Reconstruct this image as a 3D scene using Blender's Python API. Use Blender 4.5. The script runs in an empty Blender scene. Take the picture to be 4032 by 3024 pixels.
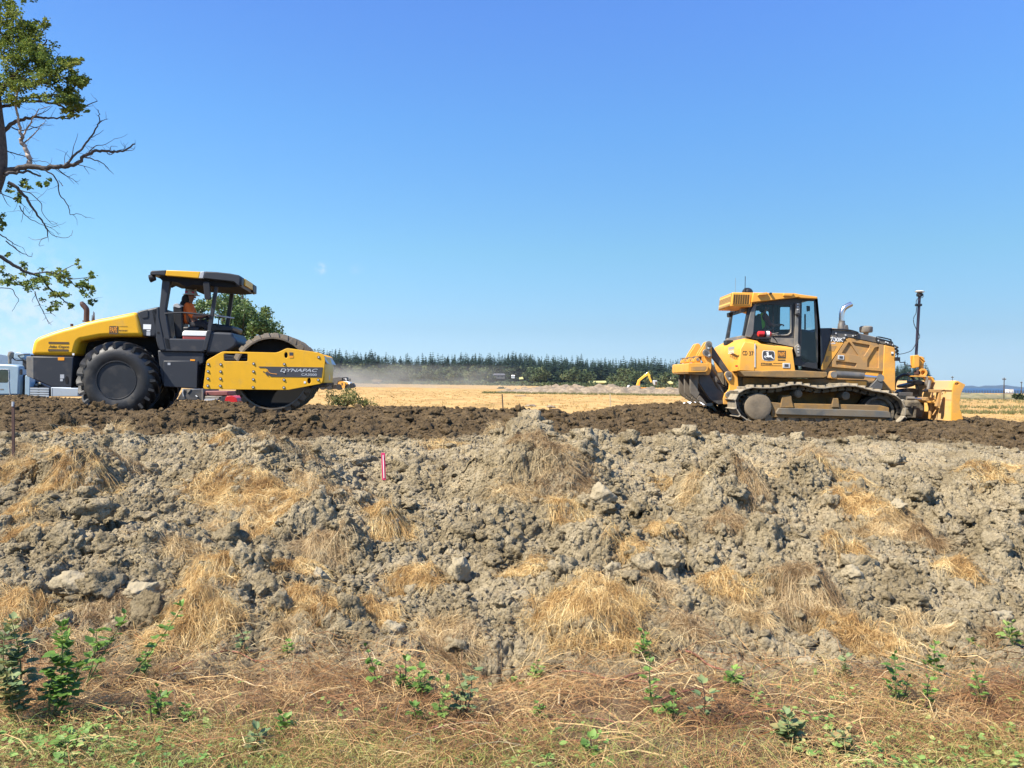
import bpy, bmesh, math, random, os
import numpy as np
from mathutils import Vector, Matrix, noise as mnoise
random.seed(5)
rng = np.random.default_rng(11)
SC = bpy.context.scene
COL = SC.collection
PI = math.pi
R = math.radians
# ------------------------------------------------------------------ camera frame
F = 3240.0
CAM = np.array([0.0, 0.0, 1.6])
ROLL = 0.0146
PITCH = -12.0 / F
fw = np.array([0.0, math.cos(PITCH), math.sin(PITCH)])
rt = np.array([math.cos(ROLL), 0.0, math.sin(ROLL)])
rt = rt - fw * rt.dot(fw); rt /= np.linalg.norm(rt)
up = np.cross(rt, fw)

def ray(px, py):
    return fw + rt * ((px - 2016) / F) + up * ((1512 - py) / F)
def P(px, py, Y):
    "the point of the place at depth Y seen at photo pixel px, py"
    d = ray(px, py)
    return CAM + d * (Y / d[1])

cam_data = bpy.data.cameras.new('camera')
cam = bpy.data.objects.new('camera', cam_data); COL.objects.link(cam)
m = Matrix(((rt[0], up[0], -fw[0], CAM[0]), (rt[1], up[1], -fw[1], CAM[1]), (rt[2], up[2], -fw[2], CAM[2]), (0, 0, 0, 1)))
cam.matrix_world = m
cam_data.sensor_fit = 'HORIZONTAL'; cam_data.sensor_width = 36
cam_data.lens = F / 4032 * 36
cam_data.clip_start = 0.05; cam_data.clip_end = 30000
SC.camera = cam

# ------------------------------------------------------------------ bookkeeping
def tag(o, label=None, cat=None, group=None, kind=None):
    if label: o['label'] = label
    if cat: o['category'] = cat
    if group: o['group'] = group
    if kind: o['kind'] = kind
    return o
def empty(name, loc, rz=0.0):
    o = bpy.data.objects.new(name, None); COL.objects.link(o)
    o.location = loc; o.rotation_euler = (0, 0, rz); o.empty_display_size = .1
    return o
def link_mesh(name, me, mats, parent=None, smooth=None, bevel=0, seg=2, label=None, angle=35):
    o = bpy.data.objects.new(name, me); COL.objects.link(o)
    if not isinstance(mats, (list, tuple)): mats = [mats]
    for q in mats: me.materials.append(q)
    if parent is not None: o.parent = parent
    if bevel:
        b = o.modifiers.new('bevel', 'BEVEL'); b.width = bevel; b.segments = seg; b.limit_method = 'ANGLE'; b.angle_limit = R(30)
        b.harden_normals = False
    if smooth or bevel:
        me.shade_smooth()
        try: me.set_sharp_from_angle(angle=R(angle))
        except Exception: pass
    if label: o['label'] = label
    return o
def np_mesh(name, verts, faces, nper):
    "fast mesh from arrays: faces flat index array with nper corners each"
    me = bpy.data.meshes.new(name)
    verts = np.ascontiguousarray(verts, np.float32); faces = np.ascontiguousarray(faces, np.int32).ravel()
    nf = len(faces) // nper
    me.vertices.add(len(verts)); me.vertices.foreach_set('co', verts.ravel())
    me.loops.add(len(faces)); me.loops.foreach_set('vertex_index', faces)
    me.polygons.add(nf); me.polygons.foreach_set('loop_start', np.arange(0, nf * nper, nper, dtype=np.int32))
    me.update(calc_edges=True)
    return me

# ------------------------------------------------------------------ materials
def mat(name, col, rough=.6, metal=0.0, var=0.12, scale=6.0, dirt=None, dirt_amt=0.0, dirt_scale=2.5, bump=0.0, bump_scale=60, spec=.5, coat=0.0):
    "procedural painted / worn surface: base colour with slow and fine variation, plus an optional patchy dust layer"
    mt = bpy.data.materials.new(name); mt.use_nodes = True
    nt = mt.node_tree; N = nt.nodes; L = nt.links
    b = N['Principled BSDF']; b.inputs['Roughness'].default_value = rough; b.inputs['Metallic'].default_value = metal
    b.inputs['Specular IOR Level'].default_value = spec
    if coat: b.inputs['Coat Weight'].default_value = coat; b.inputs['Coat Roughness'].default_value = .15
    tc = N.new('ShaderNodeTexCoord')
    n1 = N.new('ShaderNodeTexNoise'); n1.inputs['Scale'].default_value = scale; n1.inputs['Detail'].default_value = 6
    L.new(tc.outputs['Object'], n1.inputs['Vector'])
    rp = N.new('ShaderNodeValToRGB')
    c = Vector(col[:3])
    rp.color_ramp.elements[0].position = .3; rp.color_ramp.elements[1].position = .7
    rp.color_ramp.elements[0].color = (*(c * (1 - var)), 1); rp.color_ramp.elements[1].color = (*[min(1, v * (1 + var)) for v in c], 1)
    L.new(n1.outputs['Fac'], rp.inputs['Fac'])
    out = rp.outputs['Color']
    if dirt is not None and dirt_amt > 0:
        n2 = N.new('ShaderNodeTexNoise'); n2.inputs['Scale'].default_value = dirt_scale; n2.inputs['Detail'].default_value = 8; n2.inputs['Roughness'].default_value = .65
        L.new(tc.outputs['Object'], n2.inputs['Vector'])
        r2 = N.new('ShaderNodeValToRGB'); r2.color_ramp.elements[0].position = .62 - .4 * dirt_amt; r2.color_ramp.elements[1].position = .78 - .4 * dirt_amt
        L.new(n2.outputs['Fac'], r2.inputs['Fac'])
        mx = N.new('ShaderNodeMix'); mx.data_type = 'RGBA'; mx.inputs['B'].default_value = (*dirt, 1)
        ml = N.new('ShaderNodeMath'); ml.operation = 'MULTIPLY'; ml.inputs[1].default_value = min(1, .45 + dirt_amt * .5)
        L.new(r2.outputs['Color'], ml.inputs[0]); L.new(ml.outputs[0], mx.inputs['Factor']); L.new(out, mx.inputs['A']); out = mx.outputs['Result']
        mr = N.new('ShaderNodeMapRange'); mr.inputs['To Min'].default_value = rough; mr.inputs['To Max'].default_value = .95
        L.new(ml.outputs[0], mr.inputs['Value']); L.new(mr.outputs['Result'], b.inputs['Roughness'])
    L.new(out, b.inputs['Base Color'])
    if bump:
        n3 = N.new('ShaderNodeTexNoise'); n3.inputs['Scale'].default_value = bump_scale; n3.inputs['Detail'].default_value = 5
        L.new(tc.outputs['Object'], n3.inputs['Vector'])
        bp = N.new('ShaderNodeBump'); bp.inputs['Strength'].default_value = bump; bp.inputs['Distance'].default_value = .02
        L.new(n3.outputs['Fac'], bp.inputs['Height']); L.new(bp.outputs['Normal'], b.inputs['Normal'])
    return mt
def leafmat(name, stops, rough=.6, trans=.25, scale=1.5):
    "leaf / straw colour picked per loose piece, with some light passing through"
    mt = bpy.data.materials.new(name); mt.use_nodes = True
    nt = mt.node_tree; N = nt.nodes; L = nt.links
    b = N['Principled BSDF']; b.inputs['Roughness'].default_value = rough; b.inputs['Specular IOR Level'].default_value = .3
    g = N.new('ShaderNodeNewGeometry')
    rp = N.new('ShaderNodeValToRGB'); cr = rp.color_ramp
    cr.elements[0].position = 0; cr.elements[0].color = (*stops[0], 1)
    cr.elements[1].position = 1; cr.elements[1].color = (*stops[-1], 1)
    for i, s in enumerate(stops[1:-1]):
        e = cr.elements.new((i + 1) / (len(stops) - 1)); e.color = (*s, 1)
    ns = N.new('ShaderNodeTexNoise'); ns.inputs['Scale'].default_value = scale; ns.inputs['Detail'].default_value = 2
    L.new(g.outputs['Position'], ns.inputs['Vector'])
    ma = N.new('ShaderNodeMath'); ma.operation = 'MULTIPLY_ADD'; ma.inputs[1].default_value = 1.6; ma.inputs[2].default_value = -.55
    L.new(ns.outputs['Fac'], ma.inputs[0])
    md = N.new('ShaderNodeMath'); md.operation = 'MULTIPLY_ADD'; md.inputs[1].default_value = .6; md.use_clamp = True
    L.new(g.outputs['Random Per Island'], md.inputs[0]); L.new(ma.outputs[0], md.inputs[2])
    L.new(md.outputs[0], rp.inputs['Fac']); L.new(rp.outputs['Color'], b.inputs['Base Color'])
    if trans:
        t = N.new('ShaderNodeBsdfTranslucent'); L.new(rp.outputs['Color'], t.inputs['Color'])
        mx = N.new('ShaderNodeMixShader'); mx.inputs[0].default_value = trans
        L.new(b.outputs[0], mx.inputs[1]); L.new(t.outputs[0], mx.inputs[2]); L.new(mx.outputs[0], N['Material Output'].inputs['Surface'])
    return mt

DUST = (.33, .26, .18)
M = {}
def setup_mats():
    M['ry'] = mat('roller_yellow_paint', (.74, .385, .012), .42, var=.04, dirt=(.40, .26, .08), dirt_amt=.13, coat=.0, bump=.03, bump_scale=8)
    M['dy'] = mat('dozer_yellow_paint', (.72, .34, .045), .5, var=.06, dirt=(.48, .27, .09), dirt_amt=.34, bump=.05, bump_scale=30)
    M['dyb'] = mat('dozer_dusty_paint', (.52, .26, .055), .7, var=.1, dirt=(.27, .18, .095), dirt_amt=.6, bump=.1, bump_scale=30)
    M['grey'] = mat('dark_grey_paint', (.024, .027, .034), .5, var=.05, dirt=(.10, .09, .08), dirt_amt=.15, bump=.02, bump_scale=20)
    M['grey2'] = mat('mid_grey_paint', (.13, .13, .125), .5, var=.1, dirt=(.28, .24, .18), dirt_amt=.4)
    M['black'] = mat('black_plastic', (.012, .012, .014), .5, var=.2)
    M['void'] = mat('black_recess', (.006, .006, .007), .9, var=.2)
    M['tyre'] = mat('tyre_rubber', (.015, .015, .016), .5, var=.3, dirt=(.075, .065, .05), dirt_amt=.22, dirt_scale=3, bump=.15, bump_scale=50)
    M['rim'] = mat('wheel_rim_paint', (.014, .016, .020), .5, var=.15, dirt=(.05, .045, .04), dirt_amt=.3)
    M['steel'] = mat('worn_steel', (.26, .24, .21), .5, .6, var=.2, dirt=(.25, .20, .14), dirt_amt=.45)
    M['trk'] = mat('dusty_track_steel', (.075, .065, .052), .75, .2, var=.3, dirt=(.22, .18, .12), dirt_amt=.5, dirt_scale=6, bump=.3, bump_scale=40)
    M['shoe'] = mat('track_shoe_steel', (.26, .23, .18), .65, .2, var=.25, dirt=(.36, .30, .21), dirt_amt=.6, dirt_scale=6, bump=.3, bump_scale=40)
    M['drum'] = mat('drum_steel', (.11, .09, .068), .6, .15, var=.25, dirt=(.17, .13, .085), dirt_amt=.5, dirt_scale=5, bump=.2)
    M['chrome'] = mat('chrome_pipe', (.62, .62, .64), .27, 1.0, var=.02)
    M['rust'] = mat('rusty_pipe', (.075, .04, .032), .7, .2, var=.3)
    M['white'] = mat('white_paint', (.78, .78, .76), .5, var=.03)
    M['bright'] = mat('bright_silver', (.6, .6, .58), .4, .3, var=.1)
    M['decal_dark'] = mat('decal_dark_grey', (.055, .055, .06), .45, var=.05)
    M['decal_brown'] = mat('decal_brown', (.09, .06, .03), .5, var=.05)
    M['decal_silver'] = mat('decal_silver', (.42, .43, .44), .4, var=.03)
    M['decal_orange'] = mat('decal_orange', (.75, .30, .04), .5, var=.05)
    M['red'] = mat('red_paint', (.50, .02, .02), .35, var=.05)
    M['amber'] = mat('amber_reflector', (.85, .33, .02), .3, var=.05)
    M['orange'] = mat('safety_orange_cloth', (.85, .16, .02), .8, var=.08, bump=.2, bump_scale=25)
    M['darkcloth'] = mat('dark_cloth', (.02, .02, .024), .9, var=.2)
    M['skin'] = mat('skin', (.24, .12, .075), .55, var=.06)
    M['hair'] = mat('dark_hair', (.012, .009, .008), .7, var=.2)
    M['hat'] = mat('hard_hat_grey', (.5, .49, .48), .45, var=.04)
    M['shirt'] = mat('maroon_shirt', (.20, .05, .04), .85, var=.1)
    M['hivis'] = mat('lime_stripe', (.35, .75, .08), .7, var=.05)
    M['hose'] = mat('black_rubber_hose', (.012, .012, .012), .45, var=.2)
    M['wood'] = mat('weathered_lath', (.45, .36, .22), .8, var=.15)
    M['darkwood'] = mat('dark_post_wood', (.06, .045, .032), .85, var=.25, bump=.3)
    M['pink'] = mat('pink_flagging', (.62, .035, .13), .5, var=.08)
    g = bpy.data.materials.new('tinted_glass'); g.use_nodes = True
    nt = g.node_tree; N = nt.nodes; L = nt.links
    for n in list(N): N.remove(n)
    o = N.new('ShaderNodeOutputMaterial'); tr = N.new('ShaderNodeBsdfTransparent'); tr.inputs[0].default_value = (.70, .84, .88, 1)
    gl = N.new('ShaderNodeBsdfGlossy'); gl.inputs['Roughness'].default_value = .04; gl.inputs[0].default_value = (.8, .85, .9, 1)
    fr = N.new('ShaderNodeFresnel'); fr.inputs[0].default_value = 1.45
    mx = N.new('ShaderNodeMixShader'); L.new(fr.outputs[0], mx.inputs[0]); L.new(tr.outputs[0], mx.inputs[1]); L.new(gl.outputs[0], mx.inputs[2]); L.new(mx.outputs[0], o.inputs[0])
    M['glass'] = g
setup_mats()

# ------------------------------------------------------------------ light and sky
SUN = Vector((-.56, -.34, .76)).normalized()
def light():
    w = bpy.data.worlds.new('World'); SC.world = w; w.use_nodes = True
    nt = w.node_tree; N = nt.nodes; L = nt.links
    bg = N['Background']
    s = N.new('ShaderNodeTexSky'); s.sky_type = 'NISHITA'; s.sun_disc = False
    s.sun_elevation = math.asin(SUN.z); s.sun_rotation = -math.atan2(SUN.x, SUN.y)
    s.air_density = 1.15; s.dust_density = .35; s.ozone_density = 3.0; s.altitude = 0
    # the photograph's camera renders the sky bluer than the model does: tint it by elevation
    tc = N.new('ShaderNodeTexCoord'); sp = N.new('ShaderNodeSeparateXYZ'); L.new(tc.outputs['Generated'], sp.inputs[0])
    rp = N.new('ShaderNodeValToRGB'); cr = rp.color_ramp
    K = 1.487 * 1.45 * .93
    st = [(0.0, (.86, 1.36, 2.3)), (.006, (.84, 1.30, 2.1)), (.031, (.80, 1.14, 1.70)), (.062, (.72, 1.0, 1.38)), (.153, (.764, 1.165, 1.36)), (.295, (.763, 1.282, 1.755)), (.408, (.817, 1.284, 2.02)), (1.0, (.817, 1.284, 2.02))]
    cr.elements[0].position = 0; cr.elements[0].color = (*[v / K for v in st[0][1]], 1)
    cr.elements[1].position = 1; cr.elements[1].color = (*[v / K for v in st[-1][1]], 1)
    for p, c in st[1:-1]: e = cr.elements.new(p); e.color = (*[v / K for v in c], 1)
    L.new(sp.outputs['Z'], rp.inputs['Fac'])
    vm = N.new('ShaderNodeVectorMath'); vm.operation = 'MULTIPLY'; L.new(s.outputs[0], vm.inputs[0]); L.new(rp.outputs['Color'], vm.inputs[1])
    vs = N.new('ShaderNodeVectorMath'); vs.operation = 'SCALE'; vs.inputs['Scale'].default_value = 1.45; L.new(vm.outputs[0], vs.inputs[0])
    # two small wisps of cloud low in the sky, and a breath of unevenness
    nz = N.new('ShaderNodeTexNoise'); nz.inputs['Scale'].default_value = 90; nz.inputs['Detail'].default_value = 6; nz.inputs['Roughness'].default_value = .6; L.new(tc.outputs['Generated'], nz.inputs['Vector'])
    acc = None
    for (a, b, hw, amt) in ((1265, 1055, .0105, .5), (1405, 1062, .011, .08), (60, 1330, .13, .5)):
        d = ray(a, b); d = d / np.linalg.norm(d)
        dt = N.new('ShaderNodeVectorMath'); dt.operation = 'DISTANCE'; dt.inputs[1].default_value = tuple(d); L.new(tc.outputs['Generated'], dt.inputs[0])
        mr = N.new('ShaderNodeMapRange'); mr.interpolation_type = 'SMOOTHSTEP'; mr.inputs['From Min'].default_value = hw; mr.inputs['From Max'].default_value = hw * .15; mr.inputs['To Max'].default_value = amt; L.new(dt.outputs['Value'], mr.inputs['Value'])
        if acc is None: acc = mr.outputs['Result']
        else:
            ad = N.new('ShaderNodeMath'); ad.operation = 'ADD'; L.new(acc, ad.inputs[0]); L.new(mr.outputs['Result'], ad.inputs[1]); acc = ad.outputs[0]
    nr = N.new('ShaderNodeMapRange'); nr.inputs['From Min'].default_value = .40; nr.inputs['From Max'].default_value = .62; L.new(nz.outputs['Fac'], nr.inputs['Value'])
    ml = N.new('ShaderNodeMath'); ml.operation = 'MULTIPLY'; L.new(acc, ml.inputs[0]); L.new(nr.outputs['Result'], ml.inputs[1])
    mc = N.new('ShaderNodeMix'); mc.data_type = 'RGBA'; mc.inputs['B'].default_value = (6.2, 6.4, 6.6, 1); L.new(ml.outputs[0], mc.inputs['Factor']); L.new(vs.outputs[0], mc.inputs['A'])
    L.new(mc.outputs['Result'], bg.inputs['Color'])
    bg.inputs['Strength'].default_value = .074
    ld = bpy.data.lights.new('sun', 'SUN'); ld.energy = 5.0; ld.angle = R(.5); ld.color = (1, .935, .82)
    lo = bpy.data.objects.new('sun', ld); COL.objects.link(lo)
    lo.rotation_euler = SUN.to_track_quat('Z', 'Y').to_euler()
    v = SC.view_settings; v.view_transform = 'Standard'; v.look = 'None'; v.exposure = 1.1; v.gamma = 1; v.use_curve_mapping = False
light()
SC.cycles.max_bounces = 6; SC.cycles.transparent_max_bounces = 12; SC.cycles.volume_bounces = 0
SC.cycles.use_denoising = True
SC.cycles.volume_step_rate = 1.0

# ------------------------------------------------------------------ numpy noise
def _h(ix, iy, seed):
    n = (ix.astype(np.int64) * 374761393 + iy.astype(np.int64) * 668265263 + seed * 1442695041) & 0xffffffff
    n = ((n ^ (n >> 13)) * 1274126177) & 0xffffffff
    n = (n ^ (n >> 16)) & 0xffffffff
    n = (n * 2246822519) & 0xffffffff
    return ((n ^ (n >> 15)) & 0xffffff) / float(0x1000000)
def vnoise(x, y, seed=0):
    ix = np.floor(x); iy = np.floor(y); fx = x - ix; fy = y - iy
    fx = fx * fx * fx * (fx * (fx * 6 - 15) + 10); fy = fy * fy * fy * (fy * (fy * 6 - 15) + 10)
    a = _h(ix, iy, seed); b = _h(ix + 1, iy, seed); c = _h(ix, iy + 1, seed); d = _h(ix + 1, iy + 1, seed)
    return ((a * (1 - fx) + b * fx) * (1 - fy) + (c * (1 - fx) + d * fx) * fy) * 2 - 1
def fbm(x, y, seed=0, o=4, g=.5):
    t = 0; a = 1
    for i in range(o):
        t = t + a * vnoise(x * 2 ** i + 17.3 * i, y * 2 ** i - 9.1 * i, seed + i); a *= g
    return t
def clods(x, y, cell, seed, rmin=.25, rmax=.62, keep=.8):
    "height of a layer of lumps: the highest spherical cap over each point"
    wx = x + cell * .16 * vnoise(x / cell * 2.7, y / cell * 2.7, seed + 50) + cell * .09 * vnoise(x / cell * 7, y / cell * 7, seed + 51)
    wy = y + cell * .16 * vnoise(x / cell * 2.7 + 40, y / cell * 2.7, seed + 52) + cell * .09 * vnoise(x / cell * 7 + 40, y / cell * 7, seed + 53)
    ix = np.floor(wx / cell); iy = np.floor(wy / cell)
    best = np.zeros_like(x)
    for dx in (-1, 0, 1):
        for dy in (-1, 0, 1):
            cx = ix + dx; cy = iy + dy
            r = (rmin + (rmax - rmin) * _h(cx, cy, seed + 3) ** 1.6) * cell
            px = (cx + _h(cx, cy, seed)) * cell; py = (cy + _h(cx, cy, seed + 1)) * cell
            on = _h(cx, cy, seed + 2) < keep
            tx = (_h(cx, cy, seed + 5) - .5) * .9; ty = (_h(cx, cy, seed + 6) - .5) * .9
            ddx = wx - px; ddy = wy - py
            d2 = (ddx ** 2 + ddy ** 2) / (r * r)
            h = np.where(on & (d2 < 1), np.power(np.maximum(0, 1 - d2), .42) * r * (.75 + .5 * _h(cx, cy, seed + 4)) + (tx * ddx + ty * ddy) * (1 - d2), 0)
            best = np.maximum(best, h)
    return best
def sstep(a, b, x):
    t = np.clip((x - a) / (b - a), 0, 1); return t * t * (3 - 2 * t)

# ------------------------------------------------------------------ terrain
def zat(px, py, Y):
    return P(px, py, Y)[2]
# stations across the place: depth, then (photo column, height) pairs
ST = []
def station(Y, nodes, kind='py'):
    xs = []; zs = []
    for a, b in nodes:
        p = P(a, b if kind == 'py' else 1500, Y); xs.append(p[0]); zs.append(p[2] if kind == 'py' else b)
    ST.append((Y, xs, zs))
station(1.0, [(0, 0.0), (4032, 0.0)], 'z')
station(3.2, [(0, .02), (2000, 0.0), (4032, 0.02)], 'z')
station(4.5, [(0, .05), (1800, .0), (4032, .06)], 'z')
station(5.4, [(0, .24), (700, .26), (1500, .17), (2300, .20), (3100, .17), (4032, .19)], 'z')
station(6.4, [(0, 2110), (1000, 2120), (2000, 2120), (3000, 2140), (4032, 2160)])
station(7.4, [(0, 1930), (900, 1930), (1500, 1990), (2050, 1930), (2600, 1960), (3300, 1980), (4032, 2010)])
station(8.4, [(0, 1810), (500, 1850), (1000, 1790), (1500, 1895), (1750, 1850), (2080, 1800), (2400, 1840), (2700, 1840), (3300, 1870), (4032, 1900)])
station(9.4, [(0, 1770), (300, 1735), (600, 1770), (1050, 1745), (1500, 1850), (2000, 1770), (2500, 1790), (3200, 1810), (3700, 1820), (4032, 1850)])
station(10.6, [(0, 1760), (700, 1755), (1500, 1800), (2000, 1765), (2600, 1755), (3300, 1765), (3700, 1775), (4032, 1810)])
station(11.8, [(0, 1735), (700, 1738), (1500, 1755), (2200, 1735), (2800, 1730), (3400, 1738), (3800, 1765), (4032, 1790)])
station(12.8, [(0, 1705), (700, 1720), (1500, 1712), (2200, 1700), (2900, 1712), (3400, 1722), (3900, 1745), (4032, 1765)])
station(14.2, [(0, 1668), (300, 1653), (900, 1678), (1500, 1668), (2000, 1663), (2300, 1673), (2600, 1684), (2900, 1703), (3400, 1703), (4032, 1728)])
station(15.8, [(0, 1603), (300, 1615), (700, 1620), (1100, 1631), (1300, 1625), (1500, 1623), (2000, 1631), (2250, 1653), (2450, 1626), (2700, 1644), (2870, 1694), (3000, 1681), (3800, 1685), (4032, 1703)])
station(17.2, [(0, 1588), (200, 1613), (300, 1661), (700, 1658), (1250, 1651), (1400, 1617), (1700, 1616), (2000, 1625), (2250, 1645), (2450, 1622), (2700, 1638), (2850, 1684), (3000, 1671), (3700, 1675), (4032, 1693)])
station(19.2, [(0, 1578), (200, 1603), (300, 1643), (700, 1643), (1220, 1635), (1400, 1616), (1700, 1621), (2000, 1628), (2250, 1643), (2450, 1607), (2700, 1606), (2850, 1656), (3000, 1665), (3700, 1665), (3850, 1663), (4032, 1685)])
station(21.5, [(0, 1571), (300, 1585), (700, 1591), (1200, 1603), (1400, 1617), (2000, 1633), (2250, 1647), (2450, 1607), (2700, 1603), (2850, 1620), (3000, 1653), (3850, 1654), (4032, 1675)])
station(23.8, [(0, 1566), (300, 1576), (700, 1584), (1200, 1603), (1400, 1625), (2000, 1648), (2250, 1658), (2450, 1613), (2700, 1603), (2850, 1610), (3000, 1651), (3850, 1663), (4032, 1683)])
station(27.0, [(0, -.5), (1400, -.6), (4032, -.7)], 'z')
station(32.0, [(0, -1.0), (4032, -1.4)], 'z')
station(40.0, [(0, -1.45), (4032, -1.6)], 'z')
SY = np.array([s[0] for s in ST])
def base(x, y):
    x = np.asarray(x, float); y = np.asarray(y, float)
    zs = np.array([np.interp(x.ravel(), s[1], s[2]) for s in ST])        # stations x points
    yy = np.clip(y.ravel(), SY[0], SY[-1] - 1e-6)
    k = np.clip(np.searchsorted(SY, yy, 'right') - 1, 0, len(SY) - 2)
    t = (yy - SY[k]) / (SY[k + 1] - SY[k])
    idx = np.arange(len(yy))
    def s(j): return zs[np.clip(j, 0, len(SY) - 1), idx]
    z0, z1, z2, z3 = s(k - 1), s(k), s(k + 1), s(k + 2)
    m1 = (z2 - z0) * .5; m2 = (z3 - z1) * .5
    lim = 3 * np.abs(z2 - z1); m1 = np.clip(m1, -lim, lim); m2 = np.clip(m2, -lim, lim)
    h = (2 * t ** 3 - 3 * t ** 2 + 1) * z1 + (t ** 3 - 2 * t ** 2 + t) * m1 + (-2 * t ** 3 + 3 * t ** 2) * z2 + (t ** 3 - t ** 2) * m2
    return h.reshape(x.shape)
def ground_hit(px, py, y0=2.0, y1=26.0):
    "where the sight line through a photo pixel meets the ground"
    d = ray(px, py); ys = np.linspace(y0, y1, 700)
    t = ys / d[1]; xs = d[0] * t; zs = CAM[2] + d[2] * t
    b = base(xs, ys); k = np.argmax(zs <= b)
    return xs[k], ys[k], b[k]
# lumps of sod with dry grass: photo column, row, width, height, kind (0 mat, 1 drooping over an edge, 2 spiky top, 3 loose heap)
CL = [(120, 1870, 280, 150, 0), (310, 1910, 240, 150, 1), (130, 1800, 120, 90, 0), (25, 1840, 100, 110, 0), (110, 2090, 130, 160, 0), (300, 1735, 170, 60, 0), (450, 1740, 130, 70, 2), (505, 1850, 100, 120, 1),
      (760, 1735, 170, 80, 2), (870, 1760, 130, 90, 1), (1010, 1790, 210, 130, 2), (1150, 1830, 210, 140, 0), (850, 1905, 230, 110, 0), (1000, 1970, 300, 150, 0), (1245, 1925, 180, 160, 1), (1285, 2130, 170, 200, 1),
      (1060, 2080, 260, 150, 0), (820, 2240, 230, 180, 1), (705, 2190, 110, 90, 0), (1400, 1970, 140, 140, 0), (1530, 2060, 160, 190, 1), (1730, 1760, 210, 80, 1), (1985, 1700, 150, 120, 2), (2080, 1850, 150, 100, 1), (2120, 1745, 150, 100, 1),
      (1640, 2235, 210, 160, 0), (2030, 1965, 210, 90, 0), (2240, 1905, 260, 150, 0), (2200, 2000, 210, 130, 1), (2700, 1870, 220, 130, 0), (2930, 1850, 200, 110, 2), (3170, 1835, 140, 80, 2), (3300, 1885, 190, 110, 1),
      (3390, 2000, 240, 160, 0), (3480, 2080, 180, 150, 1), (3620, 2110, 140, 150, 1), (3980, 1840, 170, 130, 0), (3900, 1935, 220, 110, 0), (2715, 1965, 110, 120, 0), (2950, 1970, 120, 150, 1), (2590, 2075, 130, 120, 0),
      (2480, 2190, 170, 90, 0), (2310, 2440, 430, 230, 3), (1810, 2520, 210, 100, 0), (2050, 2240, 150, 120, 0), (1480, 2380, 140, 170, 1), (1720, 2450, 130, 90, 0), (3170, 2330, 330, 200, 1), (3280, 2440, 190, 120, 1),
      (2850, 2300, 170, 140, 1), (2940, 2420, 150, 90, 1), (2700, 2470, 130, 150, 0), (800, 2490, 240, 110, 3), (130, 2360, 220, 210, 1), (340, 2500, 260, 70, 0), (420, 2340, 210, 120, 0), (1230, 2360, 220, 220, 0),
      (3450, 2500, 250, 110, 0), (3620, 2390, 130, 160, 1), (3960, 2480, 150, 100, 0), (3330, 2180, 150, 130, 0), (600, 2560, 130, 50, 0), (1150, 2510, 120, 50, 0), (2560, 2330, 130, 90, 0), (3760, 2250, 130, 90, 0), (1100, 1985, 360, 170, 0), (930, 2060, 210, 130, 1), (1330, 2040, 170, 140, 0), (1180, 2230, 190, 110, 0), (60, 2010, 130, 110, 1), (3560, 2060, 150, 110, 0), (2860, 2090, 130, 90, 0)]
CLW = []
for (a, b, w, h, k) in CL:
    x, y, z = ground_hit(a, b + h * .15)
    CLW.append((x, y, w / F * y, h / F * y, k))
# a few bare lumps in the ground (photo column, row, width, height as a share of width)
BL = [(2130, 1850, 560, .38), (2090, 1775, 300, .62), (2110, 1730, 150, .75), (2050, 1770, 130, .5), (2260, 1800, 200, .35), (1080, 1880, 620, .24), (300, 1880, 460, .3), (850, 1850, 250, .3), (2820, 1960, 380, .36), (3420, 2020, 420, .25), (560, 2220, 420, .25), (1430, 2080, 330, .3), (3900, 1960, 340, .3), (3100, 2300, 380, .26), (700, 2480, 300, .2), (2300, 2480, 420, .2), (1250, 2080, 260, .3),
      (430, 2060, 170, -.8), (1350, 2240, 140, -.8), (2960, 2170, 150, -.8), (3180, 2460, 170, -.7), (1950, 2620, 150, -.3), (1170, 2210, 140, -.7), (720, 2130, 160, -.7), (3290, 2110, 170, -.7), (2120, 1950, 170, -.5), (2440, 2100, 150, -.6), (1700, 2100, 150, -.6), (880, 2360, 150, -.6), (2700, 2140, 150, -.8), (200, 2340, 170, -.7), (3480, 2240, 150, -.6), (1560, 2280, 130, -.7), (2620, 2380, 140, -.6), (3720, 2120, 130, -.5), (1860, 2300, 130, -.6), (1390, 2160, 190, .8), (2780, 1960, 230, .7), (2830, 2010, 170, .6), (250, 2200, 210, .6), (1590, 1830, 150, .6), (3620, 1990, 190, .5), (3930, 2220, 230, .45), (1200, 2100, 230, .5), (2400, 2150, 180, .5),
      (3250, 2200, 200, .5), (560, 1990, 160, .4), (1000, 2260, 160, .6), (2120, 2210, 150, .45), (3000, 2150, 200, .45), (1980, 2110, 200, .4), (2900, 2240, 160, .45)]
BLW = []
for (a, b, w, h) in BL:
    x, y, z = ground_hit(a, b); BLW.append((x, y, w / F * y * .5, h))
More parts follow.
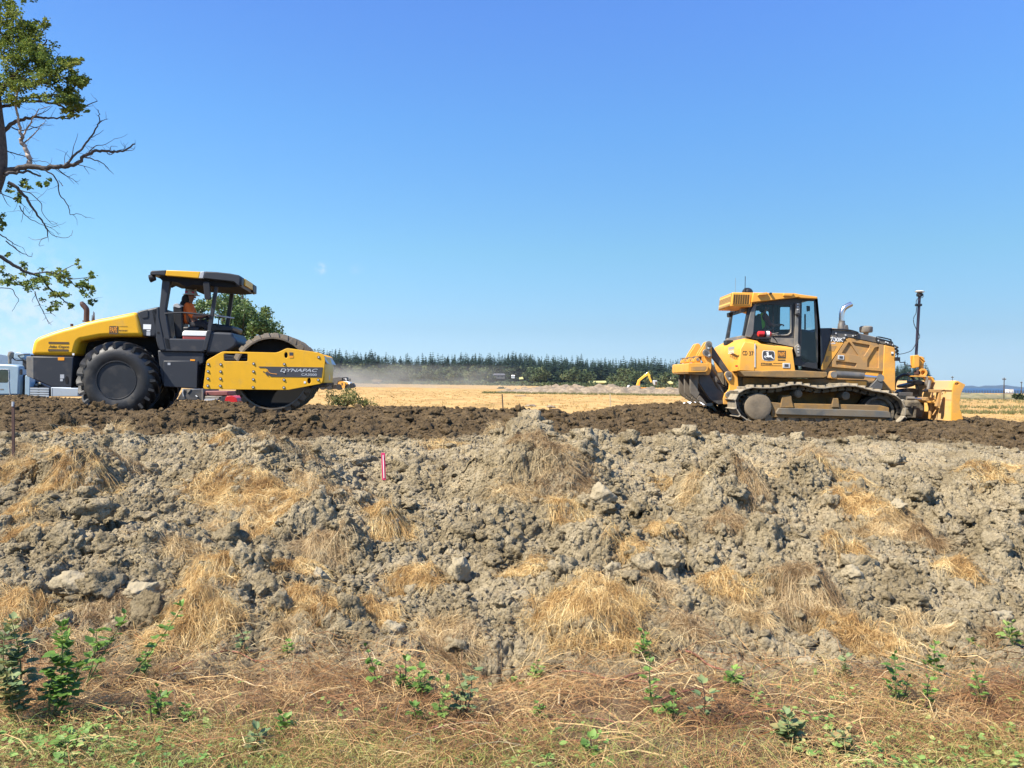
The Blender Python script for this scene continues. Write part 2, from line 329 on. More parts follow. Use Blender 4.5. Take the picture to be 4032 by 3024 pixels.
def height(x, y, fine=True):
    z = base(x, y)
    # lumps that carry sod: steep on the near side
    for (cx, cy, w, h, k) in CLW:
        rx = w * .52; ry = max(.12, w * .42)
        mk = (np.abs(x - cx) < rx * 1.3) & (np.abs(y - cy) < ry * 1.5)
        if not mk.any(): continue
        xs = x[mk]; ys = y[mk]
        ang = .22 * vnoise(xs * 6, ys * 6, 7)
        dy = (ys - cy) / ry; dy = np.where(dy < 0, dy * 1.35, dy * .8)
        d = ((xs - cx) / rx) ** 2 + dy ** 2 + ang
        H = {0: .16, 1: .27, 2: .17, 3: .30}[k] * min(h, w * .8)
        z[mk] += H * np.power(np.clip(1 - d, 0, 1), .75)
    for (cx, cy, r, hs) in BLW:
        mk = (np.abs(x - cx) < r * 1.4) & (np.abs(y - cy) < r * 1.4)
        if not mk.any(): continue
        xs = x[mk]; ys = y[mk]
        d = ((xs - cx) ** 2 + (ys - cy) ** 2) / r ** 2 + .35 * fbm(xs / r * 1.3, ys / r * 1.3, 21, 3)
        z[mk] += 1.2 * r * hs * np.power(np.clip(1 - d, 0, 1), .85)
    if not fine: return z
    near = sstep(4.15, 4.9, y + .25 * vnoise(x * 1.4, y * .5, 4)); dark = sstep(11.9, 12.5, y + .35 * vnoise(x * .6, y * .6, 3)); far = sstep(24.5, 26, y)
    smooth = sstep(.5, 1.0, sstep(2.0, 3.5, x - .05 * y) * sstep(9.3, 10.1, y) * (1 - sstep(12.0, 12.4, y)) + 0)   # raked fine grey earth on the right
    rgh = near * (1 - .55 * smooth) * (1 - .8 * far)
    lo = .10 * fbm(x * 1.2, y * 1.3, 31, 3) * (1 - .6 * sstep(10, 11.5, y))
    mid = .85 * clods(x, y, .36, 100, rmin=.2, keep=.42) * rgh
    c2 = .6 * clods(x, y, .17, 200, rmin=.15, keep=.42) * (near * (1 - .7 * smooth) * (1 - .6 * far))
    c3 = .55 * clods(x, y, .075, 300, rmin=.15, keep=.5) * (.1 + .9 * near) * (1 - .4 * smooth) * (1 - .5 * far)
    rough = np.clip(.5 + .9 * fbm(x * .8 + 5, y * .8, 61, 2), .15, 1.25)
    fi = (.022 * fbm(x * 11, y * 11, 71, 4, .7)) * (.3 + .7 * near) * (1 - .35 * smooth)
    gap = 1.25 * np.power(np.clip(1 - np.abs(vnoise(x * 1.9 + 8 + .3 * vnoise(x * 5, y * 5, 91), y * 2.6, 90)) / .16, 0, 1), 1.5) * np.clip(.2 + vnoise(x * .9, y * .9, 92), 0, 1)
    gap2 = np.power(np.clip(1 - np.abs(vnoise(x * 6 + .5 * vnoise(x * 14, y * 14, 94), y * 7, 93)) / .25, 0, 1), 1.5)
    return z + lo * near + (mid * .8 * (1 - .6 * dark) + c2) * rough * (1 - .2 * dark) + c3 * (.6 + .4 * rough) + fi - (.16 * gap + .035 * gap2 * rough) * near * (1 - .8 * smooth) * (1 - .7 * far)

def vnoise3(p, seed):
    i = np.floor(p); f = p - i; f = f * f * (3 - 2 * f); ix, iy, iz = i.T
    r = 0
    for dz in (0, 1):
        wz = f[:, 2] if dz else 1 - f[:, 2]
        for dy in (0, 1):
            wy = f[:, 1] if dy else 1 - f[:, 1]
            for dx in (0, 1):
                wx = f[:, 0] if dx else 1 - f[:, 0]
                r = r + wx * wy * wz * _h(ix + dx + (iz + dz) * 7919, iy + dy, seed)
    return r * 2 - 1
YS = 12.6
def grid(name, x0, x1, y0, y1, st, fn=height, crumb=1.0):
    nx = int((x1 - x0) / st) + 1; ny = int((y1 - y0) / st) + 1
    xs = np.linspace(x0, x1, nx); ys = np.linspace(y0, y1, ny)
    X, Y = np.meshgrid(xs, ys)
    Z = fn(X, Y)
    w = sstep(4.15, 4.8, Y)
    # the face of crumbling earth: push every point out along its normal by noise in space, so steep faces break up as well
    gy, gx = np.gradient(Z, ys, xs); gx = np.clip(gx, -2.5, 2.5); gy = np.clip(gy, -2.5, 2.5)
    nn = np.sqrt(gx * gx + gy * gy + 1); N_ = np.stack([-gx / nn, -gy / nn, 1 / nn], 2).reshape(-1, 3)
    p = np.stack([X.ravel(), Y.ravel(), Z.ravel()], 1)
    far = 1 + .25 * sstep(12, 13, Y).ravel()
    d = 0
    for fr, am in ((5.0, .018), (13, .016), (29, .015), (58, .012)):
        if fr * st > .75: continue
        n3 = vnoise3(p * fr / np.mean(far), 900 + int(fr)); d = d + am * ((1 - 2.4 * np.abs(n3)) if fr < 12 else (np.abs(n3) * 2.2 - .6) if fr < 20 else n3 * 1.3) * far
    sm = 1 - .55 * (sstep(2.0, 3.5, X - .05 * Y) * sstep(9.3, 10.1, Y) * (1 - sstep(12.0, 12.4, Y))).ravel()
    v = p + N_ * (d * w.ravel() * crumb * sm)[:, None]
    Zv = v[:, 2].reshape(ny, nx)
    i = np.arange(nx * ny).reshape(ny, nx)
    f = np.stack([i[:-1, :-1].ravel(), i[:-1, 1:].ravel(), i[1:, 1:].ravel(), i[1:, :-1].ravel()], 1)
    me = np_mesh(name, v, f, 4); me.shade_smooth()
    return me, xs, ys, Zv
HF = []
for nm, x0, x1, y0, y1, st in (('verge', -4.6, 4.6, 1.6, 4.62, .016), ('soil_bank', -6.6, 6.6, 4.6, 8.02, .0095), ('soil_bank_top', -9.2, 9.2, 8.0, 12.63, .015), ('dirt_berm', -17.5, 17.5, 12.6, 27.0, .030)):
    me, xs, ys, Z = grid(nm, x0, x1, y0, y1, st); HF.append((xs, ys, Z, me))
def gz(x, y):
    "ground height by bilinear look-up"
    x = np.atleast_1d(np.asarray(x, float)); y = np.atleast_1d(np.asarray(y, float)); out = np.zeros_like(x)
    for j, (xs, ys, Z, _m) in enumerate(HF):
        lo = -1e9 if j == 0 else ys[0]; hi = 1e9 if j == len(HF) - 1 else HF[j + 1][1][0]
        mk = (y >= lo) & (y < hi)
        if not mk.any(): continue
        fx = np.clip((x[mk] - xs[0]) / (xs[1] - xs[0]), 0, len(xs) - 1.001); fy = np.clip((y[mk] - ys[0]) / (ys[1] - ys[0]), 0, len(ys) - 1.001)
        i = fx.astype(int); k = fy.astype(int); a = fx - i; b = fy - k
        out[mk] = (Z[k, i] * (1 - a) + Z[k, i + 1] * a) * (1 - b) + (Z[k + 1, i] * (1 - a) + Z[k + 1, i + 1] * a) * b
    return out
def gz1(x, y): return float(gz(x, y)[0])

def soil_mat():
    mt = bpy.data.materials.new('soil'); mt.use_nodes = True
    nt = mt.node_tree; N = nt.nodes; L = nt.links; b = N['Principled BSDF']
    b.inputs['Roughness'].default_value = .95; b.inputs['Specular IOR Level'].default_value = .15
    g = N.new('ShaderNodeNewGeometry')
    def noise(s, d=5, r=.55):
        n = N.new('ShaderNodeTexNoise'); n.inputs['Scale'].default_value = s; n.inputs['Detail'].default_value = d; n.inputs['Roughness'].default_value = r
        L.new(g.outputs['Position'], n.inputs['Vector']); return n.outputs['Fac']
    def ramp(fac, stops):
        r = N.new('ShaderNodeValToRGB'); cr = r.color_ramp
        cr.elements[0].position = stops[0][0]; cr.elements[0].color = (*stops[0][1], 1)
        cr.elements[1].position = stops[-1][0]; cr.elements[1].color = (*stops[-1][1], 1)
        for p, c in stops[1:-1]: e = cr.elements.new(p); e.color = (*c, 1)
        L.new(fac, r.inputs['Fac']); return r.outputs['Color']
    def mix(f, a, c):
        m = N.new('ShaderNodeMix'); m.data_type = 'RGBA'; L.new(f, m.inputs['Factor']); L.new(a, m.inputs['A']); L.new(c, m.inputs['B']); return m.outputs['Result']
    grey = ramp(noise(2.2, 8, .62), [(.28, (.165, .127, .073)), (.45, (.278, .222, .134)), (.60, (.385, .315, .202)), (.75, (.285, .207, .118))])
    darkb = ramp(noise(3.0, 8, .65), [(.30, (.062, .042, .022)), (.5, (.108, .074, .038)), (.70, (.175, .122, .066))])
    lit = ramp(noise(5.0, 8, .7), [(.3, (.07, .042, .025)), (.5, (.19, .12, .07)), (.7, (.34, .235, .135))])
    sp = N.new('ShaderNodeSeparateXYZ'); L.new(g.outputs['Position'], sp.inputs[0])
    def step(lo, hi, nz, amp):
        a = N.new('ShaderNodeMath'); a.operation = 'MULTIPLY_ADD'; L.new(nz, a.inputs[0]); a.inputs[1].default_value = amp; L.new(sp.outputs['Y'], a.inputs[2])
        r = N.new('ShaderNodeMapRange'); r.inputs['From Min'].default_value = lo + amp / 2; r.inputs['From Max'].default_value = hi + amp / 2; L.new(a.outputs[0], r.inputs['Value']); return r.outputs['Result']
    c = mix(step(4.15, 4.6, noise(2.5), 1.2), lit, grey)
    c = mix(step(12.0, 12.35, noise(1.3), 1.2), c, darkb)
    fine = N.new('ShaderNodeMapRange'); fine.inputs['From Min'].default_value = .3; fine.inputs['From Max'].default_value = .7; fine.inputs['To Min'].default_value = .62; fine.inputs['To Max'].default_value = 1.32
    L.new(noise(34, 6, .8), fine.inputs['Value'])
    vmf = N.new('ShaderNodeVectorMath'); vmf.operation = 'SCALE'; L.new(c, vmf.inputs[0]); L.new(fine.outputs['Result'], vmf.inputs['Scale']); L.new(vmf.outputs[0], b.inputs['Base Color'])
    b1 = N.new('ShaderNodeBump'); b1.inputs['Strength'].default_value = 1.0; b1.inputs['Distance'].default_value = .035
    L.new(noise(26, 8, .75), b1.inputs['Height'])
    vo = N.new('ShaderNodeTexVoronoi'); vo.inputs['Scale'].default_value = 42; L.new(g.outputs['Position'], vo.inputs['Vector'])
    bp = N.new('ShaderNodeBump'); bp.inputs['Strength'].default_value = .8; bp.inputs['Distance'].default_value = .018; bp.invert = True
    L.new(vo.outputs['Distance'], bp.inputs['Height']); L.new(b1.outputs['Normal'], bp.inputs['Normal']); L.new(bp.outputs['Normal'], b.inputs['Normal'])
    return mt
M['soil'] = soil_mat()
for (xs, ys, Z, me), nm in zip(HF, ('verge', 'soil_bank', 'soil_bank_top', 'dirt_berm')):
    tag(link_mesh(nm, me, M['soil']), kind='structure')
# ------------------------------------------------------------------ loose earth: stuff and single clods
def ico(sub):
    bm = bmesh.new(); bmesh.ops.create_icosphere(bm, subdivisions=sub, radius=1)
    v = np.array([x.co[:] for x in bm.verts]); f = np.array([[q.index for q in x.verts] for x in bm.faces]); bm.free(); return v, f
def rocky(sub, seed, ang=.5, rough=.25):
    "a lump with flattish broken faces: a sphere cut by random planes, then roughened"
    v, f = ico(sub); r = np.random.default_rng(seed)
    n = r.normal(size=(int(7 + 8 * ang), 3)); n /= np.linalg.norm(n, axis=1)[:, None]; dd = r.uniform(.55, .9, len(n))
    for a, d in zip(n, dd):
        s = v @ a; k = s > d
        v[k] -= np.outer(s[k] - d, a) * (.45 + .5 * ang)
    out = []
    o = seed * 3.7; fin = rough * .35 if sub >= 3 else 0
    for p in v:
        q = Vector(p)
        out.append(1 + rough * mnoise.noise(q * 1.7 + Vector((o, 0, 0))) + rough * .6 * mnoise.noise(q * 4.1 + Vector((0, o, 0))) + rough * .4 * mnoise.noise(q * 9 + Vector((0, 0, o))) + fin * mnoise.noise(q * 19 + Vector((o, o, 0))))
    return v * np.array(out)[:, None], f
def rotm(n, r=rng):
    q = r.normal(size=(n, 4)); q /= np.linalg.norm(q, axis=1)[:, None]; w, x, y, z = q.T
    return np.stack([1 - 2 * (y * y + z * z), 2 * (x * y - z * w), 2 * (x * z + y * w), 2 * (x * y + z * w), 1 - 2 * (x * x + z * z), 2 * (y * z - x * w), 2 * (x * z - y * w), 2 * (y * z + x * w), 1 - 2 * (x * x + y * y)], 1).reshape(n, 3, 3)
PROTO = {1: [rocky(1, 10 + i, .3, .6) for i in range(8)], 2: [rocky(2, 30 + i, .5, .65) for i in range(8)], 3: [rocky(3, 50 + i, .6, .62) for i in range(8)]}
def scatter(name, pts, size, sub, sink=.5, flat=.75):
    V = []; Fc = []; o = 0
    n = len(pts); Rm = rotm(n); kk = rng.integers(0, 8, n)
    sc = np.stack([size * rng.uniform(.8, 1.25, n), size * rng.uniform(.8, 1.25, n), size * rng.uniform(flat - .15, flat + .15, n)], 1)
    for i in range(8):
        s = np.where(kk == i)[0]
        if not len(s): continue
        v, f = PROTO[sub][i]
        q = np.einsum('nij,vj->nvi', Rm[s], v) * sc[s][:, None, :]
        q += pts[s][:, None, :]; q[:, :, 2] += (size[s] * (flat - sink))[:, None]
        V.append(q.reshape(-1, 3)); Fc.append((f[None] + (np.arange(len(s)) * len(v))[:, None, None] + o).reshape(-1, 3)); o += len(s) * len(v)
    return np.concatenate(V), np.concatenate(Fc)
def spread(n, x0, x1, y0, y1, wedge=.66):
    x = rng.uniform(x0, x1, n); y = y0 + (y1 - y0) * rng.uniform(0, 1, n) ** 1.0
    k = np.abs(x) < y * wedge + .6
    return x[k], y[k]
def clod_field(name, n, y0, y1, smin, smax, power, sub, dens=None):
    x, y = spread(n, -17 if y1 > 13 else -9, 17 if y1 > 13 else 9, y0, y1)
    if dens is not None:
        k = rng.uniform(0, 1, len(x)) < dens(x, y); x = x[k]; y = y[k]
    s = smin + (smax - smin) * rng.power(power, len(x)) if power >= 1 else smin * (smax / smin) ** (rng.uniform(0, 1, len(x)) ** (1 / power))
    return scatter(name, np.stack([x, y, gz(x, y)], 1), s, sub)
def merge(parts):
    V = []; Fc = []; o = 0
    for v, f in parts: V.append(v); Fc.append(f + o); o += len(v)
    return np.concatenate(V), np.concatenate(Fc)
def patchy(s, seed, lo=.25, hi=1.0, p=1.5):
    return lambda x, y: np.clip(lo + (hi - lo) * np.power(np.clip(.5 + .8 * fbm(x * s, y * s, seed, 3), 0, 1.2), p), 0, 1)
def nearmask(d):
    return lambda x, y: d(x, y) * sstep(4.3, 5.1, y) * (1 - .75 * sstep(2.6, 3.8, x - .05 * y) * sstep(9.0, 9.8, y) * (1 - sstep(12.0, 12.5, y)))
QN = 1.0
V, f = merge([clod_field('a', int(105000 * QN), 4.3, 8.2, .005, .02, .45, 1, nearmask(patchy(1.2, 401))),
              clod_field('b', int(11000 * QN), 4.4, 12.4, .02, .045, .55, 2, nearmask(patchy(.9, 402))),
              clod_field('c', int(50000 * QN), 7.8, 12.5, .010, .026, .5, 1, nearmask(patchy(.9, 403))),
              clod_field('d', int(1900 * QN), 4.6, 12.4, .045, .09, .5, 3, nearmask(patchy(.7, 404, .1))),
              clod_field('e', int(330 * QN), 4.7, 11.0, .08, .15, .5, 3, nearmask(patchy(.6, 405, .2)))])
me = np_mesh('soil_clods', V, f, 3)
tag(link_mesh('soil_clods', me, M['soil']), 'loose crumbs of dry grey earth covering the spoil bank', 'earth crumbs', kind='stuff')
front = lambda x, y: np.clip(.25 + .75 * (1 - sstep(15.5, 18, y)), 0, 1)
V, f = merge([clod_field('a', int(45000 * QN), 12.2, 24.5, .016, .05, .6, 1, patchy(.7, 411)),
              clod_field('b', int(9000 * QN), 12.2, 24.0, .04, .085, .5, 2, lambda x, y: patchy(.5, 412)(x, y) * front(x, y)),
              clod_field('c', int(1300 * QN), 12.4, 17.5, .07, .16, .5, 3, lambda x, y: patchy(.4, 413, .0)(x, y) * front(x, y) * (1 - .65 * sstep(-2, 2, x)))])
me = np_mesh('dark_clods', V, f, 3)
tag(link_mesh('dark_clods', me, M['soil']), 'loose crumbs of dark brown earth along the raised berm', 'earth crumbs', kind='stuff')

# clods one can point to: photo column, row of the middle, width, height, colour, words
stone_mats = {
    'pale': mat('pale_clay', (.30, .25, .165), .95, var=.12, scale=9, dirt=(.24, .20, .14), dirt_amt=.3, bump=.8, bump_scale=35, spec=.15),
    'grey': mat('grey_clay', (.23, .195, .13), .95, var=.16, scale=12, dirt=(.19, .165, .12), dirt_amt=.4, bump=.9, bump_scale=35, spec=.15),
    'dark': mat('dark_clay', (.10, .074, .05), .95, var=.25, scale=7, dirt=(.16, .12, .08), dirt_amt=.3, bump=.9, bump_scale=20, spec=.15)}
ROCKS = [
    (316, 2250, 215, 140, 'pale', 'broad flat-topped pale clay block low on the left of the bank'),
    (590, 2380, 160, 190, 'grey', 'tall upright grey clay slab at the bottom left of the bank'),
    (545, 2290, 150, 100, 'pale', 'pale crumbly clay lump resting above the tall grey slab'),
    (700, 2390, 110, 130, 'grey', 'dark sided clay lump pressed against the right of the tall slab'),
    (955, 2225, 100, 130, 'grey', 'upright clay lump in the lower left with a smaller one at its right side'),
    (1040, 2235, 60, 100, 'grey', 'narrow upright clay lump right beside a wider upright lump'),
    (1102, 2362, 95, 125, 'grey', 'smooth egg shaped grey clod above the dry heap at lower left'),
    (1028, 2335, 46, 60, 'grey', 'small round clod just left of the smooth egg shaped clod'),
    (405, 1995, 65, 55, 'pale', 'small pale clay block under the drooping grass at left'),
    (325, 2040, 80, 55, 'pale', 'half buried smooth clay lump left of a small pale block'),
    (245, 2165, 130, 100, 'grey', 'crumbly clay mass above the broad flat-topped block'),
    (415, 2165, 100, 115, 'grey', 'dark faced clay boulder right of the crumbly mass at left'),
    (2367, 1955, 118, 100, 'pale', 'angular pointed clay block standing alone right of the tall peak'),
    (2092, 1700, 120, 110, 'grey', 'jagged clay lump crowning the tallest peak of the bank'),
    (1830, 2075, 130, 75, 'grey', 'tilted grey clod on the slope left of the centre'),
    (1815, 2200, 100, 125, 'pale', 'tall rounded clay clod in the middle of the slope'),
    (2160, 2202, 60, 60, 'grey', 'small sharp edged clod near the middle of the bank'),
    (2043, 2347, 72, 44, 'pale', 'whitish clay lump above the big straw heap'),
    (1976, 2378, 88, 75, 'grey', 'rough clod directly left of the whitish lump'),
    (1550, 2440, 90, 75, 'pale', 'pale rounded clod low on the bank left of centre'),
    (1910, 2590, 90, 100, 'grey', 'crumbly grey clod in the shade left of the big straw heap'),
    (1790, 2672, 70, 65, 'grey', 'isolated round clod lying on the litter at the foot of the bank'),
    (3211, 1740, 78, 54, 'dark', 'largest dark brown clod at the berm foot in front of the tracked machine'),
    (3140, 1722, 60, 50, 'dark', 'dark clod touching the left of the largest one below the tracked machine'),
    (2245, 1752, 60, 36, 'dark', 'dark flattened clod in the grey slope behind the peak'),
    (250, 1660, 95, 95, 'dark', 'big rounded dark clod below the rear of the roller'),
    (215, 1605, 40, 36, 'dark', 'small dark clod on top of the berm far left'),
    (312, 1598, 42, 32, 'dark', 'round dark clod touching the rear tyre of the roller'),
    (350, 1672, 55, 45, 'dark', 'brown clod below the rear tyre at the berm foot'),
    (1165, 1690, 60, 46, 'dark', 'angular brown clod on the berm below the drum'),
    (3540, 2048, 66, 60, 'pale', 'bright cream clay block beside a straw tuft at right'),
    (3625, 1970, 110, 70, 'grey', 'crumbling grey clod on the right slope'),
    (3925, 2195, 120, 90, 'grey', 'large dark faced clay lump near the right edge'),
    (3612, 2325, 90, 75, 'grey', 'grey speckled clod low on the right of the bank'),
    (3950, 2412, 92, 48, 'pale', 'flat cream clay slab at the lower right edge'),
    (3722, 2602, 58, 40, 'pale', 'small pale clod among green sprigs at lower right'),
    (3010, 1990, 80, 60, 'grey', 'rough clod right of centre below the spiky tuft'),
    (3360, 2250, 90, 70, 'pale', 'rounded pale clod under the large straw tuft at right'),
    (2640, 2250, 110, 90, 'grey', 'knobbly clay mass right of the centre slope'),
    (2420, 2260, 75, 60, 'pale', 'pale broken clod above the right side of the straw heap'),
    (1250, 2250, 85, 70, 'pale', 'pale clod in the hollow below the big left tuft'),
    (3180, 2570, 90, 60, 'pale', 'crumbly pale lump at the foot of the right slope'),
]
for i, (a, b, w, h, c, lab) in enumerate(ROCKS):
    x, y, z = ground_hit(a, b + h * .32)
    z = gz1(x, y)
    W = w / F * y * .5; H = h / F * y * .5
    v, f = rocky(4, 200 + i, .95 if c == 'pale' else .7, .3)
    v = v @ np.array(Matrix.Rotation(random.uniform(0, 6), 3, 'Z') @ Matrix.Rotation(random.uniform(-.5, .5), 3, 'X')).T
    v *= np.array([W, min(W, H * 1.1), H]) * 1.08 / np.abs(v).max(0)
    me = np_mesh('clod', v, f, 3); me.shade_smooth()
    nm = 'dirt_clod' if c == 'dark' else 'clay_clod'
    o = link_mesh(nm, me, stone_mats['pale'] if c == 'pale' else M['soil']); o.location = (x, y, z + H * .55)
    tag(o, lab, 'clod', 'single clods on the dark berm' if c == 'dark' else 'single clods on the grey bank')
# ------------------------------------------------------------------ straw, grass, weeds
def ribbons(pts, width, taper=.25):
    "pts: n x k x 3 centre lines -> thin folded ribbons facing random ways"
    n, k, _ = pts.shape
    t = np.gradient(pts, axis=1); t /= np.linalg.norm(t, axis=2)[:, :, None] + 1e-9
    r = rng.normal(size=(n, 1, 3)); s = np.cross(t, r); s /= np.linalg.norm(s, axis=2)[:, :, None] + 1e-9
    w = (np.asarray(width).reshape(-1, 1, 1) * (1 - (1 - taper) * np.linspace(0, 1, k))[None, :, None]) * .5
    a = pts - s * w; b = pts + s * w
    v = np.stack([a, b], 2).reshape(n, 2 * k, 3)
    i = np.arange(k - 1) * 2
    f = np.stack([i, i + 1, i + 3, i + 2], 1)
    F_ = (f[None] + (np.arange(n) * 2 * k)[:, None, None]).reshape(-1, 4)
    return v.reshape(-1, 3), F_
def lying(x, y, az, L, k=5, lift=.02, curl=.5, droop=0.0):
    "blades that follow the ground from their roots"
    n = len(x); s = np.linspace(0, 1, k)[None, :]
    a = az[:, None] + curl * rng.normal(size=(n, 1)) * s
    dx = np.cos(a) * L[:, None] * s; dy = np.sin(a) * L[:, None] * s
    X = x[:, None] + dx; Y = y[:, None] + dy
    Z = gz(X.ravel(), Y.ravel()).reshape(n, k)
    root = Z[:, :1]
    # stiff: never drop faster than the straw can bend
    Zs = np.maximum(Z, root - L[:, None] * s * (.25 + droop))
    Z = Zs + .004 + rng.uniform(0, lift, (n, 1)) + np.sin(s * PI * .9) * lift * rng.uniform(.2, 1.6, (n, 1)) + rng.uniform(-.2, .35, (n, 1)) * L[:, None] * s * .25
    return np.stack([X, Y, Z], 2)
def standing(x, y, az, L, lean, k=5, sag=.35):
    n = len(x); s = np.linspace(0, 1, k)[None, :]
    out = L[:, None] * (np.sin(lean)[:, None] * s + sag * s ** 2.2 * .5)
    Z = gz(x, y)[:, None] + L[:, None] * (np.cos(lean)[:, None] * s - sag * s ** 2.5 * .6)
    return np.stack([x[:, None] + np.cos(az)[:, None] * out, y[:, None] + np.sin(az)[:, None] * out, Z], 2)
M['straw'] = leafmat('straw', [(.15, .075, .025), (.42, .25, .095), (.65, .45, .19), (.84, .68, .37)], .7, .2, 5.0)
M['straw_brown'] = leafmat('brown_straw', [(.09, .05, .024), (.27, .17, .08), (.45, .32, .17), (.66, .52, .30)], .7, .2, 5.0)
M['straw_pale'] = leafmat('pale_straw', [(.20, .12, .05), (.44, .30, .14), (.62, .46, .24), (.78, .64, .38)], .7, .2, 5.0)
M['straw_red'] = leafmat('red_brown_straw', [(.06, .03, .016), (.24, .11, .045), (.40, .235, .10), (.64, .46, .22)], .75, .1, 1.6)
M['cane'] = mat('dead_cane_bark', (.22, .085, .055), .7, var=.35, scale=14)
M['canepale'] = mat('pale_stem', (.50, .38, .22), .75, var=.25, scale=14)
M['grass'] = leafmat('green_grass', [(.12, .20, .04), (.26, .34, .07), (.48, .48, .15), (.62, .54, .25)], .6, .3, 1.2)
M['bramble'] = leafmat('bramble_leaf', [(.07, .14, .03), (.14, .25, .05), (.27, .40, .09)], .5, .35, 4.0)
M['weed'] = leafmat('weed_leaf', [(.10, .17, .04), (.20, .30, .07), (.38, .46, .14)], .55, .35, 4.0)
M['weed2'] = leafmat('grey_green_leaf', [(.08, .14, .06), (.16, .23, .10), (.26, .30, .12), (.35, .24, .10)], .55, .3, 4.0)
M['lowleaf'] = leafmat('low_leaf', [(.05, .11, .03), (.12, .23, .05), (.24, .34, .09), (.42, .38, .15)], .6, .25, 3.0)
M['stem'] = mat('green_stem', (.10, .13, .04), .6, var=.2)
M['stemdark'] = mat('dark_stem', (.055, .03, .025), .7, var=.3)

W1 = ['tawny', 'golden', 'sandy', 'faded', 'bleached', 'brownish']
GRASSLAB = {0: 'mat of flattened dry grass', 1: 'clump of dry grass drooping over a dark hollow', 2: 'spiky tuft of blond dry grass', 3: 'heap of loose straw'}
def place_words(px, py):
    h = 'at the far left' if px < 450 else 'left of centre' if px < 1500 else 'near the middle' if px < 2500 else 'right of centre' if px < 3400 else 'at the far right'
    v = 'on the crest' if py < 1780 else 'high on the bank' if py < 1920 else 'on the upper slope' if py < 2050 else 'halfway down' if py < 2240 else 'on the lower slope' if py < 2430 else 'at the foot of the bank'
    return h, v
seen = {}
def near_thing(px, py, skip):
    best = None
    for (a, b, w, h, c, lab) in ROCKS:
        d = math.hypot(a - px, b - py)
        if best is None or d < best[0]: best = (d, a - px, b - py, w)
    return best
for i, ((a, b, w, h, k), (cx, cy, W, H, _k)) in enumerate(zip(CL, CLW)):
    n = int((300 + 1500 * min(1, w * h / 60000)) * (1.7 if k == 3 else 1) * (.9 + .4 * (cy < 8)))
    rx = W * .55; ry = max(.12, W * .42)
    th = rng.uniform(0, 2 * PI, n); rr = np.sqrt(rng.uniform(0, 1, n))
    x = cx + rx * rr * np.cos(th); y = cy + ry * rr * np.sin(th)
    if k in (1,): y = cy + ry * (.05 + .75 * rng.uniform(-1, 1, n) ** 3) - ry * .15
    base_az = rng.uniform(-2.6, -.5) if k != 2 else 0
    lock = np.floor(rng.uniform(0, 14, n)); lx = _h(lock, lock * 0 + i, 5) * 2 - 1; ly = _h(lock, lock * 0 + i, 6) * 2 - 1     # locks that fell together
    x = cx + rx * (.85 * lx + .40 * (x - cx) / rx); y = cy + ry * (.85 * ly + .45 * (y - cy) / ry)
    wild = rng.uniform(0, 1, n) < (.42 if k != 3 else .75)
    az = (base_az if k == 0 else -PI / 2) + (_h(lock, lock * 0 + i, 7) - .5) * (2.4 if k != 1 else 1.5) + rng.normal(0, .3, n)
    az = np.where(wild, rng.uniform(0, 2 * PI, n), az)
    L = rng.uniform(.03, .17, n) * (1.2 if k == 1 else 1.0) * (.75 + .05 * cy)
    pts = lying(x, y, az, L, 5, .024 if k != 3 else .045, .5, .9 if k == 1 else .35)
    wd = rng.uniform(.0016, .0038, n) * (.6 + .07 * cy)
    V1, F1 = ribbons(pts, wd)
    parts = [(V1, F1)]
    ns = {0: 40, 1: 50, 2: 260, 3: 90}[k]
    x = cx + rx * .8 * rng.normal(0, .45, ns); y = cy + ry * .5 * rng.normal(0, .5, ns) + ry * .1
    L = rng.uniform(.06, .17, ns) * (1.15 if k == 2 else .9) * (.7 + .06 * cy)
    lean = np.abs(rng.normal(.55, .35, ns))
    az = rng.uniform(0, 2 * PI, ns) if k == 3 else rng.normal(PI * .9 if rng.uniform() < .5 else .3, .9, ns)
    V2, F2 = ribbons(standing(x, y, az, L, lean), rng.uniform(.0018, .0035, ns) * (.6 + .07 * cy))
    parts.append((V2, F2))
    V, f = merge(parts)
    o0 = np.array([cx, cy, gz1(cx, cy)]); V = V - o0
    me = np_mesh('dry_grass', V, f, 4)
    o = link_mesh('dry_grass_clump' if k != 3 else 'straw_heap', me, M['straw' if k == 3 else ('straw', 'straw_brown', 'straw_pale', 'straw')[(i * 7) % 4]]); o.location = o0
    nb = near_thing(a, b, i); hh, vv = place_words(a, b)
    adj = W1[(a // 90 + b // 70) % 6]; size = 'wide ' if w > 220 else 'small ' if w < 135 else ''
    lab = f'{size}{adj} {GRASSLAB[k]}'.strip()
    # what sets it apart: the nearest clod when close, else the place
    if nb[0] < 150:
        side = ('left of' if nb[1] > 0 else 'right of') if abs(nb[1]) > abs(nb[2]) else ('above' if nb[2] > 0 else 'below')
        lab += f', {vv}, {side} a clay clod {hh}'
    else: lab += f', {vv} {hh}'
    seen.setdefault(lab, []).append((o, a, b))
    tag(o, lab, 'dry grass', 'dry grass clumps on the spoil bank')
for lab, L_ in list(seen.items()):
    if len(L_) > 1:
        L_.sort(key=lambda q: q[1])
        nm = ['leftmost', 'rightmost'] if len(L_) == 2 else ['leftmost', 'middle', 'rightmost'] if len(L_) == 3 else ['leftmost', 'second', 'third', 'rightmost']
        for q, wd_ in zip(L_, nm): q[0]['label'] = (wd_ + ' ' + lab)
for o in list(COL.objects):
    if 'label' in o:
        ws = o['label'].split()
        if len(ws) > 16: o['label'] = ' '.join(ws[:16])

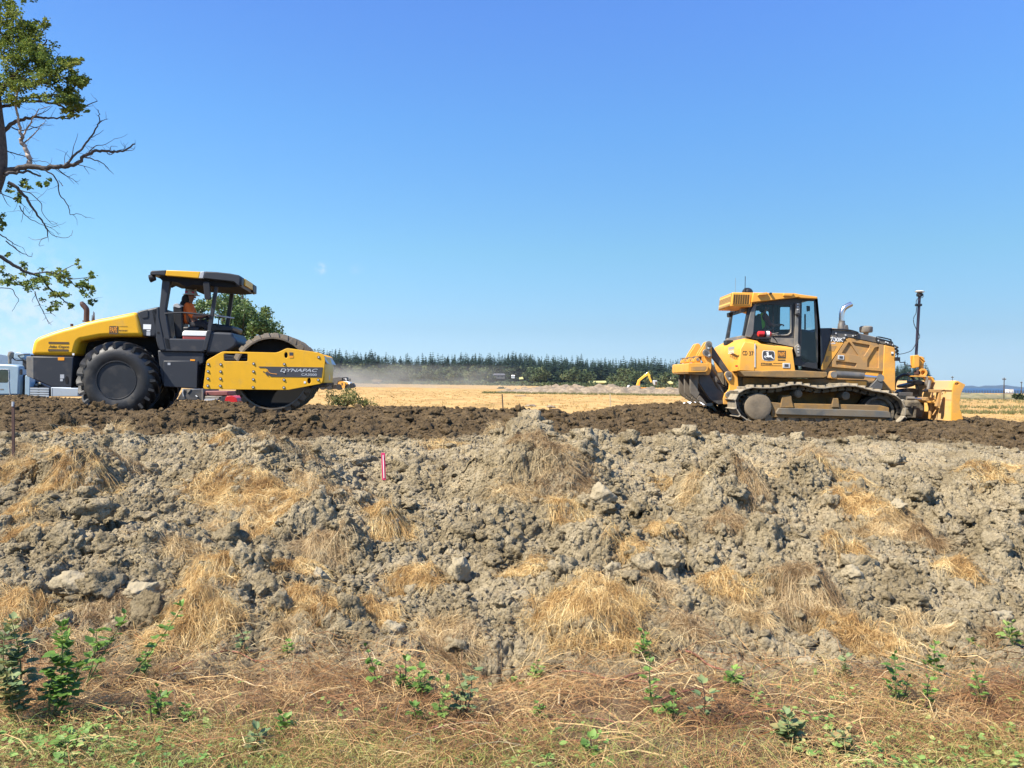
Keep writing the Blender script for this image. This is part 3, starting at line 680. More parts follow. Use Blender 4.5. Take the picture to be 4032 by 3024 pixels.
# straw lying loose over the bank
n = 26000
x, y = spread(n, -9, 9, 4.3, 11.0); dn = patchy(.8, 777, 0, 1, 2.5)(x, y)
k = rng.uniform(0, 1, len(x)) < dn * (1 - .8 * sstep(8, 10.5, y)); x = x[k]; y = y[k]; n = len(x)
V, f = ribbons(lying(x, y, rng.uniform(0, 2 * PI, n), rng.uniform(.04, .16, n), 4, .012, .5), rng.uniform(.0014, .003, n))
tag(link_mesh('loose_straw', np_mesh('loose_straw', V, f, 4), M['straw']), 'single straws strewn over the grey spoil bank', 'straw', kind='stuff')
# litter of mown stalks at the foot
def litter(name, n, y0, y1, L0, L1, w0, w1, mt, label, cat, dens=None, ang=.45, lift=.02):
    x = rng.uniform(-3.7, 3.7, n); y = rng.uniform(y0, y1, n)
    k = np.abs(x) < y * .68 + .3; x = x[k]; y = y[k]
    if dens is not None:
        k = rng.uniform(0, 1, len(x)) < dens(x, y); x = x[k]; y = y[k]
    n = len(x)
    az = rng.normal(0, ang, n) + np.where(rng.uniform(0, 1, n) < .5, PI, 0)
    V, f = ribbons(lying(x, y, az, rng.uniform(L0, L1, n), 4, lift, .35, 1), rng.uniform(w0, w1, n))
    tag(link_mesh(name, np_mesh(name, V, f, 4), mt), label, cat, kind='stuff')
litter('stalk_litter', 40000, 3.1, 5.0, .03, .20, .0010, .0032, M['straw_red'], 'reddish brown mown stalks and straw littering the ground', 'litter', lambda x, y: (1 - .85 * sstep(4.2, 4.6, y + .2 * vnoise(x * 3, y * 3, 5))) * np.clip(.62 + .9 * fbm(x * 2.2, y * 2.6, 19, 3), .12, 1), .75, .045)
litter('broken_canes', 900, 3.2, 4.7, .12, .5, .003, .007, M['straw_red'], 'broken brown stalks thicker than the straw they lie in', 'litter', None, .7, .04)
litter('bleached_stalks', 420, 3.2, 4.8, .08, .35, .003, .006, M['straw_pale'], 'bleached pale stalks lying across the red brown litter', 'litter', None, .9, .05)
litter('pale_straw_litter', 26000, 3.1, 5.3, .03, .18, .0010, .0026, M['straw'], 'pale dry straw scattered at the foot of the bank', 'litter', lambda x, y: np.clip(.35 + 1.0 * fbm(x * 1.3, y * 1.6, 15, 3) - .6 * sstep(4.4, 4.9, y), 0, 1), .8, .03)
# grass along the bottom edge, greenest at the right
n = 52000
x = rng.uniform(-3.0, 3.1, n); y = rng.uniform(3.1, 4.7, n)
gd = lambda x, y: np.clip(np.clip(1.2 - (y - 3.35) * 2.4, 0, 1) * np.clip(.35 + .9 * fbm(x * .9, y * 1.2, 77, 2) + .3 * (x > -.5), 0, 1) + .8 * sstep(.9, 2.3, x) * (1 - sstep(4.0, 4.6, y)) * np.clip(.3 + fbm(x * 1.3, y * 1.3, 78, 2), 0, 1), 0, 1)
k = rng.uniform(0, 1, n) < gd(x, y); x = x[k]; y = y[k]; n = len(x)
V, f = ribbons(standing(x, y, rng.uniform(0, 2 * PI, n), rng.uniform(.05, .19, n), np.abs(rng.normal(.5, .35, n)), 5, .6), rng.uniform(.0010, .0024, n))
tag(link_mesh('grass', np_mesh('grass', V, f, 4), M['grass']), 'thin yellow green grass along the bottom of the picture', 'grass', kind='stuff')

def leaf_faces(c, d, nrm, L, W):
    "a pointed oval leaf as 6 corners folded along its middle"
    d = d / (np.linalg.norm(d) + 1e-9); s = np.cross(d, nrm); s /= (np.linalg.norm(s) + 1e-9); u = np.cross(s, d)
    v = [c, c + d * L * .3 + s * W * .5 + u * W * .12, c + d * L * .68 + s * W * .42 + u * W * .10, c + d * L, c + d * L * .68 - s * W * .42 + u * W * .10, c + d * L * .3 - s * W * .5 + u * W * .12]
    return v
def leafmesh(leaves):
    V = []; Fc = []
    for L_ in leaves:
        o = len(V); V += L_
        Fc += [(o, o + 1, o + 2), (o, o + 2, o + 3), (o, o + 3, o + 4), (o, o + 4, o + 5)]
    return np.array(V), np.array(Fc)
def tube_mesh(paths, radii, sides=5):
    V = []; Fc = []; o = 0
    for pts, rr in zip(paths, radii):
        pts = np.asarray(pts, float); k = len(pts); rr = np.broadcast_to(rr, (k,))
        t = np.gradient(pts, axis=0); t /= np.linalg.norm(t, axis=1)[:, None] + 1e-9
        ref = np.array([0, 0, 1.0]) if abs(t[0][2]) < .9 else np.array([1.0, 0, 0])
        a = np.cross(t, ref); a /= np.linalg.norm(a, axis=1)[:, None] + 1e-9; b = np.cross(t, a)
        th = np.arange(sides) * 2 * PI / sides
        ring = pts[:, None] + (a[:, None] * np.cos(th)[None, :, None] + b[:, None] * np.sin(th)[None, :, None]) * rr[:, None, None]
        V.append(ring.reshape(-1, 3))
        i = np.arange(k - 1)[:, None] * sides + np.arange(sides)[None]; j = np.arange(k - 1)[:, None] * sides + (np.arange(sides)[None] + 1) % sides
        Fc.append((np.stack([i, j, j + sides, i + sides], 2) + o).reshape(-1, 4)); o += k * sides
    return np.concatenate(V), np.concatenate(Fc)
def shoot(px, py, h, lab, lean=(0, 0), big=1.0, nst=3, sparse=False):
    x, y, z = ground_hit(px, py); z = gz1(x, y)
    S = 1.0 / F * y; H = h * S
    rt_ = empty('bramble_shoot', (x, y, z))
    tag(rt_, lab, 'weed', 'green bramble shoots at the foot of the bank')
    paths = []; rad = []; leaves = []
    for j in range(nst):
        a = random.uniform(0, 6.28); sp = random.uniform(.05, .3) * H
        hh = H * (1 if j == 0 else random.uniform(.45, .85))
        top = np.array([lean[0] * H * (1 if j == 0 else random.uniform(.3, 1)) + math.cos(a) * sp * (j > 0), lean[1] * H + math.sin(a) * sp * .7 * (j > 0), hh])
        k = 8; s = np.linspace(0, 1, k)
        bend = np.array([random.uniform(-.1, .1), random.uniform(-.1, .1), 0]) * H
        p = top[None] * s[:, None] + bend[None] * np.sin(s * PI)[:, None]
        paths.append(p); rad.append(np.linspace(.0035, .0012, k) * big)
        nn = int((2.0 if big >= 1.5 else 1.0) * random.choice((6, 8, 10)) * (hh / H) * max(1, H / .2))
        for q in range(nn):
            f_ = .22 + .78 * (q + random.random()) / nn
            c = np.array([np.interp(f_, s, p[:, d]) for d in range(3)])
            az = q * 2.4 + random.uniform(-.4, .4); el = random.uniform(-.1, .8) + (.5 if f_ > .9 else 0)
            d = np.array([math.cos(az) * math.cos(el), math.sin(az) * math.cos(el), math.sin(el)])
            L0 = random.uniform(.020, .048) * big * (1 - .5 * abs(f_ - .5))
            c2 = c + d * L0 * .45
            paths.append(np.stack([c, c2])); rad.append(.0009)
            for da in (-.85, 0, .85):
                d2 = np.array([math.cos(az + da) * math.cos(el), math.sin(az + da) * math.cos(el), math.sin(el) + random.uniform(-.25, .1)])
                nrm = np.array([random.uniform(-.3, .3), random.uniform(-.3, .3), 1])
                leaves.append(leaf_faces(c2, d2, nrm, L0 * (1 if da == 0 else .78), L0 * .62))
    V, f = tube_mesh(paths, rad); link_mesh('stem', np_mesh('stem', V, f, 4), M['stem' if random.random() < .5 else 'stemdark'], rt_)
    V, f = leafmesh(leaves); link_mesh('leaves', np_mesh('leaves', V, f, 3), M[random.choice(('bramble', 'bramble', 'weed', 'weed2'))], rt_)
for a in [
    (60, 2860, 420, 'tallest leafy bramble shoot at the left edge of the picture', (-.05, 0), 1.5, 4),
    (200, 2850, 380, 'dense leafy bramble shoot next to the tallest one at the left edge', (.1, 0), 1.5, 4),
    (330, 2720, 300, 'bramble shoot with a bright young tip leaning right at far left', (.55, 0), 1.4, 2),
    (470, 2720, 330, 'long thin bramble shoot leaning far right in front of the grey slab', (.75, 0), 1.2, 1),
    (560, 2690, 120, 'small bramble sprig under the long leaning shoot', (.1, 0), 1.0, 3),
    (605, 2880, 160, 'bright green bramble shoot in the red litter at lower left', (.1, 0), 1.3, 4),
    (725, 2870, 80, 'small bright sprig right of the bright green shoot', (.1, 0), 1.1, 2),
    (470, 2900, 90, 'pale green sprig low in the red litter at left', (.2, 0), 1.1, 2),
    (350, 2925, 50, 'little round leaved sprig at the bottom left', (.0, 0), 1.1, 2),
    (955, 2590, 110, 'sprig against the clods at the foot of the bank left of centre', (-.1, 0), 1.1, 3),
    (1130, 2610, 70, 'small sprig at the bank foot right of another sprig', (.05, 0), 1.0, 2),
    (1120, 2920, 90, 'leafy sprig in dark litter below the left centre', (-.1, 0), 1.3, 3),
    (1480, 2730, 170, 'upright bramble shoot with bare lower stem left of centre', (-.25, 0), 1.2, 2),
    (1580, 2750, 150, 'bushy bramble shoot between two others left of the centre', (.1, 0), 1.3, 4),
    (1660, 2760, 130, 'bramble shoot with a brown stub beside it', (.05, 0), 1.2, 4),
    (1745, 2860, 190, 'bramble shoot on dark stems left of the round clod on litter', (-.1, 0), 1.1, 3),
    (1820, 2860, 230, 'taller bramble shoot on dark stems touching the round clod', (.15, 0), 1.2, 4),
    (1650, 2860, 80, 'low spreading sprig under the paired dark stemmed shoots', (-.3, 0), 1.1, 2),
    (2040, 2660, 90, 'fresh green sprig before the dark hole beside the straw heap', (.0, 0), 1.2, 5),
    (2110, 2660, 80, 'sprig on the edge of the straw heap right of the dark hole', (.05, 0), 1.1, 3),
    (2130, 2850, 70, 'small yellow green sprig alone in the middle of the litter', (-.1, 0), 1.0, 2),
    (2320, 2990, 80, 'bright sprig at the bottom edge below the middle', (.05, 0), 1.2, 3),
    (2520, 2610, 110, 'sprig high at the right end of the straw heap', (.1, 0), 1.2, 3),
    (2580, 2820, 220, 'tall sparse bramble shoot in front of the crossing canes', (-.1, 0), 1.2, 2),
    (2640, 2860, 120, 'broad leaved sprig beside the tall sparse shoot', (.1, 0), 1.3, 3),
    (2750, 2860, 180, 'bramble shoot with wide leaves right of the crossing canes', (.05, 0), 1.3, 2),
    (2880, 2740, 110, 'bushy sprig under the bent cane at the bank foot', (.2, 0), 1.2, 4),
    (3330, 2680, 100, 'soft green sprig at the right foot of the bank', (.0, 0), 1.1, 4),
    (3530, 2800, 230, 'tall leafy shoot right of the reddish litter patch', (-.05, 0), 1.2, 3),
    (3680, 2640, 140, 'green sprig beside the small pale clod at right', (.0, 0), 1.2, 4),
    (3830, 2520, 50, 'tiny green sprig high on the right foot of the bank', (.0, 0), 1.0, 3),
    (3990, 2580, 90, 'sprig at the right edge of the picture', (-.1, 0), 1.2, 4),
    (3860, 2790, 170, 'dark stemmed sparse shoot among grass at far right', (-.2, 0), 1.1, 2),
    (3640, 2830, 150, 'pale leafy shoot in the grass right of the reddish patch', (.1, 0), 1.1, 3),
    (3110, 2960, 120, 'broad leaved sprig at the bottom right of the litter', (-.1, 0), 1.5, 3),
    (3300, 2990, 100, 'wide leaved sprig at the bottom edge right of centre', (.2, 0), 1.4, 3),
    (1000, 2990, 90, 'sprig at the bottom edge left of centre', (.2, 0), 1.4, 3),
    (240, 2990, 80, 'low leafy sprig in the bottom left corner', (.2, 0), 1.3, 3),
]: shoot(*a)
# flat low leaves between the stalks
leaves = []
CC = [(random.uniform(-.66, .66), random.choice((random.uniform(3.2, 3.7), random.uniform(3.3, 4.4))), random.uniform(.05, .2)) for _ in range(95)]
for i in range(6200):
    y = random.uniform(3.1, 4.5); x = random.uniform(-.68, .68) * y
    if i % 2: cc_ = CC[(i // 2) % 95]; y = cc_[1] + random.gauss(0, cc_[2] * .8); x = cc_[0] * cc_[1] + random.gauss(0, cc_[2])
    if not 3.05 < y < 4.75: continue
    d_ = float(np.clip(.8 - (y - 3.3) * 1.0, 0.06, 1)) * (.45 + .8 * float(fbm(np.array([x * 1.2]), np.array([y * 1.4]), 88, 2)[0])) + .35 * (x > 1.2)
    d_ *= float(np.clip(.15 + 1.7 * fbm(np.array([x * 1.7]), np.array([y * 2.4]), 188, 3)[0], 0, 1)) if i % 2 == 0 else .9
    if random.random() > d_: continue
    z = gz1(x, y) + random.uniform(.004, .075); az = random.uniform(0, 6.28); z0_ = random.random()
    for da in (-.8, 0, .8):
        d = np.array([math.cos(az + da), math.sin(az + da), random.uniform(-.2, .5)])
        L0 = random.uniform(.010, .025) * (1.6 if z0_ > .85 else 1)
        leaves.append(leaf_faces(np.array([x, y, z]), d, np.array([random.uniform(-.5, .5), random.uniform(-.6, .2), 1]), L0, L0 * .7))
V, f = leafmesh(leaves)
tag(link_mesh('ground_cover_leaves', np_mesh('leaves', V, f, 3), M['lowleaf']), 'low green and yellowing leaves between the stalks', 'ground cover', kind='stuff')
# long dead canes one can pick out: photo points from end to end
CANES = [([(1480, 2700), (1700, 2665), (1990, 2655), (2220, 2658)], .006, 'cane', 'long brown cane lying level below the straw heap'),
         ([(2220, 2662), (2400, 2690), (2600, 2730)], .005, 'cane', 'brown cane running right from under the straw heap'),
         ([(2440, 2710), (2560, 2660), (2700, 2600)], .0075, 'cane', 'thick brown cane rising to the right beside the straw heap'),
         ([(2700, 2590), (2790, 2630), (2880, 2680)], .0075, 'cane', 'thick brown cane sloping down from the bend at right'),
         ([(2600, 2780), (2800, 2720), (2990, 2665)], .005, 'cane', 'thin cane crossing under the bent thick one'),
         ([(1700, 2890), (1900, 2920), (2150, 2935), (2500, 2950)], .005, 'cane', 'reddish cane along the lower middle of the litter'),
         ([(1650, 2910), (1850, 2870), (2050, 2845), (2300, 2850), (2480, 2885)], .0045, 'cane', 'arched reddish cane above the lower middle one'),
         ([(0, 2910), (200, 2880), (420, 2850), (560, 2810)], .005, 'cane', 'long reddish cane at the lower left edge'),
         ([(0, 2960), (250, 2945), (500, 2935)], .005, 'cane', 'reddish cane at the left below the longer one'),
         ([(640, 2680), (760, 2640), (900, 2580)], .005, 'cane', 'dark red cane left of centre pointing at the small sprig'),
         ([(900, 2580), (1000, 2610), (1090, 2645)], .004, 'cane', 'short dark cane right of the small sprig at the bank foot'),
         ([(1830, 2895), (1960, 2860), (2060, 2830)], .0055, 'canepale', 'bleached stick lying in the middle of the litter'),
         ([(2200, 2800), (2205, 2720), (2230, 2665)], .006, 'canepale', 'pale stalk standing against the straw heap'),
         ([(200, 2960), (420, 2925), (620, 2920)], .0045, 'canepale', 'pale stick in the lower left litter'),
         ([(3000, 2830), (3200, 2815), (3450, 2790)], .004, 'canepale', 'pale curved stem in the reddish patch at right'),
         ([(2870, 2850), (3080, 2810), (3260, 2840), (3420, 2910)], .004, 'cane', 'dark curved cane under the reddish patch at right'),
         ([(3310, 2690), (3330, 2750), (3320, 2800)], .006, 'canepale', 'short upright stub in the reddish patch'),
         ([(850, 2680), (1000, 2720), (1050, 2730)], .005, 'canepale', 'pale double straw stalk left of centre')]
for pts, r, mt, lab in CANES:
    W = []
    for (a, b) in pts:
        x, y, z = ground_hit(a, b); W.append((x, y, gz1(x, y) + .02))
    W = np.array(W); t = np.linspace(0, 1, len(W)); tt = np.linspace(0, 1, 16)
    p = np.stack([np.interp(tt, t, W[:, d]) for d in range(3)], 1)
    p[1:-1] = (p[:-2] + p[1:-1] * 2 + p[2:]) / 4
    p[:, 2] += .008 * np.sin(tt * 9); p[:, 1] += .01 * np.sin(tt * 7 + 1)
    V, f = tube_mesh([p], [np.linspace(r, r * .6, 16)], 6)
    o0 = p.mean(0); me = np_mesh('cane', V - o0, f, 4); me.shade_smooth()
    o = link_mesh('dead_cane', me, M[mt]); o.location = o0
    tag(o, lab, 'cane', 'dead canes lying at the foot of the bank')
# ------------------------------------------------------------------ machine building kit
class Rig:
    "a machine's own frame: x along it, y across it (0 = side nearest the road), z up; photo pixels are read on planes of equal y"
    def __init__(s, name, px, Y, z, yaw):
        p = P(px, 1500, Y); s.o = np.array([p[0], p[1], z]); s.yaw = yaw
        s.L = np.array([math.cos(yaw), math.sin(yaw), 0]); s.W = np.array([-math.sin(yaw), math.cos(yaw), 0])
        s.root = empty(name, s.o, yaw)
    def p(s, px, py, w=0.0):
        d = ray(px, py); t = ((s.o + s.W * w - CAM) @ s.W) / (d @ s.W); q = CAM + d * t - s.o
        return np.array([q @ s.L, w, q[2]])
    def pts(s, L_, w=0.0): return [s.p(a, b, w) for a, b in L_]
class Crop:
    "reads points noted on an enlarged crop of the photo"
    def __init__(s, x0, y0, k): s.x0, s.y0, s.k = x0, y0, k
    def __call__(s, *uv): return [(s.x0 + u * s.k, s.y0 + v * s.k) for u, v in uv]
def bm_obj(name, bm, mt, parent, **k):
    bmesh.ops.recalc_face_normals(bm, faces=bm.faces)
    me = bpy.data.meshes.new(name); bm.to_mesh(me); bm.free()
    return link_mesh(name, me, mt, parent, **k)
def add_prism(bm, P0, P1):
    "P0, P1: matching loops of 3D points"
    a = [bm.verts.new(p) for p in P0]; b = [bm.verts.new(p) for p in P1]; n = len(a)
    bm.faces.new(a); bm.faces.new(b[::-1])
    for i in range(n): bm.faces.new((a[i], b[i], b[(i + 1) % n], a[(i + 1) % n]))
def prism(rig, pts, w0, w1, name, mt, parent=None, w=None, grow=0.0, **k):
    "outline read at plane w (default w0) and carried across from w0 to w1"
    q = rig.pts(pts, w0 if w is None else w)
    bm = bmesh.new(); A = [(a[0], w0, a[2]) for a in q]; c = np.mean(A, 0)
    B = [(c[0] + (a[0] - c[0]) * (1 + grow), w1, c[2] + (a[2] - c[2]) * (1 + grow)) for a in A]
    add_prism(bm, A, B)
    return bm_obj(name, bm, mt, parent or rig.root, **k)
def add_box(bm, x0, x1, y0, y1, z0, z1):
    add_prism(bm, [(x0, y0, z0), (x1, y0, z0), (x1, y0, z1), (x0, y0, z1)], [(x0, y1, z0), (x1, y1, z0), (x1, y1, z1), (x0, y1, z1)])
def box(rig, x0, x1, y0, y1, z0, z1, name, mt, parent=None, **k):
    bm = bmesh.new(); add_box(bm, x0, x1, y0, y1, z0, z1); return bm_obj(name, bm, mt, parent or rig.root, **k)
def add_ring(bm, c, axis, prof, seg=48, cap=True):
    "revolve (offset along axis, radius) pairs round an axis through c"
    axis = Vector(axis).normalized(); a = axis.orthogonal().normalized(); b = axis.cross(a); c = Vector(c); rings = []
    for (d, r) in prof:
        rings.append([bm.verts.new(c + axis * d + (a * math.cos(t) + b * math.sin(t)) * r) for t in [2 * PI * i / seg for i in range(seg)]])
    for r0, r1 in zip(rings[:-1], rings[1:]):
        for i in range(seg): bm.faces.new((r0[i], r0[(i + 1) % seg], r1[(i + 1) % seg], r1[i]))
    if cap: bm.faces.new(rings[0][::-1]); bm.faces.new(rings[-1])
def lathe(rig, c, axis, prof, name, mt, parent=None, seg=48, cap=True, **k):
    bm = bmesh.new(); add_ring(bm, c, axis, prof, seg, cap); k.setdefault('smooth', True)
    return bm_obj(name, bm, mt, parent or rig.root, **k)
def add_cyl(bm, a, b, r, r2=None, seg=14):
    a = Vector(a); b = Vector(b); L_ = (b - a).length
    if L_ < 1e-6: return
    add_ring(bm, a, b - a, [(0, r), (L_, r if r2 is None else r2)], seg)
def rod(rig, a, b, r, name, mt, parent=None, r2=None, seg=14, **k):
    bm = bmesh.new(); add_cyl(bm, a, b, r, r2, seg); k.setdefault('smooth', True); return bm_obj(name, bm, mt, parent or rig.root, **k)
def spline(pts, n=6):
    P_ = [np.array(p, float) for p in pts]; out = []
    for i in range(len(P_) - 1):
        p0 = P_[max(0, i - 1)]; p1 = P_[i]; p2 = P_[i + 1]; p3 = P_[min(len(P_) - 1, i + 2)]
        for j in range(n):
            t = j / n; out.append(.5 * ((2 * p1) + (-p0 + p2) * t + (2 * p0 - 5 * p1 + 4 * p2 - p3) * t * t + (-p0 + 3 * p1 - 3 * p2 + p3) * t ** 3))
    out.append(P_[-1]); return np.array(out)
def tube(rig, pts, r, name, mt, parent=None, n=6, sides=10, sharp=False, **k):
    p = np.array(pts, float) if sharp else spline(pts, n)
    rr = r if not isinstance(r, (list, tuple)) else np.interp(np.linspace(0, 1, len(p)), np.linspace(0, 1, len(r)), r)
    V, f = tube_mesh([p], [rr], sides); me = np_mesh(name, V, f, 4)
    bm = bmesh.new(); bm.from_mesh(me); bpy.data.meshes.remove(me)
    es = [e for e in bm.edges if e.is_boundary]
    if es: bmesh.ops.holes_fill(bm, edges=es, sides=0)
    k.setdefault('smooth', True)
    return bm_obj(name, bm, mt, parent or rig.root, **k)
def curve_mesh(splines, depth, bevel=0.0, res=2):
    "flat outline with holes -> plate in the x/z plane, y from 0 (near) to depth; returns a mesh"
    cu = bpy.data.curves.new('plate', 'CURVE'); cu.dimensions = '2D'; cu.fill_mode = 'BOTH'; cu.extrude = max(1e-4, depth / 2 - bevel); cu.bevel_depth = bevel; cu.bevel_resolution = 1; cu.offset = -bevel
    for pts in splines:
        sp = cu.splines.new('POLY'); sp.points.add(len(pts) - 1)
        for q, (a, b) in zip(sp.points, pts): q.co = (a, b, 0, 1)
        sp.use_cyclic_u = True
    ob = bpy.data.objects.new('plate_tmp', cu); COL.objects.link(ob)
    dg = bpy.context.evaluated_depsgraph_get(); dg.update()
    me = bpy.data.meshes.new_from_object(ob.evaluated_get(dg))
    bpy.data.objects.remove(ob); bpy.data.curves.remove(cu)
    me.transform(Matrix(((1, 0, 0, 0), (0, 0, -1, 0), (0, 1, 0, 0), (0, 0, 0, 1)))); me.transform(Matrix.Translation((0, depth / 2, 0)))
    return me
def plate(rig, outer, holes, w, depth, name, mt, parent=None, bevel=0.004, wread=None, **k):
    ww = w if wread is None else wread
    sp = [[(q[0], q[2]) for q in rig.pts(o, ww)] for o in [outer] + list(holes)]
    me = curve_mesh(sp, depth, bevel); me.transform(Matrix.Translation((0, w, 0)))
    k.setdefault('smooth', True)
    return link_mesh(name, me, mt, parent or rig.root, **k)
def rounded(pts, r, n=4):
    "round the corners of a pixel polygon by radius r (pixels)"
    out = []; m = len(pts)
    for i in range(m):
        p0 = np.array(pts[i - 1], float); p = np.array(pts[i], float); p2 = np.array(pts[(i + 1) % m], float)
        a = p0 - p; b = p2 - p; la = np.linalg.norm(a); lb = np.linalg.norm(b); rr = min(r, la * .45, lb * .45)
        A = p + a / la * rr; B = p + b / lb * rr
        for j in range(n + 1):
            t = j / n; out.append(tuple((1 - t) ** 2 * A + 2 * t * (1 - t) * p + t * t * B))
    return out
def oval(cx, cy, rx, ry, n=20): return [(cx + rx * math.cos(2 * PI * i / n), cy + ry * math.sin(2 * PI * i / n)) for i in range(n)]
def text_obj(rig, s, pa, pb, w, name, mt, parent, hpx, shear=0.0, bold=0.0, off=.003, normal=None, stretch=None):
    "lettering fitted between two photo points (start and end of its base line) on plane w, cap height hpx pixels"
    A = rig.p(*pa, w); B = rig.p(*pb, w); H = rig.p(pa[0], pa[1] - hpx, w)
    cu = bpy.data.curves.new('t', 'FONT'); cu.body = s; cu.size = 1; cu.shear = shear; cu.extrude = .004; cu.offset = bold
    ob = bpy.data.objects.new('t_tmp', cu); COL.objects.link(ob)
    dg = bpy.context.evaluated_depsgraph_get(); dg.update(); me = bpy.data.meshes.new_from_object(ob.evaluated_get(dg))
    bpy.data.objects.remove(ob); bpy.data.curves.remove(cu)
    co = np.array([v.co[:] for v in me.vertices]); x0, x1 = co[:, 0].min(), co[:, 0].max(); y0, y1 = co[:, 1].min(), co[:, 1].max()
    if any(c in s for c in 'gjpqy,'): y0 = 0 if y0 < 0 else y0
    u = np.array(B - A); hh = H[2] - A[2]
    ux = u; uz = np.array([u[2] * -hh / max(1e-6, np.linalg.norm(u)) * 1.0, 0, hh])
    v = A[None] + (co[:, :1] - x0) / (x1 - x0) * ux[None] + (co[:, 1:2] - y0) / (y1 - y0) * uz[None]
    v[:, 1] = w - off - (co[:, 2] > 0) * .002
    me.vertices.foreach_set('co', v.astype(np.float32).ravel()); me.update()
    return link_mesh(name, me, mt, parent)
def sheet(rig, pts, w, name, mt, parent, off=.003, th=.003, **k):
    q = rig.pts(pts, w); bm = bmesh.new(); add_prism(bm, [(a[0], w - off - th, a[2]) for a in q], [(a[0], w - off, a[2]) for a in q])
    return bm_obj(name, bm, mt, parent, **k)

def body_mesh(name, joints, bones, mt, parent, radii, sub=2, root=0):
    "one continuous skinned figure from joints, bones and radii"
    me = bpy.data.meshes.new(name); me.from_pydata([tuple(j) for j in joints], bones, [])
    ob = bpy.data.objects.new(name + '_tmp', me); COL.objects.link(ob)
    sk = ob.modifiers.new('skin', 'SKIN'); sk.use_smooth_shade = True
    for i, r in enumerate(radii): me.skin_vertices[0].data[i].radius = (r, r) if not isinstance(r, tuple) else r
    for i in range(len(joints)): me.skin_vertices[0].data[i].use_root = (i == root)
    sb = ob.modifiers.new('sub', 'SUBSURF'); sb.levels = sub; sb.render_levels = sub
    dg = bpy.context.evaluated_depsgraph_get(); dg.update(); m2 = bpy.data.meshes.new_from_object(ob.evaluated_get(dg))
    bpy.data.objects.remove(ob); m2.name = name
    m2.shade_smooth(); o = bpy.data.objects.new(name, m2); COL.objects.link(o); m2.materials.clear(); m2.materials.append(mt)
    if parent: o.parent = parent
    return o
def ellipsoid(bm, c, r, seg=16, rot=None):
    res = bmesh.ops.create_uvsphere(bm, u_segments=seg, v_segments=seg // 2 + 2, radius=1)
    Mx = Matrix.Translation(c) @ (rot.to_4x4() if rot else Matrix.Identity(4)) @ Matrix.Diagonal((*r, 1))
    bmesh.ops.transform(bm, matrix=Mx, verts=res['verts'])
def seated_person(name, root, hat, skinm, shirt, legs, label, turn=0.0, cap=False):
    "a seated driver facing +x, hips at the root; arms reach forward, five fingers on each hand; clothing and hair are children"
    # joints: hip, waist, chest, neck base, neck, head
    J = []; B = []; Rr = []
    def add(p, r, par=None):
        J.append(p); Rr.append(r)
        if par is not None: B.append((par, len(J) - 1))
        return len(J) - 1
    hip = add((0, 0, .10), .13); wa = add((.01, 0, .27), .125, hip); ch = add((.03, 0, .46), .15, wa); nb = add((.045, 0, .575), .075, ch); nk = add((.06, 0, .63), .052, nb)
    hd = add((.075, 0, .72), .085, nk); add((.085, 0, .80), .078, hd)
    for sg in (-1, 1):
        sh = add((.03, sg * .19, .53), .062, ch); el = add((.14, sg * .25, .28), .045, sh); wr = add((.36, sg * .17, .30), .030, el); pa = add((.43, sg * .15, .31), .034, wr)
        for j in range(4):
            yo = sg * .15 + (j - 1.5) * .019; l = (.055, .064, .060, .048)[j]
            f1 = add((.47, yo, .315), .0095, pa); f2 = add((.47 + l * .55, yo, .300), .0088, f1); add((.465 + l * .6, yo, .272), .0078, f2)
        t1 = add((.435, sg * .15 - sg * .038, .312), .0105, pa); add((.465, sg * .15 - sg * .048, .295), .0092, t1)
        kn = add((.46, sg * .16, .12), .085, hip); an = add((.55, sg * .16, -.30), .052, kn); add((.68, sg * .16, -.34), .045, an)
    body_mesh('body', J, B, M['skin'], root, Rr, 2)
    # face: nose, brow, ears as small shapes in one head-detail mesh
    bm = bmesh.new(); ellipsoid(bm, (.165, 0, .725), (.022, .016, .026), 10)
    for sg in (-1, 1): ellipsoid(bm, (.075, sg * .082, .73), (.018, .012, .03), 10)
    ellipsoid(bm, (.148, 0, .678), (.014, .028, .010), 10)
    bm_obj('face', bm, M['skin'], root, smooth=True)
    bm = bmesh.new()
    for sg in (-1, 1): ellipsoid(bm, (.152, sg * .03, .745), (.008, .013, .008), 8)
    bm_obj('eyes', bm, M['darkcloth'], root, smooth=True)
    # shirt, trousers: slightly larger skins over the same bones
    J2 = [(0, 0, .10), (.01, 0, .27), (.03, 0, .46), (.045, 0, .575)]; B2 = [(0, 1), (1, 2), (2, 3)]; R2 = [.14, .138, .165, .082]
    for sg in (-1, 1):
        k = len(J2); J2 += [(.03, sg * .19, .53), (.135, sg * .245, .29), (.20, sg * .222, .287)]; B2 += [(2, k), (k, k + 1), (k + 1, k + 2)]; R2 += [.074, .060, .052]
    body_mesh('shirt', J2, B2, shirt, root, R2, 2)
    J3 = [(0, 0, .09)]; B3 = []; R3 = [.142]
    for sg in (-1, 1):
        k = len(J3); J3 += [(.46, sg * .16, .12), (.55, sg * .16, -.27)]; B3 += [(0, k), (k, k + 1)]; R3 += [.095, .068]
    body_mesh('trousers', J3, B3, legs, root, R3, 2)
    return root

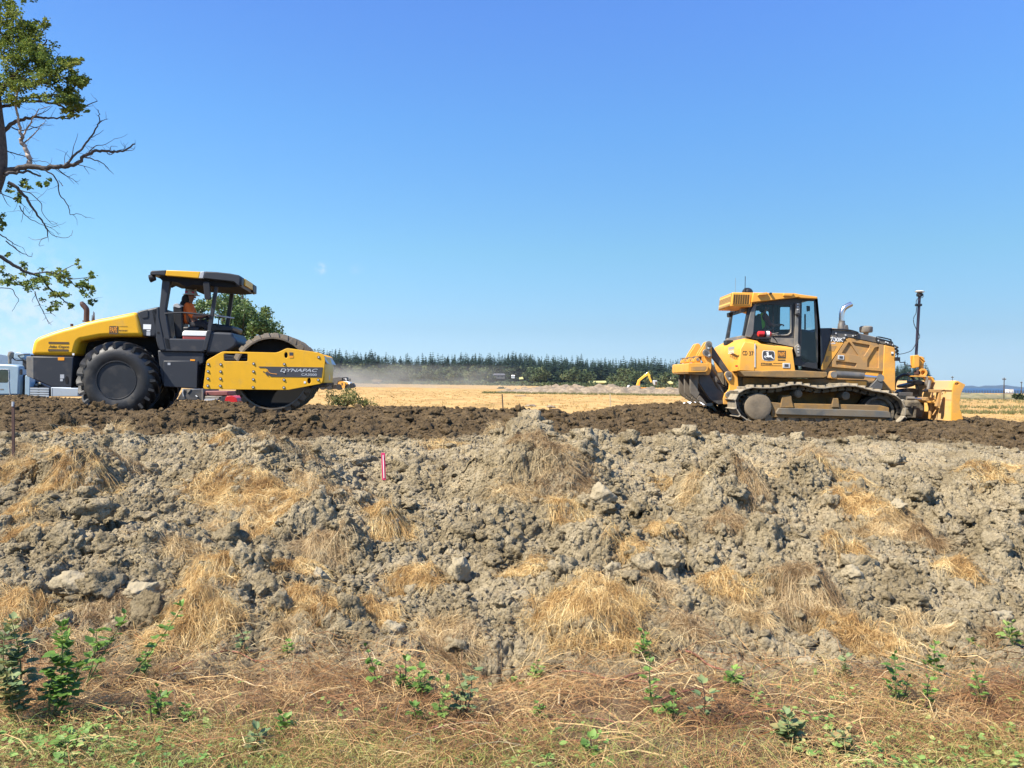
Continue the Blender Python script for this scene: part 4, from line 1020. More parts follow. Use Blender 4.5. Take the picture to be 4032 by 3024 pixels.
# ------------------------------------------------------------------ the drum roller
RO = Rig('drum_roller', 690, 17.35, .80, R(7.5))
tag(RO.root, 'yellow and grey single drum soil roller with an open canopy driving on the berm', 'road roller')
C1 = Crop(60, 1020, 1000 / 2212); C2 = Crop(760, 1280, 640 / 2212); C3 = Crop(60, 1160, 620 / 2143); C4 = Crop(560, 1030, 500 / 2212)
def build_roller():
    r = RO; rt_ = r.root
    # --- drum frame side plates
    outer = rounded(C2((137, 860), (185, 485), (215, 462), (400, 358), (1130, 375), (1180, 360), (1280, 312), (1700, 372), (1785, 405), (1800, 480), (1765, 775), (1735, 800), (1290, 885), (165, 873)), 9)
    hole = rounded(C2((418, 386), (745, 390), (742, 494), (420, 490)), 6)
    sl1 = C2(*oval(1266, 409, 23, 40)); sl2 = C2(*oval(1580, 759, 24, 40))
    fr = plate(r, outer, [hole, sl1, sl2], 0, .045, 'drum_frame', M['ry'], bevel=.008)
    b0 = None
    for (u, v) in [(208, 533), (205, 630), (203, 728), (201, 825), (378, 536), (376, 633), (374, 730), (371, 827), (825, 525), (823, 632), (821, 740), (818, 846), (1242, 531), (1242, 640), (1238, 745), (1236, 850), (1710, 437), (1703, 745)]:
        q = r.p(*C2((u, v))[0], 0)
        if b0 is None:
            bm = bmesh.new(); add_ring(bm, (0, 0, 0), (0, -1, 0), [(0, .031), (.008, .031), (.010, .022)], 18)
            add_ring(bm, (0, -.003, 0), (0, -1, 0), [(0, .018), (.016, .017)], 10)
            b0 = bm_obj('bolt', bm, [M['decal_brown'], M['bright']], fr, smooth=True)
            for p_ in b0.data.polygons: p_.material_index = 1 if p_.index >= 38 else 0
            o = b0
        else: o = b0.copy(); COL.objects.link(o)
        o.location = q
    sheet(r, C2((890, 563), (1768, 575), (1750, 712), (1060, 703), (1030, 672), (1010, 600), (985, 583), (908, 583)), 0, 'name_panel', M['decal_dark'], fr)
    text_obj(r, 'DYNAPAC', C2((1185, 636))[0], C2((1698, 640))[0], 0, 'lettering', M['decal_silver'], fr, 13, .28, .02, .008)
    text_obj(r, 'CA3500', C2((1475, 690))[0], C2((1685, 693))[0], 0, 'model_number', M['decal_silver'], fr, 9.5, .0, .02, .008)
    tube(r, [r.p(*C2(p_)[0], 0) + np.array([0, -.006, 0]) for p_ in [(1010, 600), (1030, 635), (1060, 658), (1145, 668)]], .006, 'name_panel_curl', M['decal_orange'], fr)
    bm = bmesh.new()
    for (u, v, s) in [(962, 636, 9), (985, 645, 6), (1003, 655, 20), (1030, 668, 14), (1012, 680, 12), (1048, 684, 9), (1005, 625, 6), (1030, 700, 5)]:
        q = r.p(*C2((u, v))[0], 0); add_ring(bm, (q[0], -.004, q[2]), (0, -1, 0), [(0, s * .0015), (.003, s * .0015)], 7)
    bm_obj('clod_emblem', bm, M['decal_dark'], fr)
    sheet(r, C2((1312, 372), (1362, 372), (1362, 415), (1312, 415)), 0, 'warning_sticker', M['decal_dark'], fr)
    sheet(r, C2((1312, 419), (1368, 419), (1366, 447), (1312, 446)), 0, 'amber_sticker', M['amber'], fr)
    sheet(r, C2((1508, 765), (1535, 765), (1535, 793), (1508, 793)), 0, 'white_sticker', M['white'], fr)
    me = fr.data.copy(); o = link_mesh('drum_frame', me, [], rt_); o.location = (0, 2.07, 0)
    # --- front crossbeam: yellow box with a grey sloping top and a black scraper below
    a = r.p(*C2((1796, 420))[0], 0); b = r.p(*C2((1762, 790))[0], 0)
    x0 = a[0]; zt = a[2]; zm = zt - .16; zb = b[2]
    def cs(dx, w): return [(x0 - .30 + dx, w, zt), (x0 + dx - .06, w, zt), (x0 + .02 + dx, w, zm), (x0 + .0 + dx, w, zb), (x0 - .25 + dx, w, zb)]
    bm = bmesh.new(); st_ = [(-.02, .05), (.0, .12), (.03, .5), (.04, 1.06), (.03, 1.62), (0, 2.0), (-.02, 2.07)]
    for (d0, w0), (d1, w1) in zip(st_[:-1], st_[1:]):
        pa = [bm.verts.new(p) for p in cs(d0, w0)]; pb = [bm.verts.new(p) for p in cs(d1, w1)]
        for i in range(5): bm.faces.new((pa[i], pb[i], pb[(i + 1) % 5], pa[(i + 1) % 5]))
        if w0 == .05: bm.faces.new(pa)
        if w1 == 2.07: bm.faces.new(pb[::-1])
    bmesh.ops.remove_doubles(bm, verts=bm.verts, dist=1e-4)
    bm_obj('front_crossbeam', bm, M['ry'], rt_, bevel=.015)
    bm = bmesh.new(); add_prism(bm, [(x0 - .055, .06, zt + .004), (x0 + .03, .06, zm - .0), (x0 + .045, .06, zm), (x0 - .05, .06, zt + .012)], [(x0 - .045, 2.06, zt + .004), (x0 + .06, 2.06, zm), (x0 + .075, 2.06, zm), (x0 - .035, 2.06, zt + .012)])
    bm_obj('crossbeam_cover', bm, M['decal_silver'], rt_)
    bm = bmesh.new(); add_prism(bm, [(x0 - .18, .06, zb - .004), (x0 + .0, .06, zb - .004), (x0 - .14, .06, zb - .09), (x0 - .3, .06, zb - .12)], [(x0 - .18, 2.05, zb - .004), (x0 + .03, 2.05, zb - .004), (x0 - .1, 2.05, zb - .09), (x0 - .3, 2.05, zb - .12)])
    for i in range(17):
        add_box(bm, x0 - .03, x0 + .035, .12 + i * .115, .17 + i * .115, zb - .05, zb + .004)
    bm_obj('scraper', bm, M['black'], rt_)
    for (y_, z_, s_) in [(.55, zt - .27, .10), (.85, zt - .36, .08), (.6, zt - .52, .12)]:
        bm = bmesh.new(); add_box(bm, x0 + .02, x0 + .042, y_, y_ + s_ * 1.8, z_, z_ + s_); bm_obj('faded_sticker', bm, M['decal_silver'], rt_)
    # rear cross member of the drum frame
    q0 = r.p(*C2((215, 470))[0], 0); q1 = r.p(*C2((150, 870))[0], 0)
    box(r, q0[0] - .02, q0[0] + .18, .05, 2.05, q1[2] + .05, q0[2] - .08, 'rear_crossbeam', M['black'])
    # --- drum with pads
    c = r.p(1072, 1470, .14); R0 = float(r.p(1072, 1327, .14)[2] - c[2])
    dr = lathe(r, (c[0], 0, c[2]), (0, 1, 0), [(.13, R0 - .035), (.13, R0), (2.0, R0), (2.0, R0 - .035), (1.99, R0 - .036), (.45, R0 - .036)], 'drum', M['drum'], seg=72, cap=False)
    lathe(r, (c[0], 0, c[2]), (0, 1, 0), [(.42, R0 - .04), (.44, .25), (.40, .24), (.40, .0001)], 'drum_head', M['void'], dr, seg=48)
    bm = bmesh.new(); n = 26
    for row in range(9):
        yc = .245 + row * .2075
        for i in range(n):
            t = 2 * PI * (i + .5 * (row % 2)) / n + .05
            u = Vector((math.cos(t), 0, math.sin(t))); v = Vector((-math.sin(t), 0, math.cos(t))); C0 = Vector((c[0], yc, c[2])) + u * (R0 - .012)
            lo = [C0 + v * (sa * .085) + Vector((0, sb * .098, 0)) for sa, sb in ((-1, -1), (1, -1), (1, 1), (-1, 1))]
            hi = [C0 + u * .108 + v * (sa * .05) + Vector((0, sb * .058, 0)) for sa, sb in ((-1, -1), (1, -1), (1, 1), (-1, 1))]
            add_prism(bm, lo, hi)
    o = bm_obj('padfoot_studs', bm, M['drum'], dr, bevel=.006); tag(o, kind='stuff')
    # side supports seen through the slot, with hoses
    for i, (za, zb_) in enumerate([(405, 415), (432, 428), (455, 462), (476, 470)]):
        A = r.p(*C2((400, za))[0], .25); B = r.p(*C2((760, zb_))[0], .25)
        tube(r, [A, (A + B) / 2 + np.array([0, 0, random.uniform(-.03, .03)]), B], .018, 'hose', M['hose'] if i % 2 else M['grey'])
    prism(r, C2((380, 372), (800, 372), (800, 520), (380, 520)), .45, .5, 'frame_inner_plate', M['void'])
    # --- rear tyres, rims
    tc = r.p(457, 1497, .02); RT = float(r.p(457, 1342, .02)[2] - tc[2]); kt = RT / .838
    def wheel(w, sg):
        cx, cz = tc[0], tc[2]
        prof = [(a_, b_ * kt) for a_, b_ in [(.10, .38), (.02, .40), (.0, .46), (-.015, .55), (.0, .64), (.045, .715), (.10, .755), (.30, .765), (.50, .755), (.555, .715), (.60, .64), (.615, .55), (.60, .42), (.5, .38)]]
        bm = bmesh.new(); base_ = (cx, w, cz)
        add_ring(bm, base_, (0, 1, 0), prof, 72, cap=False)
        n = 23
        for i in range(n):
            for side in (0, 1):
                t0 = 2 * PI * (i + .5 * side) / n
                # a bar of the tread: from the shoulder, sweeping to the centre line
                A_ = []; K = 6
                for j in range(K + 1):
                    f_ = j / K; y_ = (.005 + .30 * f_) if side == 0 else (.595 - .30 * f_)
                    t = t0 - .34 * f_; rr = [.700, .752, .765, .768, .770, .771, .772][j] - .02; ro = [.800, .828, .836, .838, .838, .838, .838][j]
                    hw = [.030, .034, .033, .031, .028, .026, .024][j] / .8
                    rr *= kt; ro *= kt
                    A_.append([(rr, t - hw * 1.3), (ro, t - hw * .8), (ro, t + hw * .8), (rr, t + hw * 1.3), y_])
                vs = []
                for q in A_: vs.append([bm.verts.new((cx + a_[0] * math.cos(a_[1]), w + q[4], cz + a_[0] * math.sin(a_[1]))) for a_ in q[:4]])
                for j in range(K):
                    for m_ in range(3): bm.faces.new((vs[j][m_], vs[j][m_ + 1], vs[j + 1][m_ + 1], vs[j + 1][m_]))
                bm.faces.new(vs[0][::-1]); bm.faces.new(vs[-1])
        wh = bm_obj('tyre', bm, M['tyre'], rt_, smooth=True, angle=40)
        lathe(r, base_, (0, 1, 0), [(.03, .415), (.005, .405), (.005, .392), (.05, .375), (.20, .36), (.24, .30), (.25, .13), (.20, .12), (.19, .0001)], 'rim', M['rim'], wh, seg=48)
        bm = bmesh.new()
        for i in range(10):
            t = 2 * PI * i / 10; add_ring(bm, (cx + .19 * math.cos(t), w + .245, cz + .19 * math.sin(t)), (0, -1, 0), [(0, .02), (.025, .018)], 8)
        bm_obj('wheel_nuts', bm, M['rim'], wh, smooth=True)
    wheel(.02, 1); wheel(1.5, -1)
    rod(r, (tc[0], .3, tc[2]), (tc[0], 1.7, tc[2]), .16, 'rear_axle', M['black'])
    # --- rear hood
    W0, W1 = .24, 1.88
    hood = C3((205, 828), (222, 725), (238, 655), (262, 612), (300, 582), (350, 560), (500, 505), (640, 462), (790, 425), (960, 370), (1130, 330), (1300, 300), (1480, 262), (1655, 228), (1745, 572), (1300, 570), (1150, 580), (890, 630), (862, 652), (845, 690), (812, 836))
    o = prism(r, hood, W0, W1, 'engine_hood', M['ry'], bevel=.085, seg=4, angle=25)
    o.modifiers['bevel'].limit_method = 'ANGLE'; o.modifiers['bevel'].angle_limit = R(60)
    sheet(r, C3((455, 643), (731, 646), (730, 672), (454, 668)), W0, 'badge_bar', M['decal_brown'], o)
    sheet(r, C3((449, 740), (724, 745), (723, 774), (447, 768)), W0, 'badge_bar', M['decal_brown'], o)
    text_obj(r, 'Atlas Copco', C3((455, 722))[0], C3((731, 724))[0], W0, 'lettering', M['decal_brown'], o, 9.5, .3, .015)
    sheet(r, C3((1283, 427), (1403, 429), (1396, 541), (1277, 537)), W0, 'dealer_badge', M['decal_brown'], o)
    text_obj(r, 'PAP\u00c9', C3((1290, 512))[0], C3((1386, 517))[0], W0, 'lettering', M['decal_orange'], o, 26, .0, .02, .008)
    text_obj(r, 'MACHINERY', C3((1412, 495))[0], C3((1528, 497))[0], W0, 'lettering', M['decal_brown'], o, 4.5, .0, .02)
    for v_ in (429, 543): sheet(r, C3((1412, v_), (1530, v_ + 2), (1530, v_ + 5), (1412, v_ + 3)), W0, 'badge_line', M['decal_brown'], o)
    sheet(r, C3((778, 798), (806, 798), (804, 826), (776, 825)), W0, 'sticker', M['white'], o)
    # grey collar between hood and cab
    o = prism(r, C3((1648, 236), (1690, 218), (1850, 184), (1950, 160), (1953, 215), (1918, 578), (1742, 573)), W0 + .01, W1, 'hood_collar', M['grey'], bevel=.04, seg=3)
    sheet(r, C3((1744, 403), (1851, 407), (1848, 473), (1742, 470)), W0 + .01, 'white_label', M['white'], o)
    sheet(r, C3((1790, 483), (1838, 484), (1837, 500), (1790, 499)), W0 + .01, 'white_label', M['white'], o)
    sheet(r, C3((1788, 506), (1840, 508), (1838, 558), (1786, 556)), W0 + .01, 'white_label', M['decal_silver'], o)
    sheet(r, C3((1732, 242), (1770, 242), (1768, 276), (1732, 274)), W0 + .01, 'white_label', M['white'], o)
    prism(r, rounded(C3((1696, 232), (1806, 205), (1806, 300), (1796, 312), (1725, 320)), 3), W0 - .004, W0 + .03, 'fuel_flap', M['grey'], o, bevel=.004)
    # lower rear body
    o = prism(r, C3((147, 838), (790, 850), (770, 1262), (490, 1255), (152, 1108)), W0 - .02, W1 + .02, 'rear_body', M['grey'], bevel=.02, seg=2)
    slot = C3(*oval(703, 1160, 24, 54)); sheet(r, slot, W0 - .02, 'tie_down_slot', M['void'], o)
    sheet(r, C3((581, 853), (669, 853), (667, 896), (583, 895)), W0 - .02, 'amber_reflector', M['amber'], o)
    sheet(r, C3((613, 1087), (668, 1087), (667, 1141), (612, 1140)), W0 - .02, 'white_label', M['decal_silver'], o)
    sheet(r, C3((613, 1146), (649, 1146), (649, 1179), (613, 1179)), W0 - .02, 'white_label', M['decal_silver'], o)
    prism(r, C3((150, 842), (250, 846), (253, 1150), (152, 1104)), W0 - .026, W0 + .3, 'corner_chamfer', M['decal_silver'] if False else M['grey2'], o, bevel=.01)  # chamfered rear corner in a paler grey than the body
    prism(r, C3((215, 822), (800, 832), (795, 850), (210, 842)), W0 + .02, W1 - .02, 'hood_gap', M['void'])
    # wheel well, chassis, engine bay side
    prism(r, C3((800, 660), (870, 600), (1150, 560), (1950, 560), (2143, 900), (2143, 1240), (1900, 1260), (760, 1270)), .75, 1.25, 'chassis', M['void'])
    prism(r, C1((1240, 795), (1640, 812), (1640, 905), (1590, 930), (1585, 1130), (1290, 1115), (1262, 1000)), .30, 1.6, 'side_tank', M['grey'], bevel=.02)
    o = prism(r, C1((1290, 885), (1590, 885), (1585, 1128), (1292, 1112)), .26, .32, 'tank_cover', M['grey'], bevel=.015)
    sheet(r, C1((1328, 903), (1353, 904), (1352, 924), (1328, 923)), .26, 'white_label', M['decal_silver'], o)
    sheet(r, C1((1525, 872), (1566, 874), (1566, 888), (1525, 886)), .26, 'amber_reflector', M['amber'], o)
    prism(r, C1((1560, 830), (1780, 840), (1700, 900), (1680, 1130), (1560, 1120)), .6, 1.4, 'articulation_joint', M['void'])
    # --- exhaust and stubs on the hood
    ex = [r.p(*C3(q)[0], .55) for q in [(968, 372), (970, 300), (972, 215), (958, 180), (915, 130), (903, 96)]]
    tube(r, ex, [.055, .055, .055, .056, .055, .03], 'exhaust_pipe', M['rust'], n=5, sides=14)
    q = r.p(*C3((966, 372))[0], .55); rod(r, q, q + np.array([0, 0, .03]), .075, 'exhaust_collar', M['rust'])
    for dx, h in ((1046, .09), (1062, .17), (1076, .15)):
        q = r.p(*C3((dx, 335))[0], .8); rod(r, q - np.array([0, 0, .05]), q + np.array([0, 0, h]), .012, 'hood_stub', M['rust'], r2=.006)
    q = r.p(*C3((770, 420))[0], .6); rod(r, q - np.array([0, 0, .02]), q + np.array([0, 0, .035]), .03, 'filler_cap', M['rust'])
    # --- platform and cab frame
    CW0, CW1 = .26, 1.80
    o = prism(r, C1((1215, 660), (1345, 690), (1660, 700), (1652, 812), (1262, 806), (1238, 760)), CW0, CW1, 'platform', M['grey'], bevel=.025)
    prism(r, C1((1236, 800), (1650, 806), (1800, 790), (1780, 835), (1300, 835)), CW0 + .1, CW1 - .1, 'platform_base', M['void'])
    # rounded nose ahead of the platform
    nose = rounded(C1((1655, 628), (1880, 640), (1895, 652), (1898, 672), (1935, 712), (1925, 760), (1880, 792), (1800, 828), (1655, 822)), 14)
    prism(r, nose, CW0 + .02, CW1 - .02, 'front_fairing', M['grey'], bevel=.07, seg=4)
    # posts
    o = prism(r, C4((345, 310), (485, 330), (478, 400), (408, 820), (430, 1010), (520, 1545), (412, 1545), (290, 960), (290, 850)), CW0, CW0 + .16, 'rear_post', M['grey'], bevel=.02)
    prism(r, C4((285, 782), (292, 850), (292, 962), (412, 1545), (300, 1547), (240, 1312), (157, 860), (168, 830)), CW0 - .01, CW0 + .3, 'post_skirt', M['grey'], bevel=.018)
    q = r.p(*C4((283, 1240))[0], CW0); lathe(r, (q[0], CW0 - .012, q[2]), (0, -1, 0), [(0, .024), (.004, .024)], 'lock_hole', M['void'], seg=14)
    prism(r, C4((690, 380), (885, 395), (868, 530), (800, 1250), (700, 1250), (775, 470)), CW1 - .14, CW1, 'rear_post', M['grey'], bevel=.02, w=CW1)
    prism(r, C4((1255, 420), (1322, 420), (1200, 1222), (1128, 1222)), CW0, CW0 + .07, 'front_post', M['grey'], bevel=.012)
    prism(r, C4((1555, 440), (1620, 440), (1520, 1150), (1450, 1150)), CW1 - .08, CW1, 'front_post', M['grey'], bevel=.012, w=CW1)
    prism(r, C4((1128, 1200), (1205, 1200), (1120, 1545), (1040, 1545)), CW0 - .006, CW0 + .07, 'post_foot', M['grey'], bevel=.01)
    # canopy
    RW0, RW1 = .10, 1.92
    def roofpart(name, pts, mt, **k): return prism(r, C4(*pts), RW0, RW1, name, mt, k.pop('parent', None), **k)
    cn = roofpart('canopy', [(130, 228), (140, 175), (162, 156), (420, 148), (398, 242)], M['grey'], bevel=.03, seg=3)
    roofpart('canopy_stripe', [(400, 242), (421, 148), (1012, 176), (980, 290)], M['ry'], bevel=.012)
    roofpart('canopy_corner', [(982, 290), (1014, 176), (1085, 168), (1062, 292)], M['decal_silver'], bevel=.01)
    roofpart('canopy_front', [(1062, 293), (1087, 168), (1300, 180), (1520, 204), (1690, 236), (1712, 262), (1712, 300), (1690, 438), (1590, 352)], M['grey'], bevel=.03, seg=3)
    a = r.p(*C4((1712, 262))[0], RW0); b = r.p(*C4((1695, 420))[0], RW0)
    box(r, a[0] - .02, a[0] + .02, .55, 1.45, b[2] + .05, a[2] + .01, 'front_brow', M['ry'], bevel=.012)
    box(r, a[0] - .02, a[0] + .03, 1.46, 1.90, b[2], a[2], 'work_light_housing', M['black'], bevel=.02)
    box(r, a[0] - .10, a[0] + .02, .12, .30, b[2] + .0, a[2] - .02, 'work_light_housing', M['black'], bevel=.02)
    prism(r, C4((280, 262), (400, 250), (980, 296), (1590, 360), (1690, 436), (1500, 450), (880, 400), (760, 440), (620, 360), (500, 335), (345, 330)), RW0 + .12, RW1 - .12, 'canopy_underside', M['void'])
    for (u, v, w) in ((185, 262, .25), (545, 365, 1.75)):
        q = r.p(*C4((u, v))[0], w); bm = bmesh.new(); add_ring(bm, (q[0] + .05, w, q[2] - .02), (-1, 0, -.25), [(0, .06), (.11, .085), (.115, .08)], 16); bm_obj('work_light', bm, M['black'], rt_, smooth=True)
    # mirror
    mi = prism(r, rounded(C4((1056, 352), (1170, 352), (1192, 660), (1085, 664)), 6), CW0 - .12, CW0 - .04, 'mirror', M['black'], bevel=.02, seg=3)
    tube(r, r.pts(C4((1140, 360), (1135, 335), (1160, 322), (1250, 328), (1300, 350)), CW0 - .02), .014, 'mirror_arm', M['black'], mi)
    # rails, steering, seat, cooler
    tube(r, r.pts(C4((395, 905), (700, 888), (1190, 930)), CW0 - .02), .016, 'hand_rail', M['grey'], sharp=True)
    tube(r, r.pts(C4((900, 905), (1260, 935), (1600, 985)), CW0 + .12), .015, 'front_rail', M['decal_silver'], sharp=True)
    tube(r, r.pts(C4((1330, 1180), (1332, 1030), (1350, 985), (1400, 968), (1500, 975)), CW0 + .25), .012, 'grab_rail', M['black'])
    st = prism(r, rounded(C4((530, 770), (705, 775), (700, 950), (712, 1300), (660, 1352), (575, 1345), (540, 1000)), 8), .62, 1.10, 'seat', M['black'], bevel=.05, seg=3)
    prism(r, rounded(C4((530, 775), (560, 735), (610, 725), (715, 770), (700, 782), (640, 812)), 5), .61, 1.11, 'headrest', M['decal_silver'], st, bevel=.03)
    prism(r, C4((700, 1130), (1000, 1130), (980, 1230), (700, 1240)), .62, 1.12, 'seat_cushion', M['black'], st, bevel=.04, seg=3)
    prism(r, C4((590, 1240), (735, 1180), (800, 1370), (520, 1370)), .75, 1.0, 'seat_base', M['white'], st, bevel=.01)
    prism(r, C4((1100, 1060), (1580, 1120), (1560, 1225), (1130, 1225)), .55, 1.7, 'dashboard', M['black'], bevel=.04)
    q = r.p(*C4((1080, 1010))[0], .86)
    bm = bmesh.new()
    ax = Vector((-.5, 0, .86)).normalized(); a_ = ax.orthogonal().normalized(); b_ = ax.cross(a_); ring = [Vector(q) + (a_ * math.cos(t) + b_ * math.sin(t)) * .19 for t in np.linspace(0, 2 * PI, 25)]
    for p0, p1 in zip(ring[:-1], ring[1:]): add_cyl(bm, p0, p1, .014, seg=8)
    add_cyl(bm, ring[0], ring[12], .011); add_cyl(bm, Vector(q), Vector(q) - ax * .45, .03)
    bm_obj('steering_wheel', bm, M['black'], rt_, smooth=True)
    # driver
    q = r.p(*C4((800, 1085))[0], .86)
    d = empty('person', (0, 0, 0)); M0 = Matrix.Translation(RO.o) @ Matrix.Rotation(RO.yaw, 4, 'Z')
    d.matrix_world = M0 @ Matrix.Translation((q[0] - .02, q[1], q[2] - .12)) @ Matrix.Diagonal((.98, .98, .98, 1))
    seated_person('person', d, True, M['skin'], M['orange'], M['darkcloth'], '')
    tag(d, 'person in a hard hat and orange shirt seated at the wheel of the roller', 'person')
    bm = bmesh.new(); res = bmesh.ops.create_uvsphere(bm, u_segments=28, v_segments=14, radius=1)
    bmesh.ops.delete(bm, geom=[v for v in bm.verts if v.co.z < -.02], context='VERTS')
    bmesh.ops.transform(bm, matrix=Matrix.Translation((.08, 0, .775)) @ Matrix.Diagonal((.142, .122, .125, 1)), verts=bm.verts)
    add_ring(bm, (.085, 0, .772), (.06, 0, 1), [(0, .12), (0, .185), (.008, .187), (.012, .12)], 28, cap=False)
    add_box(bm, -.02, .19, -.012, .012, .86, .905)
    bm_obj('hard_hat', bm, M['hat'], d, smooth=True)
    for (x_, y_, z_, sx) in ((.0, -.112, .83, .035), (.13, -.098, .825, .045)):
        bm = bmesh.new(); ellipsoid(bm, (x_, y_, z_), (sx, .012, .02), 12); bm_obj('hat_sticker', bm, M['pink'], d, smooth=True)
    bm = bmesh.new(); ellipsoid(bm, (-.03, 0, .66), (.10, .10, .13), 16); ellipsoid(bm, (-.07, 0, .56), (.09, .13, .10), 16); bm_obj('hair', bm, M['hair'], d, smooth=True)
    # cooler box on the platform
    cp = rounded(C4((838, 1330), (845, 1262), (862, 1222), (1130, 1215), (1130, 1325)), 4)
    q = r.p(*C4((980, 1330))[0], .32)
    ob = empty('cooler_box', RO.o + RO.L * q[0] + RO.W * .32 + np.array([0, 0, q[2] - .1]), RO.yaw); tag(ob, 'white lidded cooler box with a red body on the roller platform', 'cooler')
    z0 = 0; bm = bmesh.new(); add_box(bm, -.33, .26, 0, .30, z0 - .02, z0 + .14); bm_obj('cooler_body', bm, M['rcool'], ob, bevel=.02)
    bm = bmesh.new(); add_prism(bm, [(-.34, -.01, .14), (.27, -.01, .14), (.27, -.01, .235), (.25, -.01, .25), (-.30, -.01, .25), (-.33, -.01, .21)], [(-.34, .31, .14), (.27, .31, .14), (.27, .31, .235), (.25, .31, .25), (-.30, .31, .25), (-.33, .31, .21)]); bm_obj('lid', bm, M['white'], ob, bevel=.015)
    bm = bmesh.new(); add_ring(bm, (-.02, .12, .25), (0, 0, 1), [(0, .07), (.006, .07)], 20); bm_obj('lid_recess', bm, M['black'], ob)
M['rcool'] = mat('dull_red_plastic', (.28, .045, .04), .5, var=.05)
build_roller()
# ------------------------------------------------------------------ the tracked dozer
DZ = Rig('bulldozer', 3200, 18.8, .80, 0.0)
tag(DZ.root, 'dusty yellow tracked bulldozer with rear ripper and front blade standing on the berm', 'bulldozer')
K5 = Crop(2600, 1100, 600 / 1716); K6 = Crop(3100, 1100, 760 / 2174); K7 = Crop(2780, 1100, 560 / 2212); K8 = Crop(3480, 1360, 240 / 1327); K9 = Crop(2640, 1230, 260 / 1106)
def perforated():
    mt = bpy.data.materials.new('perforated_yellow'); mt.use_nodes = True
    N = mt.node_tree.nodes; L = mt.node_tree.links; b = N['Principled BSDF']; b.inputs['Roughness'].default_value = .6
    tc = N.new('ShaderNodeTexCoord'); mp = N.new('ShaderNodeMapping'); mp.inputs['Rotation'].default_value = (R(90), 0, R(90))
    br = N.new('ShaderNodeTexBrick'); br.inputs['Scale'].default_value = 14; br.inputs['Mortar Size'].default_value = .03
    br.inputs['Color1'].default_value = (.22, .12, .03, 1); br.inputs['Color2'].default_value = (.25, .14, .035, 1); br.inputs['Mortar'].default_value = (.74, .42, .10, 1)
    L.new(tc.outputs['Object'], mp.inputs['Vector']); L.new(mp.outputs[0], br.inputs['Vector']); L.new(br.outputs['Color'], b.inputs['Base Color'])
    return mt
def loft(levels, name, mt, parent, close_top=True, **k):
    bm = bmesh.new(); vs = [[bm.verts.new(p) for p in lv] for lv in levels]
    for a, b in zip(vs[:-1], vs[1:]):
        n = len(a)
        for i in range(n): bm.faces.new((a[i], a[(i + 1) % n], b[(i + 1) % n], b[i]))
    bm.faces.new(vs[0][::-1]); bm.faces.new(vs[-1])
    return bm_obj(name, bm, mt, parent, **k)
